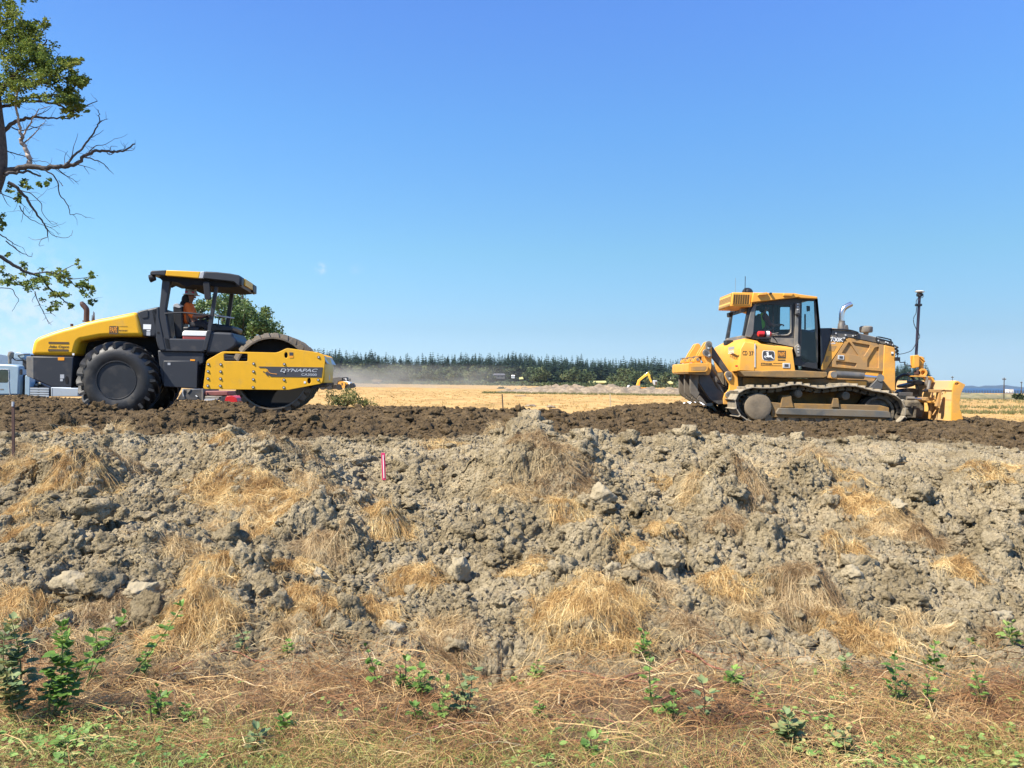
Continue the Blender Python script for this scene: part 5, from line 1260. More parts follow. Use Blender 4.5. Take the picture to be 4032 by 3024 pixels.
def build_dozer():
    r = DZ; rt_ = r.root; CW = 1.45
    def q(c, u, v, w): return r.p(*c((u, v))[0], w)
    # ---------------- tracks
    path = K6((-570, 1330), (-545, 1285), (-505, 1255), (-450, 1232), (-380, 1220), (-300, 1222), (-200, 1222), (-120, 1218), (-60, 1208), (0, 1196), (60, 1188), (130, 1185), (190, 1192), (260, 1205), (350, 1222), (430, 1222), (520, 1212), (620, 1200), (700, 1198), (790, 1205), (880, 1228), (960, 1250), (1050, 1265), (1140, 1282), (1230, 1318), (1290, 1370), (1325, 1440), (1330, 1510), (1300, 1570), (1240, 1612), (1150, 1628), (900, 1630), (600, 1628), (300, 1626), (0, 1622), (-200, 1618), (-330, 1612), (-440, 1585), (-520, 1530), (-565, 1460), (-580, 1390))
    pp = np.array([r.p(a, b, .0) for a, b in path]); pc = np.vstack([pp, pp[:1]])
    sp = spline(pc, 6); d = np.r_[0, np.cumsum(np.linalg.norm(np.diff(sp, axis=0), axis=1))]
    n = int(round(d[-1] / .182)); ss = np.linspace(0, d[-1], n + 1)[:-1]
    pos = np.stack([np.interp(ss, d, sp[:, i]) for i in range(3)], 1); pos2 = np.stack([np.interp((ss + .01) % d[-1], d, sp[:, i]) for i in range(3)], 1)
    for w0 in (0.0, 2.14):
        bm = bmesh.new(); ang = []
        for a, b in zip(pos, pos2):
            t = b - a; ang.append(math.atan2(t[2], t[0]))
        for a, th in zip(pos, ang):
            Mx = Matrix.Translation((a[0], w0, a[2])) @ Matrix.Rotation(-th, 4, 'Y')
            for ya in (.20, .48):
                pts = [(-.105, -.045), (-.06, -.115), (.07, -.115), (.105, -.05), (.08, -.012), (-.09, -.012)]
                add_prism(bm, [Mx @ Vector((x, ya, z)) for x, z in pts], [Mx @ Vector((x, ya + .075, z)) for x, z in pts])
            add_cyl(bm, Mx @ Vector((-.075, .2, -.06)), Mx @ Vector((-.075, .56, -.06)), .026, seg=8)
        tr = bm_obj('track', bm, M['trk'], rt_)
        bm = bmesh.new(); pr = [(-.088, -.012), (.088, -.012), (.088, .010), (-.058, .014), (-.066, .062), (-.082, .062)]
        add_prism(bm, [(x, 0, z) for x, z in pr], [(x, .76, z) for x, z in pr])
        s0 = None
        for a, th in zip(pos, ang):
            if s0 is None: s0 = bm_obj('track_shoe', bm, M['shoe'], tr, bevel=.005); o = s0
            else: o = s0.copy(); COL.objects.link(o)
            o.location = (a[0], w0, a[2]); o.rotation_euler = (0, -th + random.uniform(-.03, .03), 0)
        # sprocket, idler, rollers, frame
        c = r.p(2990, 1601, 0)
        bm = bmesh.new()
        for i in range(24):
            t0, t1 = 2 * PI * i / 24, 2 * PI * (i + .5) / 24
            add_prism(bm, [(c[0] + x, w0 + .3, c[2] + z) for x, z in [(.30 * math.cos(t0), .30 * math.sin(t0)), (.40 * math.cos(t0 + .03), .40 * math.sin(t0 + .03)), (.40 * math.cos(t1 - .03), .40 * math.sin(t1 - .03)), (.30 * math.cos(t1), .30 * math.sin(t1))]],
                      [(c[0] + x, w0 + .38, c[2] + z) for x, z in [(.30 * math.cos(t0), .30 * math.sin(t0)), (.40 * math.cos(t0 + .03), .40 * math.sin(t0 + .03)), (.40 * math.cos(t1 - .03), .40 * math.sin(t1 - .03)), (.30 * math.cos(t1), .30 * math.sin(t1))]])
        add_ring(bm, (c[0], w0 + .30, c[2]), (0, 1, 0), [(0, .33), (.08, .33)], 32)
        spk = bm_obj('sprocket', bm, M['trk'], rt_, smooth=True)
        lathe(r, (c[0], w0, c[2]), (0, 1, 0), [(.06, .0001), (.05, .12), (.06, .26), (.075, .30), (.10, .312), (.30, .312)], 'final_drive', M['hub'], spk, cap=False)
        ci = r.p(3474, 1622, 0)
        lathe(r, (ci[0], w0, ci[2]), (0, 1, 0), [(.20, .0001), (.20, .10), (.24, .12), (.26, .28), (.18, .30), (.18, .355), (.58, .355), (.58, .0001)], 'idler', M['trk'])
        for px in (3035, 3082, 3128, 3180, 3234, 3290, 3344, 3400):
            a = r.p(px, 1650, 0); lathe(r, (a[0], w0, a[2]), (0, 1, 0), [(.16, .04), (.15, .085), (.20, .10), (.22, .12), (.55, .12), (.56, .0001)], 'track_roller', M['hub'], seg=20)
        for (u, v) in ((150, 1290), (690, 1312)):
            a = r.p(*K6((u, v))[0], 0); lathe(r, (a[0], w0, a[2]), (0, 1, 0), [(.12, .0001), (.12, .05), (.13, .055), (.13, .075), (.15, .095), (.48, .095), (.5, .0001)], 'carrier_roller', M['hub'], seg=24)
        def fp(pts, a0, a1, nm, mt, **k):
            qq = r.pts(pts, 0); bm = bmesh.new(); add_prism(bm, [(x[0], w0 + a0, x[2]) for x in qq], [(x[0], w0 + a1, x[2]) for x in qq]); return bm_obj(nm, bm, mt, rt_, **k)
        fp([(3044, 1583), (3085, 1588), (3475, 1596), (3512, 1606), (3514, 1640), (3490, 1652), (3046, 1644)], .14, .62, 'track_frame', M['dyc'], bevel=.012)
        fp([(3062, 1632), (3060, 1624), (3070, 1607), (3110, 1608), (3390, 1614), (3500, 1619), (3512, 1626), (3514, 1646)], .06, .145, 'rock_guard', M['guard'], bevel=.012)
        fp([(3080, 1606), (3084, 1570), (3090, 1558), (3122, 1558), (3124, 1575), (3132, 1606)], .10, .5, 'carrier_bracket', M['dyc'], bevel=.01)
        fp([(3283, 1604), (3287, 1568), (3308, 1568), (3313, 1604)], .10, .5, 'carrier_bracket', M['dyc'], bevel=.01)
    # ---------------- hull between the tracks
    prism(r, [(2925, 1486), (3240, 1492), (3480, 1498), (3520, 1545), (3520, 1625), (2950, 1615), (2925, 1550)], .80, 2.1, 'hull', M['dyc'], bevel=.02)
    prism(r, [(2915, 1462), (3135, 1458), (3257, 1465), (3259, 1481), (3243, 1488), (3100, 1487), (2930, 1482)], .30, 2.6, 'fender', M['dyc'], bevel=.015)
    prism(r, K6((445, 1110), (570, 1125), (640, 1180), (900, 1200), (1075, 1235), (1215, 1262), (1215, 1330), (440, 1300)), .82, 2.08, 'belly', M['trk'])
    prism(r, K6((655, 1137), (895, 1150), (893, 1205), (690, 1195)), .78, .9, 'side_step', M['dy'], bevel=.008)
    prism(r, K6((720, 1480), (850, 1300), (1075, 1235), (1215, 1300), (1200, 1400), (1100, 1470)), .80, .86, 'push_arm_plate', M['trk'])
    # ---------------- rear tank
    def lev(side, sw, rear, rw, front, fw_):
        A = q(K5, *rear, rw); B = q(K5, *side, sw); C0 = q(K5, *front, fw_)
        near = [(A[0], rw, A[2]), (B[0], sw, B[2]), (C0[0], fw_, C0[2])]
        far = [(x, 2 * CW - w, z) for x, w, z in near[::-1]]
        return near + far
    tk = loft([lev((890, 1027), .35, (785, 1045), .80, (1525, 1052), .35), lev((905, 785), .35, (738, 850), .80, (1488, 792), .35), lev((952, 702), .38, (752, 745), .85, (1492, 786), .38), lev((942, 664), .58, (835, 690), .95, (1500, 770), .58)], 'rear_tank', M['dy'], rt_, bevel=.012)
    prism(r, K7((755, 1000), (772, 1000), (772, 1368), (755, 1368)), .335, .36, 'hinge_strip', M['bright'], tk)
    sheet(r, K7((752, 975), (756, 975), (756, 1440), (752, 1440)), .35, 'door_gap', M['void'], tk, off=.001)
    text_obj(r, 'CD', K7((565, 1178))[0], K7((640, 1180))[0], .35, 'fleet_number', M['decal_brown'], tk, 17, 0, .01)
    text_obj(r, '37', K7((668, 1184))[0], K7((738, 1184))[0], .35, 'fleet_number', M['decal_brown'], tk, 17, 0, .01)
    # leaping deer badge
    bo = rounded(K7((880, 1105), (1060, 1112), (1072, 1180), (1060, 1258), (965, 1272), (880, 1252), (868, 1180)), 6)
    sheet(r, bo, .35, 'badge_border', M['white'], tk, th=.003)
    cx_, cy_ = K7((970, 1183))[0]
    sheet(r, [(cx_ + (x - cx_) * .91, cy_ + (y - cy_) * .91) for x, y in bo], .35, 'badge_field', M['decal_dark'], tk, off=.007)
    deer = K7((935, 1158), (950, 1150), (925, 1135), (940, 1132), (948, 1120), (955, 1138), (962, 1122), (972, 1118), (966, 1140), (974, 1158), (968, 1178), (990, 1185), (1005, 1182), (1015, 1168), (1018, 1190), (1030, 1212), (1052, 1236), (1046, 1240), (1012, 1218), (995, 1210), (965, 1214), (940, 1205), (905, 1195), (920, 1210), (940, 1226), (934, 1230), (905, 1212), (898, 1190), (925, 1188), (948, 1190), (945, 1172))
    sheet(r, deer, .35, 'deer_emblem', M['white'], tk, off=.011)
    sheet(r, K7((1113, 1105), (1240, 1108), (1238, 1226), (1113, 1224)), .35, 'dealer_badge', M['decal_brown'], tk)
    text_obj(r, 'PAP\u00c9', K7((1124, 1196))[0], K7((1226, 1200))[0], .35, 'lettering', M['decal_orange'], tk, 21, 0, .02, .008)
    sheet(r, K7((1113, 1245), (1232, 1247), (1232, 1262), (1113, 1260)), .35, 'small_print', M['decal_brown'], tk)
    text_obj(r, 'STRIDER', K7((853, 1322))[0], K7((1030, 1328))[0], .35, 'lettering', M['decal_brown'], tk, 6.5, 0, .02)
    sheet(r, K7((848, 1333), (1180, 1340), (1180, 1344), (848, 1337)), .35, 'badge_line', M['decal_brown'], tk)
    sheet(r, K7((1040, 1300), (1180, 1304), (1180, 1308), (1040, 1304)), .35, 'badge_line', M['decal_brown'], tk)
    def latch(pts, w, par):
        o = prism(r, pts, w - .015, w + .01, 'door_latch', M['bright'], par, bevel=.004)
        c = np.mean(np.array(pts), 0); s = sheet(r, [(c[0] + (x - c[0]) * .55, c[1] + (y - c[1]) * .55) for x, y in pts], w - .014, 'latch_pocket', M['decal_dark'], o)
    latch(K7((1195, 1300), (1308, 1303), (1306, 1380), (1192, 1376)), .35, tk)
    sheet(r, K7((450, 1335), (488, 1338), (487, 1364), (449, 1361)), .42, 'red_reflector', M['red'], tk, off=.035)
    # maker's plate on the rear chamfer
    def chamfer_pts(pts, off=.012):
        A = q(K5, 785, 1045, .80); B = q(K5, 890, 1027, .35); A2 = q(K5, 738, 850, .80); Bm = q(K5, 905, 785, .35)
        out = []
        n_ = np.cross(B - A, A2 - A); n_ /= np.linalg.norm(n_); n_ = n_ if n_ @ (CAM - DZ.o - A) > 0 else -n_
        for a, b in pts:
            dd = ray(*K5((a, b))[0]); o_ = CAM - DZ.o; t = ((A + n_ * off - o_) @ n_) / (dd @ n_); out.append(o_ + dd * t)
        return out, n_
    for nm, pts, mt in (('maker_plate', [(765, 765), (830, 755), (830, 785), (765, 795)], M['decal_silver']),):
        P1, n_ = chamfer_pts(pts); bm = bmesh.new(); add_prism(bm, P1, [p - n_ * .006 for p in P1]); bm_obj(nm, bm, mt, tk)
    P1, n_ = chamfer_pts([(765, 838), (830, 830), (830, 790), (765, 798)], .004)
    cu = bpy.data.curves.new('t', 'FONT'); cu.body = 'DEERE'; cu.offset = .02; ob = bpy.data.objects.new('t', cu); COL.objects.link(ob); dg = bpy.context.evaluated_depsgraph_get(); dg.update(); me = bpy.data.meshes.new_from_object(ob.evaluated_get(dg)); bpy.data.objects.remove(ob)
    co = np.array([v.co[:] for v in me.vertices]); u = (co[:, :1] - co[:, 0].min()) / np.ptp(co[:, 0]); v_ = co[:, 1:2] / co[:, 1].max()
    co = (P1[0] * (1 - u) + P1[1] * u) * (1 - v_) + (P1[3] * (1 - u) + P1[2] * u) * v_
    me.vertices.foreach_set('co', co.astype(np.float32).ravel()); link_mesh('lettering', me, M['white'], tk)
    a = q(K7, 355, 980, 1.0); box(r, a[0] - .08, a[0] + .08, .9, 1.2, a[2] - .06, a[2] + .05, 'rear_lamp', M['black'], tk, bevel=.01)
    # ---------------- cab
    W0, W1 = .62, 2.28
    out = K7((735, 378), (1335, 288), (1480, 292), (1440, 1000), (1378, 1060), (1120, 1000), (640, 905), (700, 480))
    win = rounded(K7((795, 385), (1312, 400), (1312, 780), (1290, 845), (1200, 850), (735, 845), (775, 480)), 8)
    for w, nm in ((W0, 'cab_side_frame'), (W1 - .05, 'cab_side_frame')):
        plate(r, out, [win], w, .05, nm, M['cab'], bevel=.004, wread=W0)
    door = K7((1445, 292), (1738, 300), (1780, 762), (1792, 1405), (1440, 1345), (1375, 1330), (1378, 1060), (1440, 1000))
    dg_ = rounded(K7((1492, 335), (1702, 338), (1735, 760), (1738, 1300), (1500, 1290), (1478, 1240)), 6)
    for w in (W0 + .02, W1 - .07): dd_ = plate(r, door, [dg_], w, .05, 'cab_door', M['cab'], bevel=.004, wread=W0 + .02)
    for (pts, w) in ((win, W0 + .025), (win, W1 - .025)):
        qq = r.pts(pts, W0); bm = bmesh.new(); bm.faces.new([bm.verts.new((a[0], w, a[2])) for a in qq]); bm_obj('side_window', bm, M['glass'], rt_)
    for w in (W0 + .045, W1 - .045):
        qq = r.pts(dg_, W0 + .02); bm = bmesh.new(); bm.faces.new([bm.verts.new((a[0], w, a[2])) for a in qq]); bm_obj('door_window', bm, M['glass'], rt_)
    # window frame lip and dusty lower panel
    tube(r, r.pts(K7((1318, 400), (1322, 780), (1300, 840), (1240, 868), (1030, 868)), W0 - .012), .016, 'window_seal', M['grey2'], n=5)
    tube(r, r.pts(K7((1045, 385), (1045, 845)), W0 + .02), .009, 'window_slider', M['black'], sharp=True)
    prism(r, K7((1010, 905), (1368, 915), (1364, 1048), (1120, 998), (1010, 975)), W0 - .012, W0, 'lower_side_panel', M['grey2'])
    # rear pillars and rear glass
    prism(r, K7((700, 480), (760, 372), (790, 390), (765, 480), (735, 850), (700, 905), (610, 890)), W0 - .015, W0 + .1, 'rear_pillar', M['grey2'], bevel=.01)
    a = q(K7, 590, 500, W0); b = q(K7, 620, 900, W0); t_ = q(K7, 690, 400, W0)
    prism(r, K7((650, 470), (705, 455), (640, 890), (570, 880)), W0 + .02, W0 + .12, 'rear_pillar', M['cab'], bevel=.01)
    prism(r, K7((650, 470), (705, 455), (640, 890), (570, 880)), W1 - .16, W1 - .04, 'rear_pillar', M['cab'], bevel=.01, w=W0)
    A0 = q(K7, 668, 475, W0); A1 = q(K7, 598, 885, W0)
    bm = bmesh.new(); bm.faces.new([bm.verts.new(v) for v in ((A0[0], W0 + .1, A0[2]), (A1[0], W0 + .1, A1[2]), (A1[0], W1 - .15, A1[2]), (A0[0], W1 - .15, A0[2]))]); bm_obj('rear_window', bm, M['glass'], rt_)
    box(r, A1[0] - .04, A1[0] + .12, W0 + .02, W1 - .04, A1[2] - .10, A1[2] + .03, 'rear_sill', M['grey2'], bevel=.02)
    box(r, A0[0] - .02, A0[0] + .1, W0 + .02, W1 - .04, A0[2] - .02, A0[2] + .16, 'rear_header', M['black'], bevel=.02)
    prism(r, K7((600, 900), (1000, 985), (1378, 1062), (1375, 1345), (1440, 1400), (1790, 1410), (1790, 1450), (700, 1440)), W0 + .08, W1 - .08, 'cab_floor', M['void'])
    # front of the cab: glass and pillars between the doors
    B0 = q(K7, 1738, 300, W0); B1 = q(K7, 1780, 762, W0); B2 = q(K7, 1792, 1405, W0)
    for (y0_, y1_) in ((W0 + .02, W0 + .1), (W1 - .1, W1 - .02)):
        bm = bmesh.new(); add_prism(bm, [(B0[0] - .06, y0_, B0[2]), (B0[0], y0_, B0[2]), (B1[0], y0_, B1[2]), (B2[0], y0_, B2[2]), (B2[0] - .08, y0_, B2[2])], [(B0[0] - .06, y1_, B0[2]), (B0[0], y1_, B0[2]), (B1[0], y1_, B1[2]), (B2[0], y1_, B2[2]), (B2[0] - .08, y1_, B2[2])]); bm_obj('front_pillar', bm, M['cab'], rt_)
    bm = bmesh.new(); bm.faces.new([bm.verts.new(v) for v in ((B0[0] - .02, W0 + .1, B0[2]), (B1[0] - .02, W0 + .1, B1[2]), (B1[0] - .02, W1 - .1, B1[2]), (B0[0] - .02, W1 - .1, B0[2]))]); bm_obj('windscreen', bm, M['glass'], rt_)
    # hinge post
    prism(r, K7((1392, 560), (1440, 560), (1432, 1010), (1380, 1055), (1370, 1050)), W0 - .03, W0, 'hinge_post', M['grey2'], bevel=.006)
    for pts in (K7((1392, 372), (1412, 365), (1467, 372), (1462, 540), (1395, 545)), K7((1380, 1050), (1440, 1000), (1470, 1045), (1470, 1195), (1400, 1205))):
        hb = prism(r, pts, W0 - .07, W0, 'door_hinge', M['grey2'], bevel=.008)
        c = np.mean(np.array(pts), 0)
        for dy in (-14, -3, 8):
            a = r.p(c[0], c[1] + dy, W0 - .07); bm = bmesh.new(); add_ring(bm, a, (0, -1, 0), [(0, .018), (.014, .016)], 8); bm_obj('hinge_bolt', bm, M['bright'], hb, smooth=True)
    lathe(r, q(K7, 1435, 545, W0 - .1), (0, -1, 0), [(-.1, .04), (0, .045), (.03, .03)], 'door_stop', M['black'], seg=16)
    # roof and cooling unit
    prism(r, K7((735, 205), (1380, 215), (1460, 232), (1736, 268), (1736, 300), (1480, 290), (1440, 276), (1330, 290), (715, 356)), .48, 2.42, 'cab_roof', M['dy'], bevel=.012)
    prism(r, K7((805, 250), (832, 218), (952, 198), (945, 238)), .42, .50, 'roof_lug', M['dy'], bevel=.006)
    prism(r, K7((985, 222), (1000, 203), (1030, 208), (1028, 228)), .42, .50, 'roof_lug', M['black'], bevel=.006)
    prism(r, K7((1205, 252), (1218, 214), (1372, 216), (1335, 256)), .42, .50, 'roof_lug', M['dy'], bevel=.006)
    ac = prism(r, K7((388, 418), (415, 200), (742, 205), (712, 428)), .55, 1.75, 'cooling_unit', M['dy'], bevel=.015)
    gr = prism(r, rounded(K7((418, 222), (698, 228), (682, 395), (408, 388)), 3), .535, .56, 'grille_frame', M['dy'], ac, bevel=.004)
    bm = bmesh.new()
    for i in range(7):
        for j in range(11):
            u = 432 + i * 36 - j * 1.2; v = 235 + j * 13.6 + i * .8; qq = r.pts(K7((u, v), (u + 27, v + .6), (u + 26, v + 8.5), (u - 1, v + 8)), .535)
            add_prism(bm, [(x[0], .531, x[2]) for x in qq], [(x[0], .534, x[2]) for x in qq])
    bm_obj('grille_slots', bm, M['void'], gr)
    a0 = q(K7, 412, 215, .55); a1 = q(K7, 390, 405, .55)
    bm = bmesh.new(); add_prism(bm, [(a0[0] - .012, .62, a0[2]), (a1[0] - .012, .62, a1[2]), (a1[0] - .012, 1.68, a1[2]), (a0[0] - .012, 1.68, a0[2])], [(a0[0] + .0, .62, a0[2]), (a1[0] + .0, .62, a1[2]), (a1[0], 1.68, a1[2]), (a0[0], 1.68, a0[2])])
    bm_obj('rear_grille', bm, perforated(), ac)
    a = q(K7, 645, 200, 1.2); bm = bmesh.new(); ellipsoid(bm, a, (.13, .12, .11), 18); bm_obj('roof_beacon', bm, M['black'], rt_, smooth=True)
    a = q(K7, 607, 165, 1.1); rod(r, a, a + np.array([.0, 0, .33]), .008, 'antenna', M['black']); rod(r, a - np.array([0, 0, .06]), a + np.array([0, 0, .05]), .018, 'antenna_base', M['black'])
    a = q(K7, 455, 205, 1.6); rod(r, a, a + np.array([0, 0, .36]), .0035, 'antenna', M['grey2'])
    prism(r, rounded(K7((355, 515), (420, 505), (418, 560), (400, 585), (358, 580)), 3), 1.2, 1.4, 'rear_mirror', M['black'], bevel=.015)
    tube(r, r.pts(K7((418, 520), (455, 520), (457, 490)), 1.3), .010, 'mirror_arm', M['black'], sharp=True)
    prism(r, K7((545, 452), (600, 450), (602, 505), (545, 515)), .75, .9, 'rear_camera', M['grey2'], bevel=.01)
    # ---------------- inside the cab: seat, levers, driver
    prism(r, rounded(K7((770, 560), (850, 540), (870, 700), (880, 850), (800, 880), (740, 860)), 5), 1.15, 1.7, 'seat', M['black'], bevel=.04)
    prism(r, K7((830, 830), (1120, 830), (1120, 930), (830, 930)), 1.15, 1.7, 'seat_base', M['black'], bevel=.04)
    prism(r, K7((1130, 780), (1480, 770), (1700, 800), (1760, 1000), (1760, 1380), (1130, 1000)), 1.0, 1.9, 'dash_console', M['black'], bevel=.05)
    prism(r, rounded(K7((1570, 410), (1620, 415), (1620, 490), (1575, 500)), 3), 1.0, 1.05, 'cab_monitor', M['black'], bevel=.01)
    rod(r, q(K7, 1540, 540, .95), q(K7, 1540, 780, .95), .02, 'lever', M['black'])
    a = q(K7, 895, 830, 1.42)
    d = empty('person', DZ.o + np.array([a[0] - .06, a[1], a[2] - .12])); d.scale = (1.0, 1.0, 1.0)
    seated_person('person', d, False, M['skin'], M['shirt'], M['darkcloth'], '')
    bm = bmesh.new(); ellipsoid(bm, (.055, 0, .765), (.112, .098, .10), 18); ellipsoid(bm, (.015, 0, .71), (.08, .09, .10), 16); bm_obj('hair', bm, M['hair'], d, smooth=True)
    bm = bmesh.new()
    for sg in (-1, 1): ellipsoid(bm, (-.02, sg * .13, .40), (.10, .05, .20), 12)
    bm_obj('vest_stripe', bm, M['hivis'], d, smooth=True)
    tag(d, 'dark haired person in a maroon shirt driving inside the bulldozer cab', 'person')
    # fire extinguisher in its bracket on the tank top
    a = q(K7, 800, 848, .45); b = q(K7, 1018, 850, .45); ex = empty('fire_extinguisher', DZ.o + a)
    tag(ex, 'red fire extinguisher lying in a bracket below the bulldozer cab window', 'extinguisher')
    bm = bmesh.new(); L_ = b[0] - a[0]; add_ring(bm, (0, 0, 0), (1, 0, 0), [(0, .04), (.02, .066), (L_ * .82, .066), (L_ * .94, .05), (L_, .025)], 22); bm_obj('cylinder', bm, M['red'], ex, smooth=True)
    bm = bmesh.new(); add_ring(bm, (L_ * .60, 0, 0), (1, 0, 0), [(0, .069), (L_ * .22, .069)], 22, cap=False); bm_obj('instruction_label', bm, M['white'], ex, smooth=True)
    bm = bmesh.new(); add_cyl(bm, (L_, 0, 0), (L_ + .06, 0, .0), .022); add_cyl(bm, (L_ + .03, 0, 0), (L_ + .16, 0, .035), .008); add_cyl(bm, (L_ + .03, 0, -.005), (L_ + .15, 0, -.03), .008); bm_obj('valve', bm, M['steel'], ex, smooth=True)
    bm = bmesh.new(); add_ring(bm, (L_ * .45, 0, 0), (1, 0, 0), [(0, .073), (.04, .073)], 22, cap=False); add_box(bm, 0.0, L_ * .9, -.08, .15, -.12, -.09); bm_obj('bracket', bm, M['black'], ex)
    tube(r, r.pts(K7((1040, 905), (1075, 930), (1110, 985)), .5), .012, 'hose', M['hose'])
    prism(r, K7((870, 905), (985, 930), (975, 985), (830, 950)), .42, .6, 'extinguisher_mount', M['black'])
    # ---------------- engine hood
    H0, H1 = .86, 2.04
    hd = prism(r, K6((378, 552), (500, 548), (690, 566), (820, 606), (1000, 650), (1190, 700), (1218, 765), (1218, 1255), (1072, 1250), (440, 1110), (380, 1020)), H0 + .04, H1 - .04, 'hood', M['dyb'], bevel=.02)
    prism(r, K6((376, 549), (502, 547), (478, 690), (372, 1018), (352, 1018), (372, 700)), H0 - .001, H1 + .001, 'cowl', M['grey'], bevel=.01)
    prism(r, K6((503, 562), (690, 568), (820, 608), (1000, 652), (1192, 700), (1206, 752), (1095, 735), (700, 655), (655, 662), (636, 712), (480, 698)), H0 - .004, H1 + .004, 'hood_top_cover', M['slate'], bevel=.015)
    text_obj(r, '700K', K6((484, 700))[0], K6((628, 704))[0], H0 - .004, 'model_number', M['white'], hd, 16, 0, .012, .005)
    w_ = prism(r, K6((478, 700), (636, 713), (432, 1018), (374, 1018)), H0, H0 + .05, 'side_wedge', M['dy'], bevel=.006)
    text_obj(r, 'LGP', K6((482, 728))[0], K6((542, 730))[0], H0, 'model_number', M['white'], w_, 6, 0, .02)
    sheet(r, rounded(K6((475, 745), (556, 750), (525, 810), (462, 806)), 2), H0, 'wedge_recess', M['dyb'], w_, off=.001)
    sheet(r, rounded(K6((440, 862), (480, 864), (450, 930), (425, 928)), 2), H0, 'wedge_recess', M['dyb'], w_, off=.001)
    holes = [rounded(K6((612, 832), (693, 706), (705, 712), (806, 862)), 3), rounded(K6((728, 704), (930, 740), (925, 775), (868, 865), (850, 862)), 3), rounded(K6((900, 988), (903, 900), (985, 768), (1034, 758), (1030, 994)), 3), rounded(K6((550, 915), (785, 945), (768, 990), (552, 960)), 3)]
    pn = plate(r, K6((672, 668), (700, 660), (1090, 738), (1078, 1036), (470, 984)), holes, H0 + .0, .04, 'side_panel', M['dyb'], bevel=.004)
    latch(K6((572, 852), (642, 855), (640, 905), (570, 900)), H0, pn)
    prism(r, K6((1092, 740), (1218, 768), (1218, 1256), (1072, 1250)), H0 - .01, H1 + .01, 'radiator_guard', M['dy'], bevel=.012)
    a = q(K6, 1218, 770, H0); b = q(K6, 1218, 1200, H0)
    bm = bmesh.new()
    for j in range(22): zz_ = b[2] + (a[2] - b[2]) * j / 22; add_box(bm, a[0], a[0] + .02, H0 + .1, H1 - .1, zz_, zz_ + .03)
    bm_obj('front_grille', bm, M['grey2'], rt_)
    prism(r, rounded(K6((885, 1040), (1030, 1045), (1028, 1090), (880, 1085)), 2), H0 + .03, H0 + .05, 'lower_panel', M['dy'], bevel=.004)
    sheet(r, K6((1170, 815), (1196, 817), (1196, 838), (1170, 836)), H0 - .01, 'sticker', M['white'], hd); sheet(r, K6((1170, 838), (1196, 840), (1195, 858), (1170, 856)), H0 - .01, 'sticker', M['decal_dark'], hd)
    # hood rails with their bolts
    for pts in (((505, 568), (512, 562), (690, 570), (780, 592), (798, 605), (790, 632), (750, 642)), ((1000, 690), (1004, 660), (1025, 648), (1150, 675), (1168, 690), (1165, 718))):
        tube(r, r.pts(K6(*pts), H0 - .03), .016, 'hood_rail', M['hose'], n=4)
    for (u, v) in ((545, 608), (740, 637), (770, 636), (1022, 690), (1108, 708), (1130, 716), (1183, 735), (655, 628), (510, 655), (640, 662)):
        a = q(K6, u, v, H0 - .01); bm = bmesh.new(); add_ring(bm, a, (0, -1, 0), [(0, .022), (.02, .018)], 10); bm_obj('rail_bolt', bm, M['bright'], hd, smooth=True)
    # exhaust and pre-cleaner
    E = r.pts(K6((612, 495), (611, 420), (618, 365), (640, 325), (680, 298), (722, 278)), 1.25)
    tube(r, E, .064, 'exhaust_pipe', M['chrome'], n=8, sides=20)
    lathe(r, q(K6, 612, 560, 1.25), (0, 0, 1), [(0, .10), (.13, .085), (.15, .072), (.20, .072)], 'exhaust_base', M['slate'])
    prism(r, K6((636, 572), (652, 512), (684, 514), (697, 580)), 1.15, 1.35, 'exhaust_bracket', M['slate'], bevel=.01)
    lathe(r, q(K6, 886, 625, 1.5), (0, 0, 1), [(0, .06), (.05, .06), (.06, .14), (.09, .155), (.19, .155), (.215, .12), (.225, .0001)], 'air_precleaner', M['grey2'])
    # ---------------- lift cylinder and its brackets
    A = q(K6, 545, 1072, .70); Bq = q(K6, 858, 1088, .70); Cq = q(K6, 1040, 1108, .70)
    rod(r, A, Bq, .078, 'lift_cylinder', M['slate']); rod(r, Bq, Cq, .034, 'lift_rod', M['chrome'])
    prism(r, K6((480, 1100), (505, 1040), (530, 1030), (560, 1050), (560, 1110), (570, 1125), (480, 1112)), .60, .84, 'cylinder_bracket', M['dyb'], bevel=.01)
    prism(r, K6((560, 1030), (830, 1045), (830, 1054), (560, 1040)), .68, .74, 'oil_line', M['steel'])
    prism(r, K6((925, 1218), (1000, 1135), (1030, 1085), (1060, 1075), (1082, 1095), (1072, 1235), (1000, 1235)), .66, .76, 'lift_arm', M['slate'], bevel=.01)
    lathe(r, q(K6, 1047, 1110, .66), (0, -1, 0), [(0, .085), (.02, .085), (.022, .03)], 'lift_pin', M['steel'], seg=20)
    lathe(r, q(K6, 523, 1072, .60), (0, -1, 0), [(0, .075), (.02, .075), (.022, .03)], 'lift_pin', M['steel'], seg=20)
    # ---------------- blade, centre ball, tilt gear
    bl = prism(r, K6((1888, 1140), (1862, 1300), (1850, 1600), (1872, 1604), (1978, 1580), (1935, 1470), (1925, 1380), (1940, 1290), (1990, 1186), (1930, 1146)), -.18, 3.08, 'blade', M['bld'], bevel=.01)
    plate(r, K6((1868, 1215), (1872, 1180), (1895, 1150), (1928, 1146), (2006, 1186), (1955, 1290), (1940, 1380), (1946, 1460), (1984, 1575), (1850, 1600), (1858, 1300)), [K6(*oval(1911, 1177, 24, 14))], -.22, .035, 'blade_end_plate', M['dy'])
    for (v0, w_h) in ((1246, .02), (1356, .012), (1436, .03), (1548, .012)):
        a = q(K6, 1860, v0, -.18); box(r, a[0] - .008, a[0] + .02, -.16, 3.0, a[2] - w_h * .4, a[2] + w_h * .4, 'blade_rib', M['bld'], bl)
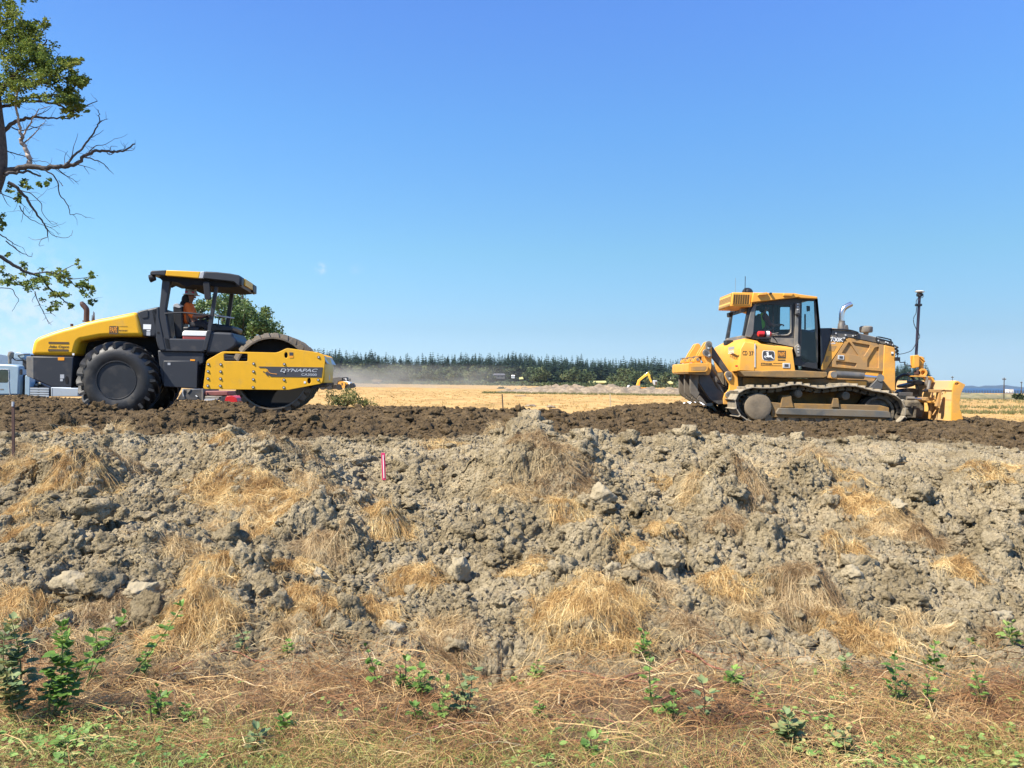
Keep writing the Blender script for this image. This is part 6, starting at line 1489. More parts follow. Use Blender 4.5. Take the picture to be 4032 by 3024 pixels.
    bm = bmesh.new(); a0 = q(K6, 1862, 1240, -.18); a1 = q(K6, 1860, 1440, -.18); b0 = q(K6, 1740, 1240, -.18)
    for (u, v) in ((1812, 1252), (1830, 1268), (1850, 1250), (1776, 1320), (1818, 1322), (1776, 1362), (1815, 1364)):
        wv = .1 + (1855 - u) * .006; a = q(K6, 1860, v, -.18); o = None
        add_ring(bm, (a[0] - .02, wv, a[2]), (-1, 0, 0), [(0, .018), (.02, .015)], 8)
    bm_obj('blade_bolts', bm, M['decal_brown'], bl)
    # mast and positioning receiver
    MW = .75
    m0 = q(K6, 1452, 850, MW); m1 = q(K6, 1490, 165, MW)
    ms = rod(r, m0, m1, .033, 'mast', M['mast'], seg=20)
    lathe(r, m1, (.05, 0, 1), [(-.06, .06), (.02, .06), (.03, .045)], 'mast_cap', M['black'], ms)
    lathe(r, m1 + np.array([0, 0, .03]), (.05, 0, 1), [(0, .05), (.015, .10), (.03, .11), (.045, .08), (.05, .0001)], 'receiver', M['white'], ms)
    tube(r, r.pts(K6((1520, 170), (1533, 190), (1510, 208), (1470, 215), (1452, 250), (1455, 300), (1450, 380), (1425, 430), (1425, 490), (1450, 555), (1475, 600), (1492, 640), (1480, 670), (1450, 710), (1440, 740), (1400, 800), (1330, 830), (1255, 845)), MW - .06), .008, 'mast_cable', M['hose'], ms, n=4, sides=6)
    for (u, v) in ((1475, 290), (1490, 175)): box(r, q(K6, u, v, MW)[0] - .06, q(K6, u, v, MW)[0] + .07, MW - .05, MW + .05, q(K6, u, v, MW)[2] - .025, q(K6, u, v, MW)[2] + .03, 'mast_clamp', M['black'], ms, bevel=.008)
    prism(r, K6((1422, 858), (1480, 850), (1490, 870), (1488, 985), (1430, 1000)), MW - .09, MW + .09, 'mast_socket', M['dy'], bevel=.01)
    prism(r, K6((1480, 862), (1530, 872), (1556, 928), (1500, 968), (1486, 984)), MW - .012, MW + .012, 'socket_gusset', M['dy'], bevel=.005)
    tube(r, r.pts(K6((1490, 870), (1550, 925), (1495, 980)), MW - .03), .014, 'gusset_rim', M['dy'], sharp=True)
    rod(r, q(K6, 1516, 880, MW + .05), q(K6, 1502, 1060, MW + .05), .055, 'mast_post', M['dy'])
    prism(r, K6((1462, 1025), (1500, 1030), (1505, 1075), (1462, 1075)), MW - .08, MW + .08, 'clamp_block', M['rust'], bevel=.01)
    c = q(K6, 1530, 1050, MW - .08); lathe(r, c, (0, -1, 0), [(-.16, .10), (.0, .10), (.0, .055), (-.08, .05)], 'clamp_ring', M['dy'], seg=24)
    prism(r, K6((1450, 1084), (1560, 1088), (1640, 1098), (1640, 1108), (1450, 1096)), MW - .14, MW + .2, 'mast_shelf', M['dy'], bevel=.006)
    prism(r, K6((1530, 1095), (1636, 1098), (1664, 1142), (1600, 1190), (1570, 1195)), MW - .02, MW + .02, 'shelf_gusset', M['dy'], bevel=.006)
    sp_ = [q(K6, 1560 + 30 * math.sin(t * 9) * .35 + t * 22, 1090 + t * 160, MW - .16 + .03 * math.cos(t * 75)) for t in np.linspace(0, 1, 60)]
    sp_ = [p + np.array([.03 * math.sin(i * 1.25), 0, 0]) for i, p in enumerate(sp_)]
    tube(r, sp_, .010, 'coiled_cable', M['steel'], n=2, sides=6)
    # hoses arching over to the blade
    for k_, dw in enumerate((0, .06, .12)):
        tube(r, r.pts(K8((225, 960), (248, 800), (330, 690), (460, 640), (590, 665), (680, 770), (725, 930), (735, 1100)), 1.15 + dw), .036, 'hydraulic_hose', M['hose'], n=6)
    for pts in (((415, 880), (470, 850), (650, 812), (690, 830), (670, 880), (500, 930), (430, 925)), ((640, 770), (760, 740), (900, 800), (905, 850), (800, 870), (660, 850)), ((380, 1010), (470, 950), (640, 930), (760, 950), (770, 1130), (380, 1060))):
        prism(r, rounded(K8(*pts), 3), 1.1, 1.45, 'hose_manifold', M['hose'], bevel=.03)
    prism(r, K8((350, 1022), (640, 1025), (632, 1110), (350, 1100)), .85, 1.1, 'tilt_bracket', M['slate'], bevel=.01)
    rod(r, q(K8, 495, 1150, .55), q(K8, 658, 1155, .55), .045, 'tilt_cylinder', M['steel']); rod(r, q(K8, 655, 1158, .55), q(K8, 900, 1168, .55), .026, 'tilt_rod', M['chrome'])
    rod(r, q(K8, 890, 1165, .55), q(K8, 1010, 1172, .55), .036, 'rod_end', M['dy'])
    prism(r, K8((490, 1190), (720, 1190), (900, 1200), (905, 1420), (860, 1590), (690, 1590), (500, 1540), (470, 1350)), .7, 2.2, 'push_frame', M['trk'], bevel=.06, seg=3)
    prism(r, K8((510, 1310), (620, 1318), (620, 1332), (510, 1326)), .6, .8, 'frame_step', M['steel']); prism(r, K8((660, 1320), (712, 1326), (695, 1570), (545, 1570), (545, 1550), (665, 1550)), .62, .7, 'frame_guard', M['trk'])
    prism(r, K8((912, 1130), (1130, 1132), (1100, 1150), (1080, 1205), (930, 1215), (915, 1200)), .35, .75, 'trunnion_block', M['dyb'], bevel=.01)
    prism(r, K8((930, 1212), (1100, 1222), (1095, 1250), (965, 1250)), .35, .75, 'trunnion_lip', M['dy'], bevel=.006)
    prism(r, K8((975, 1252), (1110, 1255), (1090, 1330), (1048, 1440), (1025, 1600), (1000, 1600), (1010, 1440), (1000, 1330)), .5, .58, 'trunnion_web', M['dyb'], bevel=.006)
    prism(r, K8((1100, 1255), (1135, 1270), (1200, 1390), (1150, 1400)), .42, .5, 'strut', M['dyb']); rod(r, q(K8, 1140, 1400, .4), q(K8, 1065, 1520, .4), .014, 'strut_pin', M['dyb'])
    prism(r, K8((1015, 958), (1262, 962), (1262, 1022), (1030, 1026)), .05, .17, 'arm_tube', M['dyb'], bevel=.008)
    prism(r, K8((1198, 1026), (1262, 1024), (1225, 1338), (1155, 1330), (1180, 1180)), .05, .17, 'arm_tube', M['dyb'], bevel=.008)
    rod(r, q(K8, 1000, 760, .3), q(K8, 960, 1000, .3), .04, 'spring', M['steel']); prism(r, rounded(K8((915, 985), (1000, 940), (1035, 1010), (960, 1020)), 3), .2, .4, 'cable_end', M['black'])
    # loose cables at the nose
    for j in range(4):
        L0 = [q(K6, 1195 + 20 * j, 735 + 10 * j, .8 - .02 * j)]
        for t in range(7): L0.append(q(K6, 1225 + 22 * math.sin(t * 2.1 + j * 1.7) + t * 2, 760 + t * 13 + 6 * j, .78 + .03 * math.cos(t + j)))
        tube(r, L0, .009, 'loose_cable', M['hose'], n=5, sides=6)
    tube(r, r.pts(K6((1238, 830), (1245, 860), (1236, 890), (1262, 905), (1270, 935), (1300, 935), (1320, 935), (1325, 962), (1380, 970), (1430, 995), (1460, 1000)), .78), .011, 'loose_cable', M['hose'], n=5, sides=6)
    box(r, q(K6, 1236, 895, .78)[0] - .05, q(K6, 1236, 895, .78)[0] + .06, .74, .82, q(K6, 1236, 895, .78)[2] - .05, q(K6, 1236, 895, .78)[2] + .04, 'cable_box', M['black'], bevel=.008)
    # ---------------- ripper
    RW = .50
    bmn = prism(r, rounded(K9((300, 862), (312, 848), (640, 852), (632, 930), (618, 975), (590, 996), (296, 1004)), 3), RW, RW + 1.92, 'ripper_beam', M['dy'], bevel=.02)
    sheet(r, rounded(K9((342, 912), (600, 905), (600, 930), (575, 972), (342, 976)), 3), RW, 'beam_recess', M['dyb'], bmn, off=.001)
    prism(r, K9((296, 1004), (590, 996), (600, 1040), (480, 1050), (300, 1022)), RW + .05, RW + 1.85, 'beam_bottom', M['dyb'])
    for w in (.80, 1.45, 2.10):
        sh = prism(r, K9((342, 1020), (476, 1030), (465, 1180), (462, 1310), (492, 1350), (470, 1400), (440, 1450), (398, 1430), (336, 1360), (326, 1300), (328, 1120)), w, w + .075, 'ripper_shank', M['shank'], bevel=.012, w=.80)
        prism(r, K9((484, 1392), (500, 1400), (545, 1450), (618, 1548), (590, 1546), (500, 1492), (440, 1462), (448, 1435)), w - .015, w + .09, 'ripper_tooth', M['shank'], sh, bevel=.008, w=.80)
        prism(r, rounded(K9((366, 830), (372, 790), (400, 758), (440, 750), (480, 775), (500, 830)), 3), w - .07, w - .03, 'shank_clevis', M['dy'], bevel=.012, w=.80)
        prism(r, rounded(K9((366, 830), (372, 790), (400, 758), (440, 750), (480, 775), (500, 830)), 3), w + .10, w + .14, 'shank_clevis', M['dy'], bevel=.012, w=.80)
        prism(r, K9((380, 735), (505, 738), (505, 830), (400, 830)), w - .02, w + .09, 'shank_head', M['shank'], w=.80, bevel=.01)
        rod(r, q(K9, 440, 790, .8) * np.array([1, 0, 1]) + np.array([0, w - .12, 0]), q(K9, 440, 790, .8) * np.array([1, 0, 1]) + np.array([0, w + .17, 0]), .035, 'shank_pin', M['steel'])
    lk = K9((455, 740), (500, 650), (560, 560), (590, 505), (620, 484), (655, 484), (685, 515), (692, 560), (690, 850), (680, 985), (640, 1050), (560, 1050), (545, 990), (600, 850), (565, 800), (560, 740))
    for w in (.72, .95, 1.85, 2.08): prism(r, lk, w, w + .045, 'ripper_bracket', M['dy'], w=.72, bevel=.01)
    for (u, v, du, dv) in ((635, 540, -8, 60), (590, 675, 50, 45), (968, 1040, 15, 65), (970, 1380, 70, 5)):
        a = q(K9, u, v, .70); bm = bmesh.new(); b = q(K9, u + du, v + dv, .70); n_ = np.array([b[2] - a[2], 0, a[0] - b[0]]); n_ /= np.linalg.norm(n_); h1, h2 = .085, .06; t_ = (b - a) / np.linalg.norm(b - a)
        pts = [a + t_ * h1 * math.cos(x) + n_ * h1 * math.sin(x) for x in np.linspace(PI / 2, 3 * PI / 2, 7)] + [b + t_ * h2 * math.cos(x) + n_ * h2 * math.sin(x) for x in np.linspace(-PI / 2, PI / 2, 7)]
        add_prism(bm, [(p[0], .655, p[2]) for p in pts], [(p[0], .685, p[2]) for p in pts]); pk = bm_obj('pin_keeper', bm, M['steel'], rt_, bevel=.006)
        lathe(r, (a[0], .655, a[2]), (0, -1, 0), [(-.2, .045), (.012, .045), (.014, .0001)], 'pin', M['slate'], pk, seg=14)
        if dv > 40 or du > 60: lathe(r, (b[0], .655, b[2]), (0, -1, 0), [(0, .022), (.02, .02)], 'keeper_bolt', M['bright'], pk, seg=8)
    for w in (.80, 1.95):
        prism(r, K9((640, 520), (692, 548), (985, 980), (1000, 1040), (950, 1060), (905, 1010), (692, 748), (640, 600)), w, w + .12, 'upper_link', M['slate2'], w=.80, bevel=.012)
        prism(r, K9((478, 1060), (500, 1000), (640, 1000), (672, 1080), (765, 1250), (900, 1380), (900, 1530), (800, 1545), (655, 1455), (478, 1180)), w, w + .14, 'lower_link', M['slate2'], w=.80, bevel=.012)
    for w in (1.15, 1.6):
        rod(r, q(K9, 690, 930, .8) * np.array([1, 0, 1]) + np.array([0, w, 0]), q(K9, 790, 1080, .8) * np.array([1, 0, 1]) + np.array([0, w, 0]), .085, 'ripper_cylinder', M['slate'])
        rod(r, q(K9, 790, 1080, .8) * np.array([1, 0, 1]) + np.array([0, w, 0]), q(K9, 930, 1330, .8) * np.array([1, 0, 1]) + np.array([0, w, 0]), .09, 'ripper_cylinder', M['steel'])
    for j in range(6):
        tube(r, [q(K9, 700 + 18 * j, 1140 + 12 * (j % 3), 1.2 + .05 * j), q(K9, 760 + 20 * j, 1170 + 25 * j, 1.1), q(K9, 850 + 16 * j, 1200 + 28 * j, 1.0 + .05 * j), q(K9, 950, 1250 + 12 * j, 1.0)], .013, 'ripper_hose', M['steel'] if j % 2 else M['hose'], n=4, sides=6)
    for w in (.70, 2.1): prism(r, K9((908, 1045), (925, 1005), (960, 985), (1010, 990), (1120, 1020), (1150, 1350), (1120, 1500), (1060, 1540), (895, 1540), (890, 1440), (915, 1360), (960, 1320), (985, 1280), (990, 1210), (930, 1110)), w, w + .09, 'rear_bracket', M['dy'], w=.70, bevel=.01)
    prism(r, K9((1000, 1000), (1300, 1000), (1300, 1450), (1050, 1450)), .85, 2.05, 'rear_frame', M['trk'], w=.7)
    prism(r, K9((770, 1540), (900, 1540), (900, 1640), (780, 1640)), 2.2, 2.8, 'far_track_end', M['shoe'], w=2.2) if False else None
M['hub'] = mat('caked_hub', (.15, .115, .075), .85, var=.2, scale=8, dirt=(.21, .165, .11), dirt_amt=.5, bump=.3, bump_scale=20)
M['guard'] = mat('scuffed_guard', (.13, .125, .11), .6, .2, var=.3, scale=3, dirt=(.20, .155, .10), dirt_amt=.55, bump=.1)
M['dyc'] = mat('shaded_dusty_paint', (.30, .165, .045), .8, var=.15, scale=4, dirt=(.16, .115, .065), dirt_amt=.6, dirt_scale=3.5, bump=.2, bump_scale=25)  # undercarriage shade mixed into the yellow, with real dust over it
M['cab'] = mat('cab_frame_black', (.018, .019, .021), .45, var=.2, dirt=(.10, .09, .075), dirt_amt=.25)
M['slate'] = mat('slate_paint', (.085, .082, .078), .45, .1, var=.15, dirt=(.17, .14, .10), dirt_amt=.35)
M['slate2'] = mat('dark_link_paint', (.045, .046, .048), .45, var=.15, dirt=(.12, .10, .08), dirt_amt=.35)
M['shank'] = mat('ripper_steel', (.15, .128, .10), .6, .2, var=.25, dirt=(.14, .11, .08), dirt_amt=.4, dirt_scale=5, bump=.15)
M['mast'] = mat('mast_black', (.035, .03, .05), .35, .2, var=.1)
M['bld'] = mat('blade_paint', (.72, .42, .12), .5, var=.06, dirt=(.46, .33, .20), dirt_amt=.55, dirt_scale=1.6)
build_dozer()
# ------------------------------------------------------------------ the land beyond
FZ = -1.6
def ramp_mat(name, build):
    mt = bpy.data.materials.new(name); mt.use_nodes = True; nt = mt.node_tree; build(nt.nodes, nt.links, nt.nodes['Principled BSDF']); return mt
def field_nodes(N, L, b):
    b.inputs['Roughness'].default_value = .95; b.inputs['Specular IOR Level'].default_value = .1
    g = N.new('ShaderNodeNewGeometry')
    def noise(s, sc, d=6):
        mp = N.new('ShaderNodeMapping'); mp.inputs['Scale'].default_value = sc; L.new(g.outputs['Position'], mp.inputs['Vector'])
        n = N.new('ShaderNodeTexNoise'); n.inputs['Scale'].default_value = s; n.inputs['Detail'].default_value = d; n.inputs['Roughness'].default_value = .65; L.new(mp.outputs[0], n.inputs['Vector']); return n.outputs['Fac']
    def ramp(f, st):
        r = N.new('ShaderNodeValToRGB'); cr = r.color_ramp; cr.elements[0].position = st[0][0]; cr.elements[0].color = (*st[0][1], 1); cr.elements[1].position = st[-1][0]; cr.elements[1].color = (*st[-1][1], 1)
        for p, c in st[1:-1]: e = cr.elements.new(p); e.color = (*c, 1)
        L.new(f, r.inputs['Fac']); return r.outputs['Color']
    gold = ramp(noise(.22, (1, .45, 1)), [(.28, (.27, .165, .065)), (.45, (.42, .255, .095)), (.58, (.49, .305, .12)), (.75, (.54, .37, .17))])
    green = ramp(noise(.4, (1, .4, 1)), [(.35, (.10, .10, .035)), (.65, (.30, .23, .085))])
    m = N.new('ShaderNodeMix'); m.data_type = 'RGBA'
    # belts of greener growth run across the field
    f2 = ramp(noise(.035, (.12, 1.0, 1), 3), [(.48, (0, 0, 0)), (.66, (.45, .45, .45))])
    L.new(f2, m.inputs['Factor']); L.new(gold, m.inputs['A']); L.new(green, m.inputs['B']); L.new(m.outputs['Result'], b.inputs['Base Color'])
M['field'] = ramp_mat('dry_field', field_nodes)
# field: one sheet to the horizon, finer near by
rr = np.r_[28, 40, 60, 90, 130, 190, 280, 420, 700, 1200, 2500, 5000, 9000, 14000]; th = np.linspace(0, 2 * PI, 73)[:-1]
V = [(0, 0, FZ)] + [(r_ * math.sin(t), r_ * math.cos(t), FZ) for r_ in rr for t in th]
bm = bmesh.new(); vs = [bm.verts.new(v) for v in V]
for j in range(72): bm.faces.new((vs[0], vs[1 + (j + 1) % 72], vs[1 + j]))
for i in range(len(rr) - 1):
    for j in range(72): a = 1 + i * 72; bm.faces.new((vs[a + j], vs[a + (j + 1) % 72], vs[a + 72 + (j + 1) % 72], vs[a + 72 + j]))
bmesh.ops.recalc_face_normals(bm, faces=bm.faces); me = bpy.data.meshes.new('field'); bm.to_mesh(me); bm.free()
tag(link_mesh('field', me, M['field']), kind='structure')
# coarse ground round the fine patches, a little lower where they overlap
def coarse(X, Y):
    z = base(X, Y) + .05 * fbm(X * .7, Y * .7, 5, 3)
    inside = (np.abs(X) < np.where(Y > 12.6, 17.2, np.where(Y > 8, 9.0, np.where(Y > 4.6, 6.4, 4.4)))) & (Y > 1.8) & (Y < 26.8)
    return np.where(inside, z - .35, z - .02)
nx, ny = 241, 201; xs_ = np.linspace(-48, 48, nx); ys_ = np.linspace(-12, 44, ny); X, Y = np.meshgrid(xs_, ys_); Z = coarse(X, Y); Z = np.where(Y > 39.5, FZ - .3, Z); Z = np.where(np.abs(X) > 46, FZ - .3, Z)
i = np.arange(nx * ny).reshape(ny, nx); f = np.stack([i[:-1, :-1].ravel(), i[:-1, 1:].ravel(), i[1:, 1:].ravel(), i[1:, :-1].ravel()], 1)
me = np_mesh('ground', np.stack([X.ravel(), Y.ravel(), Z.ravel()], 1), f, 4); me.shade_smooth(); tag(link_mesh('ground', me, M['soil']), kind='structure')

# tufts standing in the field
def tufts(name, n, y0, y1, px0, px1, h0, h1, mt, label, cat, dens=None):
    y = y0 + (y1 - y0) * rng.uniform(0, 1, n) ** 1.3; px = rng.uniform(px0, px1, n); x = (px - 2016) / F * y
    if dens is not None: k = rng.uniform(0, 1, n) < dens(x, y); x = x[k]; y = y[k]; n = len(x)
    B = 9; xx = np.repeat(x, B) + rng.normal(0, .22, n * B); yy = np.repeat(y, B) + rng.normal(0, .22, n * B)
    Lh = rng.uniform(h0, h1, n * B); s = np.linspace(0, 1, 3)[None]; az = rng.uniform(0, 2 * PI, n * B); ln = rng.uniform(.1, .7, n * B)
    pts = np.stack([xx[:, None] + np.cos(az)[:, None] * Lh[:, None] * ln[:, None] * s, yy[:, None] + np.sin(az)[:, None] * Lh[:, None] * ln[:, None] * s, FZ + Lh[:, None] * s * .8], 2)
    V, f = ribbons(pts, rng.uniform(.05, .12, n * B)); tag(link_mesh(name, np_mesh(name, V, f, 4), mt), label, cat, kind='stuff')
M['tuft'] = leafmat('field_tuft', [(.20, .16, .05), (.42, .28, .10), (.55, .38, .15)], .8, .2, .05)
M['scrub'] = leafmat('field_scrub', [(.06, .085, .03), (.14, .15, .05), (.27, .22, .10)], .8, .2, .08)
tufts('field_grass', 3600, 45, 260, 1250, 4200, .08, .26, M['tuft'], 'dry grass tufts across the golden field', 'field grass')
tufts('field_weeds', 1500, 100, 235, 3600, 4200, .2, .6, M['scrub'], 'green and brown weeds in the field behind the blade', 'weeds', lambda x, y: np.clip(.3 + vnoise(x * .03, y * .12, 4) * 1.5, 0, 1))
tufts('mound_weeds', 700, 205, 222, 1900, 2760, .2, .7, M['scrub'], 'green weeds at the foot of the far spoil mounds', 'weeds')

# far spoil mounds: a long ridge of heaped earth
def ridge(name, px0, px1, Yc, depth, tops, mt, st=.45, lab=None, amp=1.0):
    x0 = (px0 - 2016) / F * Yc; x1 = (px1 - 2016) / F * Yc; nx = int((x1 - x0) / st); ny = int(depth / st)
    X, Y = np.meshgrid(np.linspace(x0, x1, nx), np.linspace(Yc, Yc + depth, ny))
    tx = [(a - 2016) / F * (Yc + depth * .45) for a, b in tops]; tz = [P(a, b, Yc + depth * .45)[2] - FZ for a, b in tops]
    H = np.interp(X, tx, tz); v_ = (Y - Yc) / depth
    prof = np.sin(np.clip(v_, 0, 1) * PI) ** .6; e = np.minimum(1, np.minimum(X - x0, x1 - X) / 4)
    Z = FZ - .1 + prof * e * (H * (.84 + .22 * vnoise(X * .4, Y * .4, 9)) + amp * (.5 * clods(X, Y, 3.2, 501, keep=.8) + .55 * clods(X, Y, 1.5, 502, keep=.7)) - .5)
    i = np.arange(nx * ny).reshape(ny, nx); f = np.stack([i[:-1, :-1].ravel(), i[:-1, 1:].ravel(), i[1:, 1:].ravel(), i[1:, :-1].ravel()], 1)
    me = np_mesh(name, np.stack([X.ravel(), Y.ravel(), Z.ravel()], 1), f, 4); o = link_mesh(name, me, mt); return o
M['spoil'] = mat('far_spoil', (.27, .205, .135), .95, var=.35, scale=.45, dirt=(.12, .09, .055), dirt_amt=.5, dirt_scale=1.2)
M['olive'] = mat('scrubby_bank', (.20, .165, .085), .95, var=.45, scale=.12, dirt=(.10, .11, .045), dirt_amt=.45, dirt_scale=.25)
o = ridge('spoil_heap', 1930, 2790, 222, 16, [(1930, 1545), (2010, 1534), (2060, 1520), (2120, 1513), (2200, 1508), (2300, 1512), (2380, 1508), (2450, 1514), (2530, 1519), (2620, 1523), (2790, 1528)], M['spoil']); tag(o, kind='structure')
o = ridge('scrub_bank', 3300, 4300, 230, 26, [(3300, 1530), (3800, 1544), (4032, 1548), (4300, 1550)], M['olive'], .7, amp=.6); tag(o, kind='structure')
# low dark heaps nearer in the field
for (a, b, w) in ((2090, 1600, 60), (2170, 1604, 40), (2050, 1560, 50)):
    q_ = P(a, b, 1.0); d_ = ray(a, b); t = (FZ - CAM[2]) / d_[2]; p = CAM + d_ * t
    v, f = rocky(3, a, .4, .5); v *= np.array([w / F * p[1] * .5, 2.0, .22]); me = np_mesh('earth_heap', v, f, 3); me.shade_smooth()
    o = link_mesh('earth_heap', me, M['spoil']); o.location = p
    tag(o, {1890: 'long low brown heap lying in the golden field', 2090: 'small brown heap in the field behind the clod peak', 2170: 'smallest brown heap in the field right of the peak', 2050: 'brown heap in the field just before the far spoil ridge'}[a], 'earth heap', 'low heaps in the field')

# ------------------------------------------------------------------ hills and wood
def strip(name, D, depth, tops, mt, z0=FZ - 2, n=160, nz=6, amp=0.0):
    px = np.linspace(tops[0][0], tops[-1][0], n); py = np.interp(px, [t[0] for t in tops], [t[1] for t in tops]) + amp * fbm(px * .02, px * 0, 3, 4)
    V = []
    for a, b in zip(px, py):
        top = P(a, b, D + depth)
        for k in range(nz + 1):
            s = k / nz; Yd = D + depth * s; V.append(((a - 2016) / F * Yd, Yd, z0 + (top[2] - z0) * math.sin(s * PI / 2) ** 1.1))
        V.append(((a - 2016) / F * (D + depth * 1.8), D + depth * 1.8, z0))
    k = nz + 2; i = np.arange(n * k).reshape(n, k); f = np.stack([i[:-1, :-1].ravel(), i[:-1, 1:].ravel(), i[1:, 1:].ravel(), i[1:, :-1].ravel()], 1)
    me = np_mesh(name, np.array(V), f, 4); me.shade_smooth(); return tag(link_mesh(name, me, mt), kind='structure')
M['farhill'] = mat('haze_blue_hill', (.018, .036, .05), .95, var=.3, scale=.01)  # blue of the distant haze is put into the hill colour
M['hillside'] = mat('hillside_ground', (.045, .06, .025), .95, var=.4, scale=.05)
strip('far_hills', 7000, 1400, [(3300, 1520), (3560, 1522), (3700, 1519), (3800, 1520), (3830, 1518), (3852, 1522), (3880, 1517), (3920, 1518), (3960, 1516), (4000, 1521), (4032, 1525), (4300, 1530)], M['farhill'], amp=.8)
V = [((a_ - 2016) / F * D_, D_, FZ + .06) for D_ in (500, 900, 2000, 7600) for a_ in (3300, 3600, 4400)]
me = np_mesh('bay', np.array(V), np.array([(i * 3 + j, i * 3 + j + 1, i * 3 + j + 4, i * 3 + j + 3) for i in range(3) for j in range(2)]), 4)  # water sheet added to carry the hills' blue on below the horizon
M['bay'] = mat('added_bay_water', (.012, .035, .085), .35, var=.1, scale=.01); tag(link_mesh('bay', me, M['bay']), kind='structure')
strip('far_hills', 6500, 1400, [(-500, 1400), (-200, 1392), (0, 1398), (100, 1404), (240, 1412), (420, 1430), (700, 1465), (900, 1480)], M['farhill'], amp=3)
strip('far_hills', 5200, 800, [(1150, 1448), (1500, 1440), (1660, 1434), (1760, 1440), (2100, 1455), (2500, 1470)], M['farhill'], amp=2)
SIL = [(700, 1410), (1100, 1398), (1300, 1400), (1400, 1408), (1480, 1412), (1530, 1430), (1580, 1434), (1640, 1432), (1700, 1426), (1760, 1420), (1830, 1416), (1900, 1414), (2000, 1412), (2080, 1412), (2140, 1430), (2250, 1430), (2340, 1438), (2400, 1448), (2440, 1444), (2500, 1436), (2600, 1440), (2700, 1446), (3000, 1462), (3300, 1476), (3560, 1486), (3680, 1500)]
D0, D1 = 600.0, 900.0
def silz(px, D, drop=0): py = np.interp(px, [s[0] for s in SIL], [s[1] for s in SIL]) + drop; return float(P(px, py, D)[2])
def hillz(px, D):
    top = silz(px, D1) - 21; s = np.clip((D - D0) / (D1 - D0), 0, 1); return FZ + max(0, top - FZ) * float(s) ** 1.1
px_ = np.linspace(600, 3720, 120); Ds = np.linspace(D0 - 10, D1 + 40, 10); V = np.array([((a - 2016) / F * D, D, hillz(a, D) - (.3 if D > D0 else 1)) for a in px_ for D in Ds]); k = len(Ds)
i = np.arange(len(px_) * k).reshape(len(px_), k); f = np.stack([i[:-1, :-1].ravel(), i[:-1, 1:].ravel(), i[1:, 1:].ravel(), i[1:, :-1].ravel()], 1)
me = np_mesh('hillside', V, f, 4); me.shade_smooth(); tag(link_mesh('hillside', me, M['hillside']), kind='structure')
def conifer(seed, h=24.0, r=3.6):
    R_ = np.random.default_rng(seed); V = []; Fc = []
    tiers = 17; z0 = h * .08
    for t in range(tiers):
        s = t / (tiers - 1); z = z0 + (h - z0) * s; rad = 1.25 * r * (1 - s) ** .75 * R_.uniform(.75, 1.15) + .32; nb = 9 if s < .7 else 6
        for b in range(nb):
            a = 2 * PI * b / nb + R_.uniform(-.35, .35); rr = rad * R_.uniform(.55, 1.12); w = rad * .42 + .15
            d = np.array([math.cos(a), math.sin(a), 0]); sd = np.array([-d[1], d[0], 0]); dz = -(.18 + .25 * (1 - s)) * rr + R_.uniform(-.3, .3)
            o = len(V); V += [np.array([0, 0, z + .5]), d * rr * .6 + sd * w + np.array([0, 0, z + dz * .3]), d * rr + np.array([0, 0, z + dz]), d * rr * .6 - sd * w + np.array([0, 0, z + dz * .3 - .2])]
            Fc += [(o, o + 1, o + 2), (o, o + 2, o + 3)]
    o = len(V); V += [np.array([.12, 0, h - 1.5]), np.array([-.12, .1, h - 1.5]), np.array([0, 0, h + .4])]; Fc.append((o, o + 1, o + 2))
    o = len(V); V += [np.array(p) for p in ((.3, 0, 0), (-.15, .26, 0), (-.15, -.26, 0), (0, 0, h * .9))]; Fc += [(o, o + 1, o + 3), (o + 1, o + 2, o + 3), (o + 2, o, o + 3)]
    return np.array(V), np.array(Fc)
def broadleaf(seed, h=15.0, r=5.5, n=330):
    R_ = np.random.default_rng(seed); V = []; Fc = []
    lobes = [(R_.normal(0, r * .42), R_.normal(0, r * .42), h * R_.uniform(.38, .8), r * R_.uniform(.35, .6)) for _ in range(11)]
    for i in range(n):
        lx, ly, lz, lr = lobes[i % 11]; d = R_.normal(size=3); d /= np.linalg.norm(d); c = np.array([lx, ly, lz]) + d * lr * R_.uniform(.75, 1.05) * np.array([1, 1, .85])
        u = R_.normal(size=3); u /= np.linalg.norm(u); s = np.cross(u, d); s /= np.linalg.norm(s) + 1e-9; w = R_.uniform(.45, 1.1)
        o = len(V); V += [c + u * w, c + s * w * .8, c - u * w * .8, c - s * w]; Fc += [(o, o + 1, o + 2), (o, o + 2, o + 3)]
    o = len(V); V += [np.array(p) for p in ((.3, 0, 0), (-.15, .26, 0), (-.15, -.26, 0), (0, 0, h * .6))]; Fc += [(o, o + 1, o + 3), (o + 1, o + 2, o + 3), (o + 2, o, o + 3)]
    return np.array(V), np.array(Fc)
M['fir'] = leafmat('far_conifer', [(.008, .020, .012), (.016, .034, .019), (.030, .052, .026)], .8, .1, .03)
M['broad'] = leafmat('far_broadleaf', [(.035, .055, .022), (.06, .085, .03), (.11, .115, .045)], .8, .15, .03)
CON = [conifer(i, random.uniform(20, 27), random.uniform(2.7, 4.2)) for i in range(8)]; BRO = [broadleaf(50 + i, random.uniform(11, 17), random.uniform(4, 6.5)) for i in range(6)]
def put(a, D, kind_, sc):
    x = (a - 2016) / F * D; z = hillz(a, D) - .3; V0, F0 = (CON if kind_ == 0 else BRO)[random.randrange(8 if kind_ == 0 else 6)]; th_ = random.uniform(0, 6.28)
    c, s = math.cos(th_), math.sin(th_); return (x, D, z), V0, F0, th_, sc
mass = {0: [], 1: []}
def clear(a, D):      # gaps in the wood: gardens and pasture round the houses
    return any(abs(a - c) < w and D < dm for c, w, dm in ((1962, 34, 760), (2025, 24, 740), (2065, 20, 760), (2360, 42, 700), (2652, 26, 740), (2640, 16, 700)))
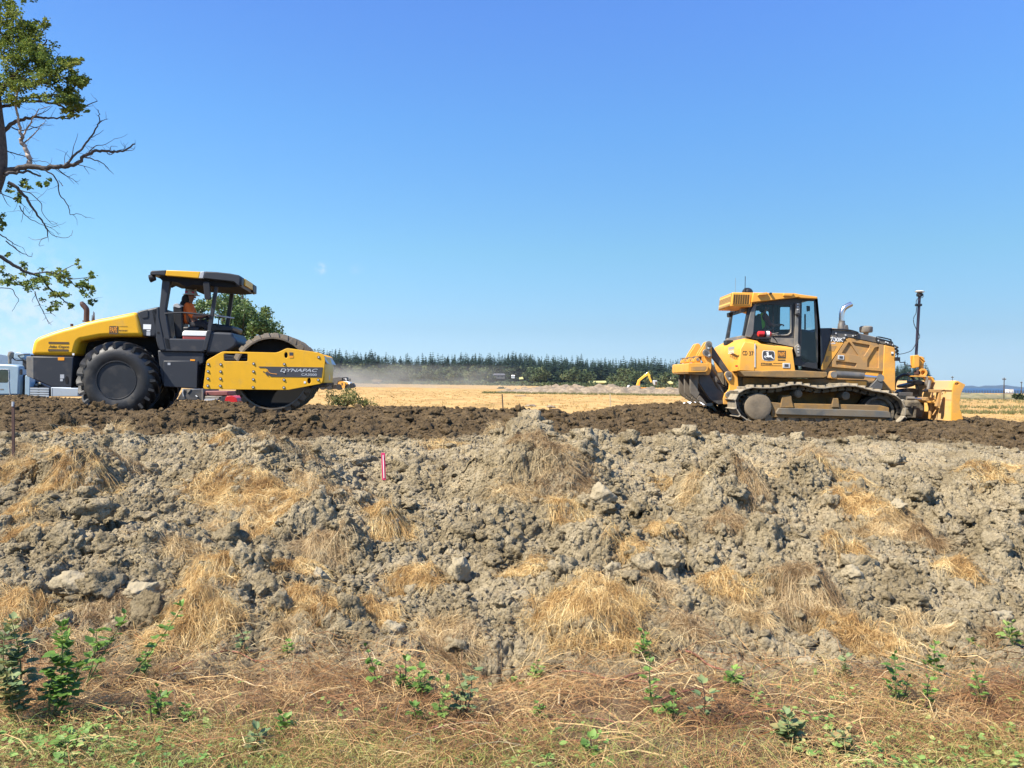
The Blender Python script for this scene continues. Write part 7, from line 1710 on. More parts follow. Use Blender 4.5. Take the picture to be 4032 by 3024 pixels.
for i in range(3300):
    D = random.uniform(D0 + 60, D1) if i < 2400 else random.uniform(D1 - 40, D1); a = random.uniform(720, 3660)
    if clear(a, D): continue
    top = silz(a, D1); sc = random.uniform(.7, 1.05) if D < 850 else random.uniform(.82, 1.12); kd = 0 if random.random() < (.68 if D > 690 else .45) else 1
    (x, y, z), V0, F0, th_, sc = put(a, D, kd, sc); c, s = math.cos(th_), math.sin(th_)
    V1 = V0 * (np.array([1.55, 1.55, 1.0]) if kd == 0 else np.array([1.2, 1.2, 1.0])) * sc; V1 = np.stack([V1[:, 0] * c - V1[:, 1] * s + x, V1[:, 0] * s + V1[:, 1] * c + y, V1[:, 2] + z], 1); mass[kd].append((V1, F0))
for kd, nm, lab, cat in ((0, 'conifer_wood', 'dense dark conifer wood covering the low hill', 'wood'), (1, 'broadleaf_wood', 'lighter broadleaf trees mixed into the far wood', 'wood')):
    V, f = merge(mass[kd]); tag(link_mesh(nm, np_mesh(nm, V, f, 3), M['fir' if kd == 0 else 'broad']), lab, cat, kind='stuff')
cme = [np_mesh('conifer', v, f, 3) for v, f in CON]; bme = [np_mesh('broadleaf', v, f, 3) for v, f in BRO]
for m_ in cme: m_.materials.append(M['fir'])
for m_ in bme: m_.materials.append(M['broad'])
def single(nm, me, a, D, sc, lab, cat, grp, z=None):
    o = bpy.data.objects.new(nm, me); COL.objects.link(o); o.location = ((a - 2016) / F * D, D, (hillz(a, D) if z is None else z) - .3); o.scale = (sc if not isinstance(sc, tuple) else sc) if isinstance(sc, tuple) else (sc, sc, sc); o.rotation_euler = (0, 0, random.uniform(0, 6.28)); tag(o, lab, cat, grp); return o
# crowns that stand out on the skyline
a = 1345
while a < 2680:
    D = D1 - random.uniform(0, 25); k = random.randrange(8); h = CON[k][0][:, 2].max(); tall = random.random()
    topz = silz(a, D, -random.uniform(-2, 9) - (9 if tall > .88 else 0)); sc = max(.6, (topz - hillz(a, D)) / h)
    single('conifer', cme[k], a, D, (sc * 1.6, sc * 1.6, sc), 'dark conifer standing on the skyline of the far wood', 'conifer', 'conifers on the skyline of the far wood'); a += random.choice((5, 9, 14, 22, 32)) * random.uniform(.7, 1.3)
for i in range(70):
    a = random.uniform(1380, 2690); D = D0 + random.uniform(2, 50); k = random.randrange(6)
    if clear(a, D): continue
    single('broadleaf_tree', bme[k], a, D, random.uniform(.6, 1.15), 'rounded green tree at the near edge of the far wood', 'tree', 'broadleaf trees at the edge of the far wood')
sp = single('conifer', cme[2], 1556, D1 - 60, (.9, .9, 1.0), 'tallest ragged conifer rising alone above the dip in the skyline', 'conifer', 'conifers on the skyline of the far wood'); hh = CON[2][0][:, 2].max(); sp.scale = (.8, .8, (P(1556, 1403, D1 - 60)[2] - hillz(1556, D1 - 60)) / hh)
for a_, lb in ((2074, 'left one of the two tall conifers on the skyline above the houses'), (2086, 'right one of the two tall conifers on the skyline above the houses')):
    sp = single('conifer', cme[4], a_, D1 - 40, 1, lb, 'conifer', 'conifers on the skyline of the far wood'); hh = CON[4][0][:, 2].max(); sp.scale = (.7, .7, (P(a_, 1404, D1 - 40)[2] - hillz(a_, D1 - 40)) / hh)
o = single('broadleaf_tree', bme[1], 2500, 560, (1.0, 1.0, .9), 'bright green round tree behind the excavator arm', 'tree', 'broadleaf trees at the edge of the far wood', FZ)
# hedge of low scrub along the foot of the wood
leaves = []; R2 = np.random.default_rng(5)
V = []; Fc = []
for i in range(9000):
    a = R2.uniform(1400, 3700); D = R2.uniform(540, 596); h = max(.2, 2.6 + 1.6 * float(vnoise(np.array([a * .03]), np.array([0.0]), 3)[0])) * (1 if a > 1750 else .6)
    c = np.array([(a - 2016) / F * D, D, FZ + h * R2.uniform(0, 1)]); u = R2.normal(size=3); u /= np.linalg.norm(u); s = np.cross(u, R2.normal(size=3)); s /= np.linalg.norm(s); w = R2.uniform(.4, .9)
    o_ = len(V); V += [c + u * w, c + s * w, c - u * w, c - s * w]; Fc += [(o_, o_ + 1, o_ + 2), (o_, o_ + 2, o_ + 3)]
tag(link_mesh('scrub_belt', np_mesh('scrub', np.array(V), np.array(Fc), 3), M['broad']), 'low scrub growing along the foot of the far wood', 'scrub', kind='stuff')

# houses among the trees
M['siding'] = mat('white_siding', (.8, .8, .78), .6, var=.03); M['roofdark'] = mat('dark_roof', (.08, .08, .09), .8, var=.1); M['lawn'] = mat('pale_lawn', (.38, .36, .14), .95, var=.2, scale=.3); M['pane'] = mat('window_pane', (.03, .04, .05), .2, var=.1)
def house(a, b, w, h, D, lab, wall, roof):
    p = P(a, b, D); root = empty('house', p); tag(root, lab, 'house', 'houses on the wooded hillside')
    W = w / F * D; H = h / F * D; dp = W * .6
    bm = bmesh.new(); add_box(bm, -W / 2, W / 2, 0, dp, -H * .35, H * .6); bm_obj('wall', bm, wall, root)
    bm = bmesh.new(); add_prism(bm, [(-W * .56, -.5, H * .58), (W * .56, -.5, H * .58), (W * .45, dp / 2, H * 1.05), (-W * .45, dp / 2, H * 1.05)], [(-W * .56, dp + .5, H * .57), (W * .56, dp + .5, H * .57), (W * .45, dp / 2 + .05, H * 1.045), (-W * .45, dp / 2 + .05, H * 1.045)]); bm_obj('roof', bm, roof, root)
    for s in (-.3, 0, .3):
        bm = bmesh.new(); add_box(bm, W * s - W * .06, W * s + W * .06, -.12, -.02, H * .12, H * .42); bm_obj('window', bm, M['pane'], root)
house(1962, 1486, 52, 15, 700, 'dark low house with pale window frames on the wooded hill', mat('dark_siding', (.10, .10, .10), .7), M['roofdark'])
house(2020, 1486, 13, 9, 690, 'small white house left of the yellow lawn', M['siding'], M['siding'])
house(2650, 1490, 17, 8, 690, 'white roofed house on the hillside behind the excavator bucket', M['siding'], M['siding'])
house(2668, 1518, 6, 6, 620, 'tiny white shed low on the slope near the ripper', M['siding'], M['siding'])
for (pts, D) in (([(2044, 1486), (2058, 1483), (2062, 1492), (2046, 1493)], 680), ([(2322, 1500), (2390, 1499), (2392, 1507), (2318, 1507)], 640), ([(2636, 1503), (2650, 1500), (2660, 1510), (2642, 1511)], 640)):
    Q = [P(a, b, D) for a, b in pts]; bm = bmesh.new(); B_ = [(q_[0], q_[1] + (3 if i in (0, 1) else 0) + (q_[2]) * 2, q_[2]) for i, q_ in enumerate(Q)]
    add_prism(bm, B_, [(x, y + 1, z - .8) for x, y, z in B_]); o = bm_obj('lawn', bm, M['lawn'], None); tag(o, kind='structure')
def pole(a, y0, y1, D, r, lab, cross=0, cat='utility pole', grp='utility poles in the distance', z0=None, mt=None, nm='utility_pole'):
    t = P(a, y0, D); bt = P(a, y1, D); x, zt = t[0], t[2]; zb = bt[2]
    root = empty(nm, (x, D, zb)); tag(root, lab, cat, grp)
    bm = bmesh.new(); add_cyl(bm, (0, 0, -.5), (0, 0, zt - zb), r, r * .7, 8); bm_obj('post', bm, mt or M['darkwood'], root, smooth=True)
    if cross:
        bm = bmesh.new(); add_box(bm, -cross, cross, -.1, .1, zt - zb - .55, zt - zb - .3); bm_obj('crossarm', bm, mt or M['darkwood'], root)
        bm = bmesh.new()
        for s in (-.9, 0.0, .9): add_cyl(bm, (s * cross, 0, zt - zb - .3), (s * cross, 0, zt - zb - .05), .06, seg=6)
        bm_obj('insulators', bm, M['decal_silver'], root)
pole(3954, 1487, 1573, 230, .16, 'utility pole with a crossarm at the right of the blade', .5)
pole(4022, 1503, 1545, 420, .22, 'smaller utility pole at the right edge of the picture', .6)
pole(3750, 1481, 1545, 300, .14, 'utility pole seen above the top edge of the blade', .45)
pole(3579, 1465, 1510, 500, .14, 'faint utility pole seen between the machine hood and its mast', 1.0)
pole(2419, 1428, 1460, 900, .22, 'thin mast on the skyline of the far wood', 0, 'mast', 'mast on the far skyline', mt=M['grey2'], nm='radio_mast')
# fence line along the far bank
for i in range(46):
    a = 3770 + i * 6.2; D = 330; p = P(a, 1543, D); bm = bmesh.new(); add_box(bm, -.07, .07, -.07, .07, -.6, .55 + .1 * random.random()); o = bm_obj('fence_post', bm, M['darkwood'], None); o.location = p
    tag(o, 'small dark fence post in the row along the far right bank', 'fence post', 'fence posts on the far right bank')
o = ridge('far_bank', 3600, 4300, 322, 30, [(3600, 1543), (4032, 1546), (4300, 1548)], M['olive'], 1.5, amp=.0); tag(o, kind='structure')
p = P(3981, 1541, 420); root = empty('white_barn', p); tag(root, 'white box shaped building on the far right horizon', 'building')
bm = bmesh.new(); add_box(bm, -1.25, 1.25, 0, 3, -.6, .95); bm_obj('wall', bm, M['siding'], root); bm = bmesh.new(); add_box(bm, -1.35, 1.35, -.1, 3.1, .952, 1.06); bm_obj('roof', bm, M['siding'], root)
def bush(a, b, w, h, Y, n, lab, mt, leaf=.05, z=None, nm='bush', grp='bushes in the field'):
    p = P(a, b, Y); W = w / F * Y * .5; H = h / F * Y; R3 = np.random.default_rng(int(a)); L_ = []
    lobes = [(R3.uniform(-.75, .75) * W, R3.uniform(-.6, .6) * W, R3.uniform(.25, .72) * H, R3.uniform(.22, .42) * min(W, H)) for _ in range(13)]
    for i in range(n):
        lx, ly, lz, lr = lobes[i % 13]; d = R3.normal(size=3); d /= np.linalg.norm(d); c = np.array([lx, ly, lz]) + d * lr * R3.uniform(.5, 1.1); c[2] = abs(c[2])
        L_.append(leaf_faces(c, R3.normal(size=3), R3.normal(size=3) + np.array([0, 0, 1.2]), leaf * R3.uniform(.7, 1.3), leaf * .7))
    V, f = leafmesh(L_); root = empty(nm, p); tag(root, lab, 'bush', grp); link_mesh('foliage', np_mesh('foliage', V, f, 3), mt, root)
    V, f = tube_mesh([np.array([[R3.uniform(-.1, .1) * W, 0, -.2], [l[0] * .5, l[1] * .5, l[2] * .5], [l[0], l[1], l[2]]]) for l in lobes], [np.array([.03, .02, .008]) * max(1, H)] * 13); link_mesh('stems', np_mesh('stems', V, f, 4), M['stemdark'], root)
M['olivebush'] = leafmat('olive_bush', [(.07, .09, .03), (.16, .17, .05), (.34, .30, .10)], .6, .3, 3.0)
bush(1352, 1602, 160, 78, 25.0, 1500, 'green bush behind the front of the roller drum', M['olivebush'], .05, nm='bush', grp='bushes behind the berm')
bush(1450, 1606, 100, 44, 25.5, 600, 'low yellowing bush right of the one behind the drum', M['olivebush'], .045, nm='bush', grp='bushes behind the berm')
bush(4008, 1574, 36, 22, 228, 500, 'dark green bush on the far bank at the right edge', M['broad'], .7)
bush(1972, 1535, 40, 9, 330, 200, 'low green shrub in the golden field', M['broad'], .6)
# ------------------------------------------------------------------ the old tree at the left
T1 = Crop(0, 0, 560 / 726)
def tree_left():
    Y0 = 22.0
    rx = P(-40, 1500, Y0)[0]; zb = float(base(np.array([-15.0]), np.array([22.0]))[0])
    root = empty('old_tree', (rx - 1.4, Y0, zb)); O = np.array(root.location)
    tag(root, 'old half dead tree with bare limbs and a leafy top at the left edge', 'tree')
    def W(uv, dy): return P(*T1(uv)[0], Y0 + dy) - O
    # trunk leans out of the frame low down and back in above
    tr = [np.array([0, 0, -.3]), np.array([-.15, .05, 1.5]), W((-120, 1120), 0), W((-34, 930), 0), W((-8, 820), 0), W((-12, 680), 0), W((-22, 560), 0), W((-30, 400), 0), W((-40, 200), .1), W((-30, -60), .2), W((-60, -330), .3)]
    paths = [spline(tr, 5)]; rads = [np.interp(np.linspace(0, 1, len(paths[0])), [0, .3, .6, 1], [.34, .24, .16, .04])]
    V, f = tube_mesh(paths, rads, 12); me = np_mesh('trunk', V, f, 4); me.shade_smooth(); trunk = link_mesh('trunk', me, M['bark'], root)
    LIMBS = [
        ('bark', 0, .4, [(-10, 890), (60, 865), (140, 850), (215, 858), (270, 850), (330, 848), (390, 838), (430, 800), (480, 775), (540, 768), (600, 775), (650, 760), (690, 735)], .085),
        ('bark', 0, .4, [(330, 848), (372, 800), (420, 755), (460, 705), (490, 655), (510, 620), (505, 590), (498, 560)], .035),
        ('bark', 0, .4, [(505, 625), (530, 612), (553, 606)], .014), ('bark', 0, .4, [(460, 705), (490, 690), (530, 664)], .012),
        ('bark', 0, .4, [(430, 800), (470, 812), (520, 830), (555, 865), (580, 890)], .02), ('bark', 0, .4, [(440, 790), (490, 745), (530, 740), (580, 710)], .016),
        ('bark', 0, .4, [(540, 768), (560, 790), (600, 770), (640, 755), (630, 730)], .013), ('bark', 0, .4, [(365, 800), (380, 740), (398, 680)], .012), ('bark', 0, .4, [(330, 848), (330, 800), (345, 770)], .01),
        ('bark', 0, .4, [(640, 770), (680, 765), (690, 745)], .01), ('bark', 0, .4, [(560, 775), (570, 745), (600, 750)], .01), ('bark', 0, .4, [(400, 840), (440, 850), (490, 870)], .012), ('bark', 0, .4, [(430, 850), (455, 890)], .008),
        ('bark', -.2, .3, [(20, 890), (80, 880), (150, 878), (210, 900), (150, 880)], .05),
        ('bark', -.2, .2, [(40, 930), (90, 960), (135, 1010), (165, 1060), (200, 1110), (235, 1160), (245, 1210)], .05),
        ('bark', -.2, .2, [(100, 970), (160, 990), (210, 1040), (215, 1080), (260, 1140), (296, 1137)], .014), ('bark', -.2, .2, [(235, 1160), (270, 1200), (330, 1215), (365, 1200), (370, 1175)], .01), ('bark', -.2, .2, [(245, 1210), (210, 1225), (200, 1255), (225, 1250)], .008), ('bark', -.2, .2, [(240, 1212), (180, 1225), (145, 1210)], .007),
        ('bark', -.2, .2, [(100, 1050), (120, 1090), (160, 1120), (200, 1140), (270, 1170), (300, 1200)], .014), ('bark', -.2, .2, [(120, 1060), (115, 1110), (107, 1135)], .008),
        ('bark', .1, .5, [(200, 855), (260, 885), (295, 930), (305, 990), (350, 1050), (360, 1095), (400, 1090), (440, 1112)], .022), ('bark', .1, .5, [(300, 920), (320, 950), (310, 930)], .008), ('bark', .1, .5, [(290, 860), (330, 890), (370, 915), (402, 942)], .014), ('bark', .1, .5, [(260, 850), (340, 900), (380, 940)], .01),
        ('pale', .3, .1, [(150, 845), (152, 815), (138, 780), (125, 745), (110, 730), (108, 690), (100, 640), (90, 590), (80, 520), (100, 440), (130, 400)], .075),
        ('pale', .3, .1, [(112, 730), (120, 690), (150, 640), (170, 600), (200, 560), (260, 540)], .03), ('pale', .3, .1, [(120, 730), (170, 690), (200, 650), (230, 620)], .022), ('bark', .3, .1, [(150, 640), (190, 655), (215, 660)], .012),
        ('bark', .2, .3, [(15, 680), (50, 640), (80, 622), (130, 605), (160, 598), (210, 598), (260, 605), (320, 606), (360, 602)], .06), ('bark', .2, .3, [(60, 650), (100, 665), (150, 660), (215, 640), (255, 640)], .02), ('bark', .2, .3, [(10, 760), (60, 780), (130, 800), (170, 820), (230, 825), (265, 840)], .018),
        ('bark', .2, .3, [(5, 545), (60, 535), (110, 515), (170, 520), (240, 522), (300, 535), (350, 560), (400, 560), (440, 540), (497, 516)], .045), ('bark', .2, .3, [(430, 545), (475, 540)], .008),
        ('bark', .2, .3, [(180, 590), (230, 570), (270, 540)], .014), ('bark', .2, .3, [(210, 170), (230, 140), (255, 125)], .012), ('bark', .2, .3, [(270, 310), (290, 290), (308, 268)], .014),
        ('bark', -.5, .2, [(-30, 1280), (0, 1310), (40, 1335), (90, 1365), (130, 1385), (170, 1400), (215, 1420), (250, 1470), (290, 1500), (330, 1540), (370, 1560)], .055),
        ('bark', -.5, .2, [(170, 1400), (230, 1390), (290, 1400), (350, 1425), (400, 1470), (440, 1500), (470, 1530), (460, 1560)], .02), ('bark', -.5, .2, [(290, 1400), (340, 1370), (390, 1350), (410, 1375)], .012), ('bark', -.5, .2, [(350, 1425), (420, 1420), (470, 1410)], .012),
        ('bark', -.5, .2, [(180, 1490), (190, 1530), (215, 1580), (235, 1620), (250, 1655)], .014), ('bark', -.5, .2, [(185, 1500), (165, 1530), (170, 1545)], .007), ('bark', -.5, .2, [(220, 1600), (260, 1600), (285, 1615)], .006), ('bark', -.5, .2, [(215, 1580), (240, 1630), (262, 1660)], .007),
        ('bark', -.5, .2, [(0, 1470), (60, 1475), (80, 1510), (95, 1530), (80, 1560), (62, 1590)], .012), ('bark', -.5, .2, [(40, 1400), (90, 1450), (150, 1470), (180, 1490)], .012),
        ('bark', -.4, .2, [(-10, 1190), (40, 1220), (80, 1250), (115, 1262)], .018), ('bark', -.4, .2, [(30, 1230), (80, 1270), (120, 1295), (160, 1308), (163, 1290)], .016), ('bark', -.3, .2, [(0, 985), (60, 1010), (110, 1040), (150, 1090)], .014), ('bark', -.3, .2, [(0, 960), (30, 1030), (55, 1055)], .012),
        ('bark', .3, .2, [(-10, 480), (60, 400), (130, 330), (200, 260), (240, 200)], .06), ('bark', .3, .2, [(60, 400), (150, 420), (240, 430), (330, 400), (400, 380)], .035), ('bark', .3, .2, [(-20, 250), (60, 170), (120, 100)], .05),
    ]
    groups = {'bark': ([], []), 'pale': ([], [])}; nb = 0
    for kind_, d0, d1, uv, r0 in LIMBS:
        n = len(uv); pts = [W(q, d0 + (d1 - d0) * i / n * 2.0) for i, q in enumerate(uv)]
        pts = spline(pts, 4); k = len(pts)
        pts[1:-1] += rng.normal(0, min(.012, r0 * .4), (k - 2, 3))
        rr = np.linspace(r0, max(.004, r0 * .22), k) * 1.0
        # twigs off the limb
        twp = [pts]; twr = [rr]
        if r0 > .012:
            for j in range(3, k, 3):
                if random.random() < .6:
                    t = pts[min(k - 1, j)] - pts[j - 1]; t = t / (np.linalg.norm(t) + 1e-6); dd = t + rng.normal(0, .8, 3) + np.array([0, 0, .1]); dd /= np.linalg.norm(dd); L_ = random.uniform(.12, .45)
                    tw = [pts[j]]
                    for q in range(4): dd = dd + rng.normal(0, .25, 3); dd /= np.linalg.norm(dd); tw.append(tw[-1] + dd * L_ / 4)
                    twp.append(np.array(tw)); twr.append(np.linspace(.006, .0025, 5))
        V, f = tube_mesh(twp, twr, 7); me = np_mesh('limb', V, f, 4); me.shade_smooth()
        link_mesh('limb', me, M['bark' if kind_ == 'bark' else 'palebark'], root)
    # leaves gather in clusters: (u, v, radius u, radius v, number, depth)
    CLU = [(40, 60, 70, 80, 330), (20, 180, 60, 70, 300), (110, 150, 70, 60, 420), (190, 130, 45, 40, 170), (235, 130, 25, 16, 40), (150, 230, 90, 70, 560), (60, 300, 80, 80, 480), (200, 310, 80, 70, 560), (240, 380, 70, 60, 400), (120, 400, 90, 60, 420), (30, 440, 60, 60, 260),
           (330, 330, 60, 45, 330), (400, 310, 35, 22, 80), (390, 400, 55, 45, 330), (340, 450, 60, 40, 240), (410, 430, 35, 20, 90), (300, 500, 70, 35, 220), (380, 520, 55, 35, 240), (350, 570, 45, 25, 160), (410, 555, 30, 18, 80), (330, 590, 25, 14, 40), (180, 490, 80, 30, 150), (60, 510, 60, 30, 150),
           (130, 940, 40, 22, 90), (190, 950, 22, 20, 50), (240, 930, 30, 25, 90), (90, 1000, 35, 30, 70), (60, 960, 30, 20, 40), (15, 1130, 28, 45, 130), (30, 1300, 30, 20, 50), (10, 1370, 30, 30, 60),
           (50, 1430, 50, 35, 170), (150, 1445, 50, 35, 210), (130, 1350, 26, 22, 60), (230, 1415, 50, 30, 170), (290, 1400, 45, 35, 170), (340, 1420, 35, 30, 110), (400, 1350, 22, 18, 40), (420, 1460, 45, 35, 170), (460, 1410, 30, 20, 70), (470, 1480, 28, 28, 100), (470, 1540, 24, 18, 60), (270, 1490, 50, 30, 110), (360, 1560, 24, 16, 60), (300, 1560, 50, 25, 110), (250, 1580, 25, 14, 30), (330, 1500, 35, 22, 60)]
    for u in range(-420, 0, 90):
        for v in range(-500, 500, 110): CLU.append((u + random.uniform(-30, 30), v + random.uniform(-30, 30), 80, 75, 110))
    for u, v in ((60, -80), (140, -60), (30, -200), (120, -230), (200, -160), (60, -330)): CLU.append((u, v, 80, 60, 150))
    L_ = []
    for (u, v, ru, rv, n) in CLU:
        sub = [(random.gauss(0, .5), random.gauss(0, .5), random.gauss(0, .5)) for _ in range(max(3, n // 14))]
        for i in range(int(n * (2.5 if v < 620 and u > -30 else 1.6))):
            a = sub[i % len(sub)]; du = (a[0] + random.gauss(0, .17)) * ru; dv = (a[1] + random.gauss(0, .17)) * rv
            p = W((u + du, v + dv), .2 + (a[2] + random.gauss(0, .2)) * .8 * ru / 60)
            d = np.array([random.gauss(0, 1), random.gauss(0, 1), random.gauss(-.5, .6)]); s = random.uniform(.036, .075)
            for da in (-.7, 0, .7):
                c_, s_ = math.cos(da), math.sin(da); d2 = np.array([d[0] * c_ - d[1] * s_, d[0] * s_ + d[1] * c_, d[2]])
                L_.append(leaf_faces(p, d2, rng.normal(size=3) * .7 + np.array([0, 0, 1]), s * (1 if da == 0 else .8), s * .62))
    V, f = leafmesh(L_); link_mesh('crown', np_mesh('crown', V, f, 3), M['maple'], root)
M['bark'] = mat('grey_brown_bark', (.075, .062, .052), .85, var=.35, scale=9, bump=.6, bump_scale=30)
M['palebark'] = mat('bare_pale_wood', (.34, .29, .25), .75, var=.3, scale=5, bump=.4, bump_scale=30)
M['maple'] = leafmat('maple_leaf', [(.035, .070, .016), (.09, .15, .030), (.21, .27, .05), (.38, .38, .08)], .5, .4, 1.6)
tree_left()

# cottonwood behind the roller
def round_tree():
    Y0 = 58.0; p0 = P(945, 1500, Y0); root = empty('cottonwood_tree', (p0[0], Y0, FZ)); O = np.array(root.location)
    tag(root, 'round leafy green tree standing behind the cab of the roller', 'tree')
    OUT = [(800, 1330), (775, 1270), (768, 1200), (790, 1165), (830, 1150), (870, 1128), (905, 1150), (950, 1180), (985, 1192), (1020, 1195), (1050, 1205), (1080, 1235), (1095, 1270), (1090, 1310), (1060, 1345)]
    L_ = []; lobes = []
    for i in range(120):
        a = random.uniform(775, 1088); top = np.interp(a, [770, 800, 870, 910, 990, 1050, 1090], [1215, 1155, 1128, 1150, 1190, 1205, 1262]); b = random.uniform(top + 18, 1420)
        q = P(a, b, Y0 + random.uniform(-2.4, 2.4)) - O; lobes.append((q, random.uniform(.3, .75)))
    for q, lr in lobes:
        for j in range(150):
            d = rng.normal(size=3); d /= np.linalg.norm(d); p = q + d * lr * random.uniform(.6, 1.05) * np.array([1, 1, .9])
            L_.append(leaf_faces(p, rng.normal(size=3), rng.normal(size=3) + d * .8 + np.array([0, 0, .6]), random.uniform(.10, .19), random.uniform(.09, .15)))
    V, f = leafmesh(L_); link_mesh('crown', np_mesh('crown', V, f, 3), M['cotton'], root)
    paths = [spline([(0, 0, -.2), (.1, 0, 1.5), (-.1, .1, 3.5), (0, 0, 6.5), (.1, 0, 9)], 5)]; rads = [np.linspace(.28, .04, len(paths[0]))]
    V, f = tube_mesh(paths, rads, 9); me = np_mesh('trunk', V, f, 4); me.shade_smooth(); link_mesh('trunk', me, M['bark'], root)
    paths = []; rads = []
    for q, lr in lobes[::2]:
        zz = max(1.0, q[2] - 1.6); paths.append(spline([(0, 0, zz * .8), (q[0] * .5, q[1] * .5, zz), tuple(q)], 4)); rads.append(np.linspace(.07, .015, 9))
    V, f = tube_mesh(paths, rads, 6); link_mesh('branches', np_mesh('branches', V, f, 4), M['bark'], root)
M['cotton'] = leafmat('cottonwood_leaf', [(.018, .045, .014), (.045, .09, .026), (.11, .17, .05), (.22, .28, .09)], .45, .25, .8)
round_tree()

# ------------------------------------------------------------------ vehicles behind the berm
def rig_prism(rig, C, pts, w0, w1, nm, mt, par=None, **k): return prism(rig, C(*pts), w0, w1, nm, mt, par, **k)
TK = Rig('service_truck', 60, 27.0, -.5, 0.0); KT = Crop(0, 1380, 340 / 2212)
tag(TK.root, 'pale blue grey service truck parked behind the rear of the roller at the left edge', 'truck')
def service_truck():
    r = TK; MB = mat('pale_truck_paint', (.24, .33, .40), .35, var=.05, dirt=(.3, .28, .24), dirt_amt=.15)
    cab = rig_prism(r, KT, [(-900, 345), (0, 345), (300, 358), (430, 375), (495, 400), (500, 640), (480, 1150), (-900, 1150)], 0, 2.0, 'cab', MB, bevel=.06, seg=3)
    d = prism(r, rounded(KT((-560, 500), (150, 500), (205, 520), (212, 600), (205, 790), (185, 822), (-560, 822)), 3), -.006, .03, 'door_window', M['glassdark'], cab, bevel=.006)
    tube(r, r.pts(KT((-560, 480), (150, 485), (220, 510), (232, 600), (225, 800), (250, 1150)), -.006), .012, 'door_seam', M['decal_silver'], cab, n=3)
    sheet(r, KT((0, 980), (98, 980), (98, 1010), (0, 1010)), 0, 'door_handle', M['grey2'], cab)
    prism(r, rounded(KT((512, 480), (545, 478), (548, 620), (512, 625)), 2), -.02, .05, 'tail_marker', M['black'], cab)
    prism(r, KT((500, 640), (630, 620), (630, 1150), (480, 1150)), .2, 1.9, 'cab_gap', M['black'])
    rod(r, r.p(*KT((250, 340))[0], .4), r.p(*KT((250, 130))[0], .4), .05, 'exhaust_stack', M['steel']); lathe(r, r.p(*KT((275, 140))[0], .4), (0.2, 0, 1), [(-.1, .05), (.0, .10), (.12, .09), (.15, .03)], 'work_lamp', M['grey2'], seg=14)
    tube(r, r.pts(KT((310, 170), (400, 245), (560, 255), (640, 262)), .4), .02, 'lamp_arm', M['black'])
    mi = prism(r, rounded(KT((345, 170), (352, 90), (420, 42), (560, 60), (630, 90), (650, 230), (560, 240), (380, 210)), 4), .3, .9, 'crane_head', MB, bevel=.05)
    tube(r, r.pts(KT((460, 130), (620, 100), (760, 90)), .25), .018, 'crane_rod', M['black'], mi, sharp=True); tube(r, r.pts(KT((460, 130), (540, 210), (620, 240)), .25), .018, 'crane_rod', M['black'], mi, sharp=True)
    prism(r, KT((575, 250), (730, 240), (735, 330), (700, 420), (640, 480), (580, 470)), .3, .7, 'crane_base', M['black'])
    prism(r, KT((640, 640), (765, 640), (765, 1160), (630, 1160)), -.02, .3, 'side_post', MB, bevel=.02)
    box_ = prism(r, KT((765, 930), (1262, 955), (1262, 1180), (760, 1170)), .0, 2.0, 'tool_cabinet', M['black'])
    for i in range(4):
        v = 955 + i * 62; prism(r, KT((770, v), (950, v + 2), (965, v + 9), (1010, v + 9), (1025, v + 3), (1250, v + 6), (1250, v + 50), (770, v + 46)), -.02, .02, 'drawer', M['siding'] if False else M['drawer'], box_, bevel=.004)
    prism(r, KT((768, 720), (960, 800), (1150, 905), (1262, 940), (768, 930)), .3, 1.8, 'tool_bin', M['black'])
    for (u, v, s, m_) in ((935, 890, .07, 'steel'), (1010, 850, .06, 'wood'), (900, 900, .05, 'rust')): bm = bmesh.new(); ellipsoid(bm, r.p(*KT((u, v))[0], .25), (s, s, s * .8), 8); bm_obj('bin_item', bm, M[m_], box_)
    pn = prism(r, KT((1300, 940), (1850, 962), (2010, 968), (2000, 1180), (1300, 1180)), .0, 2.0, 'side_bin', M['drawer'], bevel=.02)
    sheet(r, KT((1335, 960), (1342, 960), (1342, 1170), (1335, 1170)), 0, 'bin_seam', M['grey2'], pn)
    box(r, r.p(*KT((-900, 1150))[0], 0)[0], r.p(*KT((2010, 1150))[0], 0)[0], .3, 1.7, .45, .62, 'chassis', M['black'])
    for u in (-600, 1120, 1700):
        a = r.p(*KT((u, 1400))[0], .0); bm = bmesh.new(); add_ring(bm, (a[0], .02, .45), (0, 1, 0), [(0, .25), (0, .44), (.04, .46), (.24, .46), (.28, .44), (.28, .25)], 28); wh = bm_obj('wheel', bm, M['tyre'], r.root, smooth=True)
        lathe(r, (a[0], .02, .45), (0, 1, 0), [(.04, .24), (.04, .1), (.02, .0001)], 'rim', M['steel'], wh, seg=20)
M['glassdark'] = mat('dark_window', (.03, .05, .045), .08, var=.2); M['drawer'] = mat('drawer_paint', (.32, .36, .40), .45, var=.04, dirt=(.3, .28, .24), dirt_amt=.15)
service_truck()
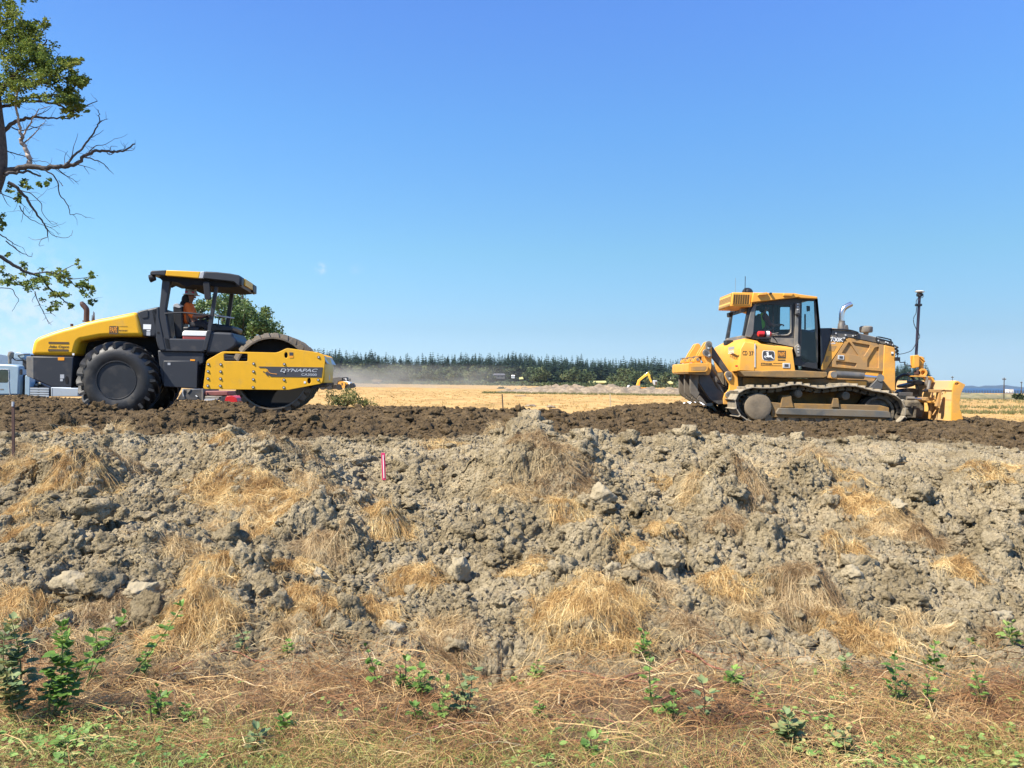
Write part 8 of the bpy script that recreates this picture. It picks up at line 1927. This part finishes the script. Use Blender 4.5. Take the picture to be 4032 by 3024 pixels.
# equipment seen under the roller
UR = Rig('parked_trailer', 800, 28.0, -.5, 0.0); KU = Crop(680, 1500, 300 / 2212)
tag(UR.root, 'grey trailer with red frame parts seen beneath the roller between its wheel and drum', 'trailer')
def trailer():
    r = UR
    prism(r, KU((150, 480), (280, 290), (300, 230), (860, 240), (860, 560), (150, 560)), 0, 1.6, 'trailer_body', M['slate2'], bevel=.02)
    prism(r, KU((410, 230), (530, 240), (430, 360)), -.03, 0, 'gusset', M['steel']); prism(r, KU((285, 230), (320, 230), (290, 330), (320, 450), (300, 450), (275, 340)), -.05, -.02, 'strap', M['decal_silver'])
    for (u, v) in ((680, 430), (700, 455)): prism(r, KU((u - 20, v - 12), (u + 20, v - 12), (u + 20, v + 8), (u - 20, v + 8)), -.04, -.01, 'tag', M['white'])
    rod(r, r.p(*KU((872, 560))[0], -.1), r.p(*KU((872, 200))[0], -.1), .03, 'upright', M['steel'])
    prism(r, KU((790, 200), (860, 200), (860, 260), (800, 250)), .2, .5, 'lamp', M['rust']); prism(r, KU((940, 290), (1600, 300), (1600, 430), (960, 425)), 0, 1.2, 'red_beam', M['dullred'], bevel=.03)
    prism(r, KU((940, 440), (1420, 440), (1400, 520), (930, 520)), -.1, 1.2, 'deck_edge', M['steel'], bevel=.01); prism(r, KU((920, 520), (1290, 515), (1290, 560), (920, 570)), -.2, 1.2, 'ramp', M['decal_silver'])
    prism(r, rounded(KU((1500, 580), (1560, 440), (1700, 425), (1850, 490), (1890, 610), (1820, 640)), 4), -.3, .6, 'red_fender', M['red'], bevel=.04)
    prism(r, KU((1340, 470), (1560, 440), (1500, 600), (1360, 580)), -.1, .6, 'drawbar', M['slate2'])
    box(r, -1, 3, .2, 1.3, .1, .5, 'axle_frame', M['black'])
M['dullred'] = mat('dull_red_steel', (.19, .06, .05), .6, var=.15)
trailer()
# articulated dump truck in the dust
DT = Rig('dump_truck', 1345, 226.0, FZ, 0.0); KD = Crop(1300, 1440, 140 / 1936)
tag(DT.root, 'yellow articulated dump truck driving in a dust cloud beyond the roller', 'dump truck')
def dump_truck():
    r = DT
    prism(r, KD((650, 650), (700, 622), (905, 622), (930, 700), (955, 850), (840, 855), (660, 830)), .3, 2.3, 'cab', M['black'], bevel=.05)
    prism(r, KD((800, 665), (880, 670), (915, 790), (880, 830), (800, 750)), .27, .33, 'side_window', M['decal_silver']); prism(r, KD((735, 665), (770, 668), (770, 730), (740, 730)), .27, .33, 'side_window', M['decal_silver'])
    prism(r, KD((640, 830), (950, 850), (1060, 900), (1110, 950), (1100, 1100), (1060, 1130), (970, 960), (800, 870)), .2, 2.4, 'bonnet', M['white'], bevel=.06)
    prism(r, KD((420, 880), (530, 830), (800, 860), (940, 900), (990, 1010), (950, 1060), (850, 1220), (660, 1220), (600, 1100), (540, 1010), (400, 1020)), .1, 2.5, 'body', M['dy'], bevel=.05)
    prism(r, KD((1050, 955), (1245, 950), (1245, 1000), (1310, 1060), (1325, 1150), (1230, 1220), (1100, 1230), (1050, 1120)), .2, 2.4, 'nose_guard', M['black'], bevel=.06)
    for (a_, b_) in ((610, 920), (800, 950)): prism(r, KD((a_, b_), (a_ + 60, b_), (a_ + 90, b_ + 130), (a_ + 10, b_ + 150)), .05, .2, 'step_recess', M['decal_brown'])
    rod(r, r.p(*KD((1075, 700))[0], .3), r.p(*KD((1080, 830))[0], .3), .16, 'mirror', M['black']); rod(r, r.p(*KD((1080, 830))[0], .3), r.p(*KD((1110, 940))[0], .3), .04, 'mirror_arm', M['decal_silver'])
    prism(r, KD((-700, 780), (450, 620), (640, 640), (650, 800), (440, 850), (380, 1010), (-300, 1050), (-600, 900)), .0, 2.8, 'tipping_body', M['slate'], bevel=.05)
    prism(r, KD((-600, 1050), (420, 1030), (620, 1180), (600, 1300), (-600, 1250)), .5, 2.1, 'chassis', M['trk'])
    for (u, v) in ((955, 1270), (480, 1250), (-60, 1250), (-420, 1250)):
        a = r.p(*KD((u, v))[0], .1); bm = bmesh.new(); add_ring(bm, (a[0], .1, .85), (0, 1, 0), [(0, .4), (0, .8), (.08, .86), (.6, .86), (.66, .8), (.66, .4)], 26); wh = bm_obj('wheel', bm, M['tyre'], r.root, smooth=True)
        lathe(r, (a[0], .1, .85), (0, 1, 0), [(.08, .42), (.1, .2), (.05, .0001)], 'rim', M['dy'], wh, seg=20)
dump_truck()
D2 = Rig('hauling_truck', 1482, 420.0, FZ, 0.0); KH = Crop(1400, 1460, 160 / 2212)
tag(D2.root, 'distant dust veiled hauling truck seen head on left of the field centre', 'truck')
prism(D2, KH((860, 560), (960, 470), (1110, 470), (1130, 480), (1330, 490), (1420, 540), (1310, 600), (960, 600)), 0, 3.0, 'load', M['spoil']); prism(D2, KH((930, 610), (1310, 605), (1315, 700), (1290, 735), (1180, 720), (1000, 720), (940, 730)), .3, 2.6, 'chassis', M['slate2'])
prism(D2, KH((1230, 620), (1285, 630), (1260, 670), (1240, 665)), .2, .35, 'headlight', M['white'])
# excavator behind the far spoil
EX = Rig('excavator', 2510, 243.0, FZ, 0.0); KE = Crop(2460, 1440, 220 / 2212)
tag(EX.root, 'yellow excavator with its arm raised behind the far spoil heaps', 'excavator')
def excavator():
    r = EX
    prism(r, KE((430, 840), (500, 640), (520, 570), (590, 510), (700, 420), (800, 360), (900, 330), (920, 380), (790, 460), (620, 600), (590, 660), (540, 860)), .9, 1.5, 'boom', M['exy'], bevel=.05)
    prism(r, KE((890, 280), (915, 252), (950, 270), (1000, 350), (1065, 530), (1080, 640), (1035, 670), (985, 560), (915, 390), (885, 330)), .95, 1.45, 'stick', M['exy'], bevel=.05)
    rod(r, r.p(*KE((640, 480))[0], 1.2), r.p(*KE((810, 340))[0], 1.2), .12, 'stick_cylinder', M['exy']); rod(r, r.p(*KE((810, 340))[0], 1.2), r.p(*KE((900, 262))[0], 1.2), .06, 'stick_rod', M['chrome'])
    rod(r, r.p(*KE((1010, 400))[0], .9), r.p(*KE((1055, 540))[0], .9), .10, 'bucket_cylinder', M['decal_brown']); prism(r, KE((1040, 600), (1110, 590), (1140, 700), (1060, 680)), 1.0, 1.4, 'bucket_link', M['steel'])
    prism(r, KE((560, 640), (600, 620), (600, 820), (560, 840), (520, 840)), .8, .95, 'boom_cylinder', M['decal_orange'])
    prism(r, KE((1120, 590), (1180, 570), (1270, 580), (1290, 620), (1280, 770), (1200, 770), (1150, 740), (1120, 660)), .6, 1.9, 'bucket', M['bright'], bevel=.06); prism(r, KE((1200, 630), (1280, 625), (1275, 755), (1205, 755)), .55, .62, 'bucket_side', M['decal_brown'])
    cb = prism(r, KE((100, 880), (180, 775), (340, 780), (400, 880), (400, 960), (100, 960)), .2, 1.2, 'cab', M['glassdark'], bevel=.06); prism(r, KE((130, 780), (190, 765), (195, 790), (120, 900), (95, 890)), .15, 1.25, 'cab_post', M['white'], cb); prism(r, KE((320, 820), (395, 815), (395, 860), (340, 850)), .15, .3, 'cab_panel', M['white'], cb)
    prism(r, KE((390, 860), (940, 870), (940, 1000), (390, 1000)), .2, 2.8, 'upper_body', M['exy'], bevel=.08); prism(r, KE((480, 858), (960, 862), (960, 900), (480, 890)), .1, 2.9, 'engine_cover', M['decal_orange'], bevel=.04)
    prism(r, KE((60, 900), (180, 900), (180, 960), (60, 960)), .2, 1.2, 'cab_base', M['decal_orange'])
    for w in (0, 2.3):
        x0 = r.p(*KE((50, 1000))[0], 0)[0]; x1 = r.p(*KE((800, 1000))[0], 0)[0]; bm = bmesh.new(); n_ = 10
        pr = [(x0 + .45 - .45 * math.sin(t), .45 + .45 * math.cos(t)) for t in np.linspace(0, PI, n_)] + [(x1 - .45 + .45 * math.sin(t), .45 - .45 * math.cos(t)) for t in np.linspace(0, PI, n_)]
        add_prism(bm, [(x, w, z) for x, z in pr], [(x, w + .6, z) for x, z in pr]); bm_obj('track', bm, M['trk'], r.root)
    box(r, (x0 + x1) / 2 - .6, (x0 + x1) / 2 + .6, .6, 2.3, .4, 1.1, 'turntable', M['black'])
M['exy'] = mat('excavator_yellow', (.80, .48, .05), .5, var=.04)
excavator()

# ------------------------------------------------------------------ stakes and the things on the ground
def stake(nm, pts, Y, w, mt, lab, grp=None, th=.5):
    (a0, b0), (a1, b1) = pts; t = P(a0, b0, Y); b = P(a1, b1, Y); W_ = w / F * Y
    root = empty(nm, b); tag(root, lab, 'stake' if nm != 'steel_post' else 'post', grp); bm = bmesh.new(); d = t - b
    add_prism(bm, [(-W_ / 2, 0, -.25), (W_ / 2, 0, -.25), (W_ / 2, W_ * th, -.25), (-W_ / 2, W_ * th, -.25)], [(d[0] - W_ / 2, 0, d[2]), (d[0] + W_ / 2, 0, d[2]), (d[0] + W_ / 2, W_ * th, d[2]), (d[0] - W_ / 2, W_ * th, d[2])])
    bm_obj('shaft', bm, mt, root, bevel=.002); return root, d, W_
x, y, z = ground_hit(52, 1840); st_, d_, w_ = stake('steel_post', ((50, 1592), (54, 1835)), y, 11, M['rust'], 'thin rusty steel post standing at the left edge of the bank')
bm = bmesh.new(); add_cyl(bm, d_ + np.array([0, .005, -.02]), d_ + np.array([0, .005, .025]), .012); bm_obj('post_cap', bm, M['decal_silver'], st_)
x, y, z = ground_hit(1512, 1880); sk_, d_, w_ = stake('survey_stake', ((1508, 1785), (1512, 1882)), y, 9, M['wood'], 'short survey stake wrapped in pink ribbon on the bank left of the peak', None, .4)
bm = bmesh.new(); add_prism(bm, [(d_[0] * .0 - w_ * .75, -.006, -.02), (w_ * .75, -.006, -.02), (w_ * .75, w_ * .5 + .004, -.02), (-w_ * .75, w_ * .5 + .004, -.02)], [(d_[0] - w_ * .8, -.006, d_[2] + .004), (d_[0] + w_ * .8, -.006, d_[2] + .004), (d_[0] + w_ * .8, w_ * .5 + .004, d_[2] + .004), (d_[0] - w_ * .8, w_ * .5 + .004, d_[2] + .004)]); rb_ = bm_obj('pink_ribbon', bm, M['pink'], sk_)
bm = bmesh.new(); add_prism(bm, [(-w_ * .15, -.010, .0), (w_ * .25, -.010, .0), (w_ * .25, -.007, .0), (-w_ * .15, -.007, .0)], [(d_[0] - w_ * .1, -.010, d_[2] * .93), (d_[0] + w_ * .3, -.010, d_[2] * .93), (d_[0] + w_ * .3, -.007, d_[2] * .93), (d_[0] - w_ * .1, -.007, d_[2] * .93)]); bm_obj('pale_stripe', bm, M['white'], rb_)
bm = bmesh.new(); V, f = ribbons(np.array([[(d_[0] + .01, -.01, d_[2] * .85), (d_[0] + .035, -.02, d_[2] * .6), (d_[0] + .055, -.03, d_[2] * .35), (d_[0] + .06, -.03, d_[2] * .1)]]), np.array([.014]), .8); bm.free(); link_mesh('ribbon_tail', np_mesh('tail', V, f, 4), M['pink'], rb_)
stake('survey_stake', ((1977, 1552), (1982, 1612)), 48, 5, M['darkwood'], 'dark wooden stake standing in the golden field', 'marker stakes in the field', 1)
stake('survey_stake', ((2402, 1550), (2405, 1596)), 48, 5, M['wood'], 'pale wooden lath standing at the field edge right of the dark stake', 'marker stakes in the field', .5)
# white pipe behind the ripper
p0 = P(2676, 1592, 26.5); p1 = P(2822, 1596, 26.5); root = empty('white_tarp', p0); tag(root, 'long white rolled tarp lying behind the ripper of the bulldozer', 'tarp')
bm = bmesh.new(); L_ = p1[0] - p0[0]; add_ring(bm, (0, 0, -.02), (1, 0, -.01), [(0, .01), (.08, .06), (.25, .11), (.6, .12), (L_ - .3, .10), (L_ - .05, .07), (L_, .02)], 16); bm_obj('roll', bm, M['white'], root, smooth=True)

# ------------------------------------------------------------------ air: haze over the distance and the dust behind the truck
def volume_box(name, x0, x1, y0, y1, z0, z1, label, build):
    bm = bmesh.new(); add_box(bm, x0, x1, y0, y1, z0, z1); bmesh.ops.recalc_face_normals(bm, faces=bm.faces); me = bpy.data.meshes.new(name); bm.to_mesh(me); bm.free()
    mt = bpy.data.materials.new(name + '_air'); mt.use_nodes = True; N = mt.node_tree.nodes; L = mt.node_tree.links
    for n in list(N): N.remove(n)
    o = N.new('ShaderNodeOutputMaterial'); v = N.new('ShaderNodeVolumePrincipled'); L.new(v.outputs[0], o.inputs['Volume']); build(mt, N, L, v)
    return tag(link_mesh(name, me, mt), label, 'haze', kind='stuff')
def hz(mt, N, L, v): v.inputs['Color'].default_value = (.62, .8, 1.0, 1); v.inputs['Density'].default_value = 4.5e-5; v.inputs['Anisotropy'].default_value = .2
volume_box('haze', -9000, 9000, -60, 9000, FZ - 3, 420, 'thin blue summer haze over the far country', hz)
def dust(mt, N, L, v):
    tc = N.new('ShaderNodeTexCoord'); v.inputs['Color'].default_value = (.78, .70, .58, 1)
    mp = N.new('ShaderNodeMapping'); mp.inputs['Scale'].default_value = (1 / 26, 1 / 26, 1 / 9); L.new(tc.outputs['Object'], mp.inputs['Vector'])
    n = N.new('ShaderNodeTexNoise'); n.inputs['Scale'].default_value = 1; n.inputs['Detail'].default_value = 4; L.new(mp.outputs[0], n.inputs['Vector'])
    sp = N.new('ShaderNodeSeparateXYZ'); L.new(tc.outputs['Object'], sp.inputs[0])
    def mr(o_, a, b, c, d):
        m = N.new('ShaderNodeMapRange'); m.inputs['From Min'].default_value = a; m.inputs['From Max'].default_value = b; m.inputs['To Min'].default_value = c; m.inputs['To Max'].default_value = d; L.new(o_, m.inputs['Value']); return m.outputs['Result']
    def mul(a, b):
        m = N.new('ShaderNodeMath'); m.operation = 'MULTIPLY'; L.new(a, m.inputs[0]); L.new(b, m.inputs[1]); return m.outputs[0]
    f = mul(mr(n.outputs['Fac'], .42, .68, 0, 1), mul(mr(sp.outputs['Z'], -6, 2.5, 1, 0), mul(mr(sp.outputs['X'], 5, 55, 1, 0), mr(sp.outputs['X'], -58, -35, 0, 1))))
    m = N.new('ShaderNodeMath'); m.operation = 'MULTIPLY'; m.inputs[1].default_value = .055; L.new(f, m.inputs[0]); L.new(m.outputs[0], v.inputs['Density'])
if True:
    o = volume_box('dust_cloud', -60, 60, -28, 28, -6.5, 6.5, 'pale brown dust cloud hanging behind the driving truck', dust)
    o.location = ((1540 - 2016) / F * 300, 300, FZ + 6.7); o['category'] = 'dust'
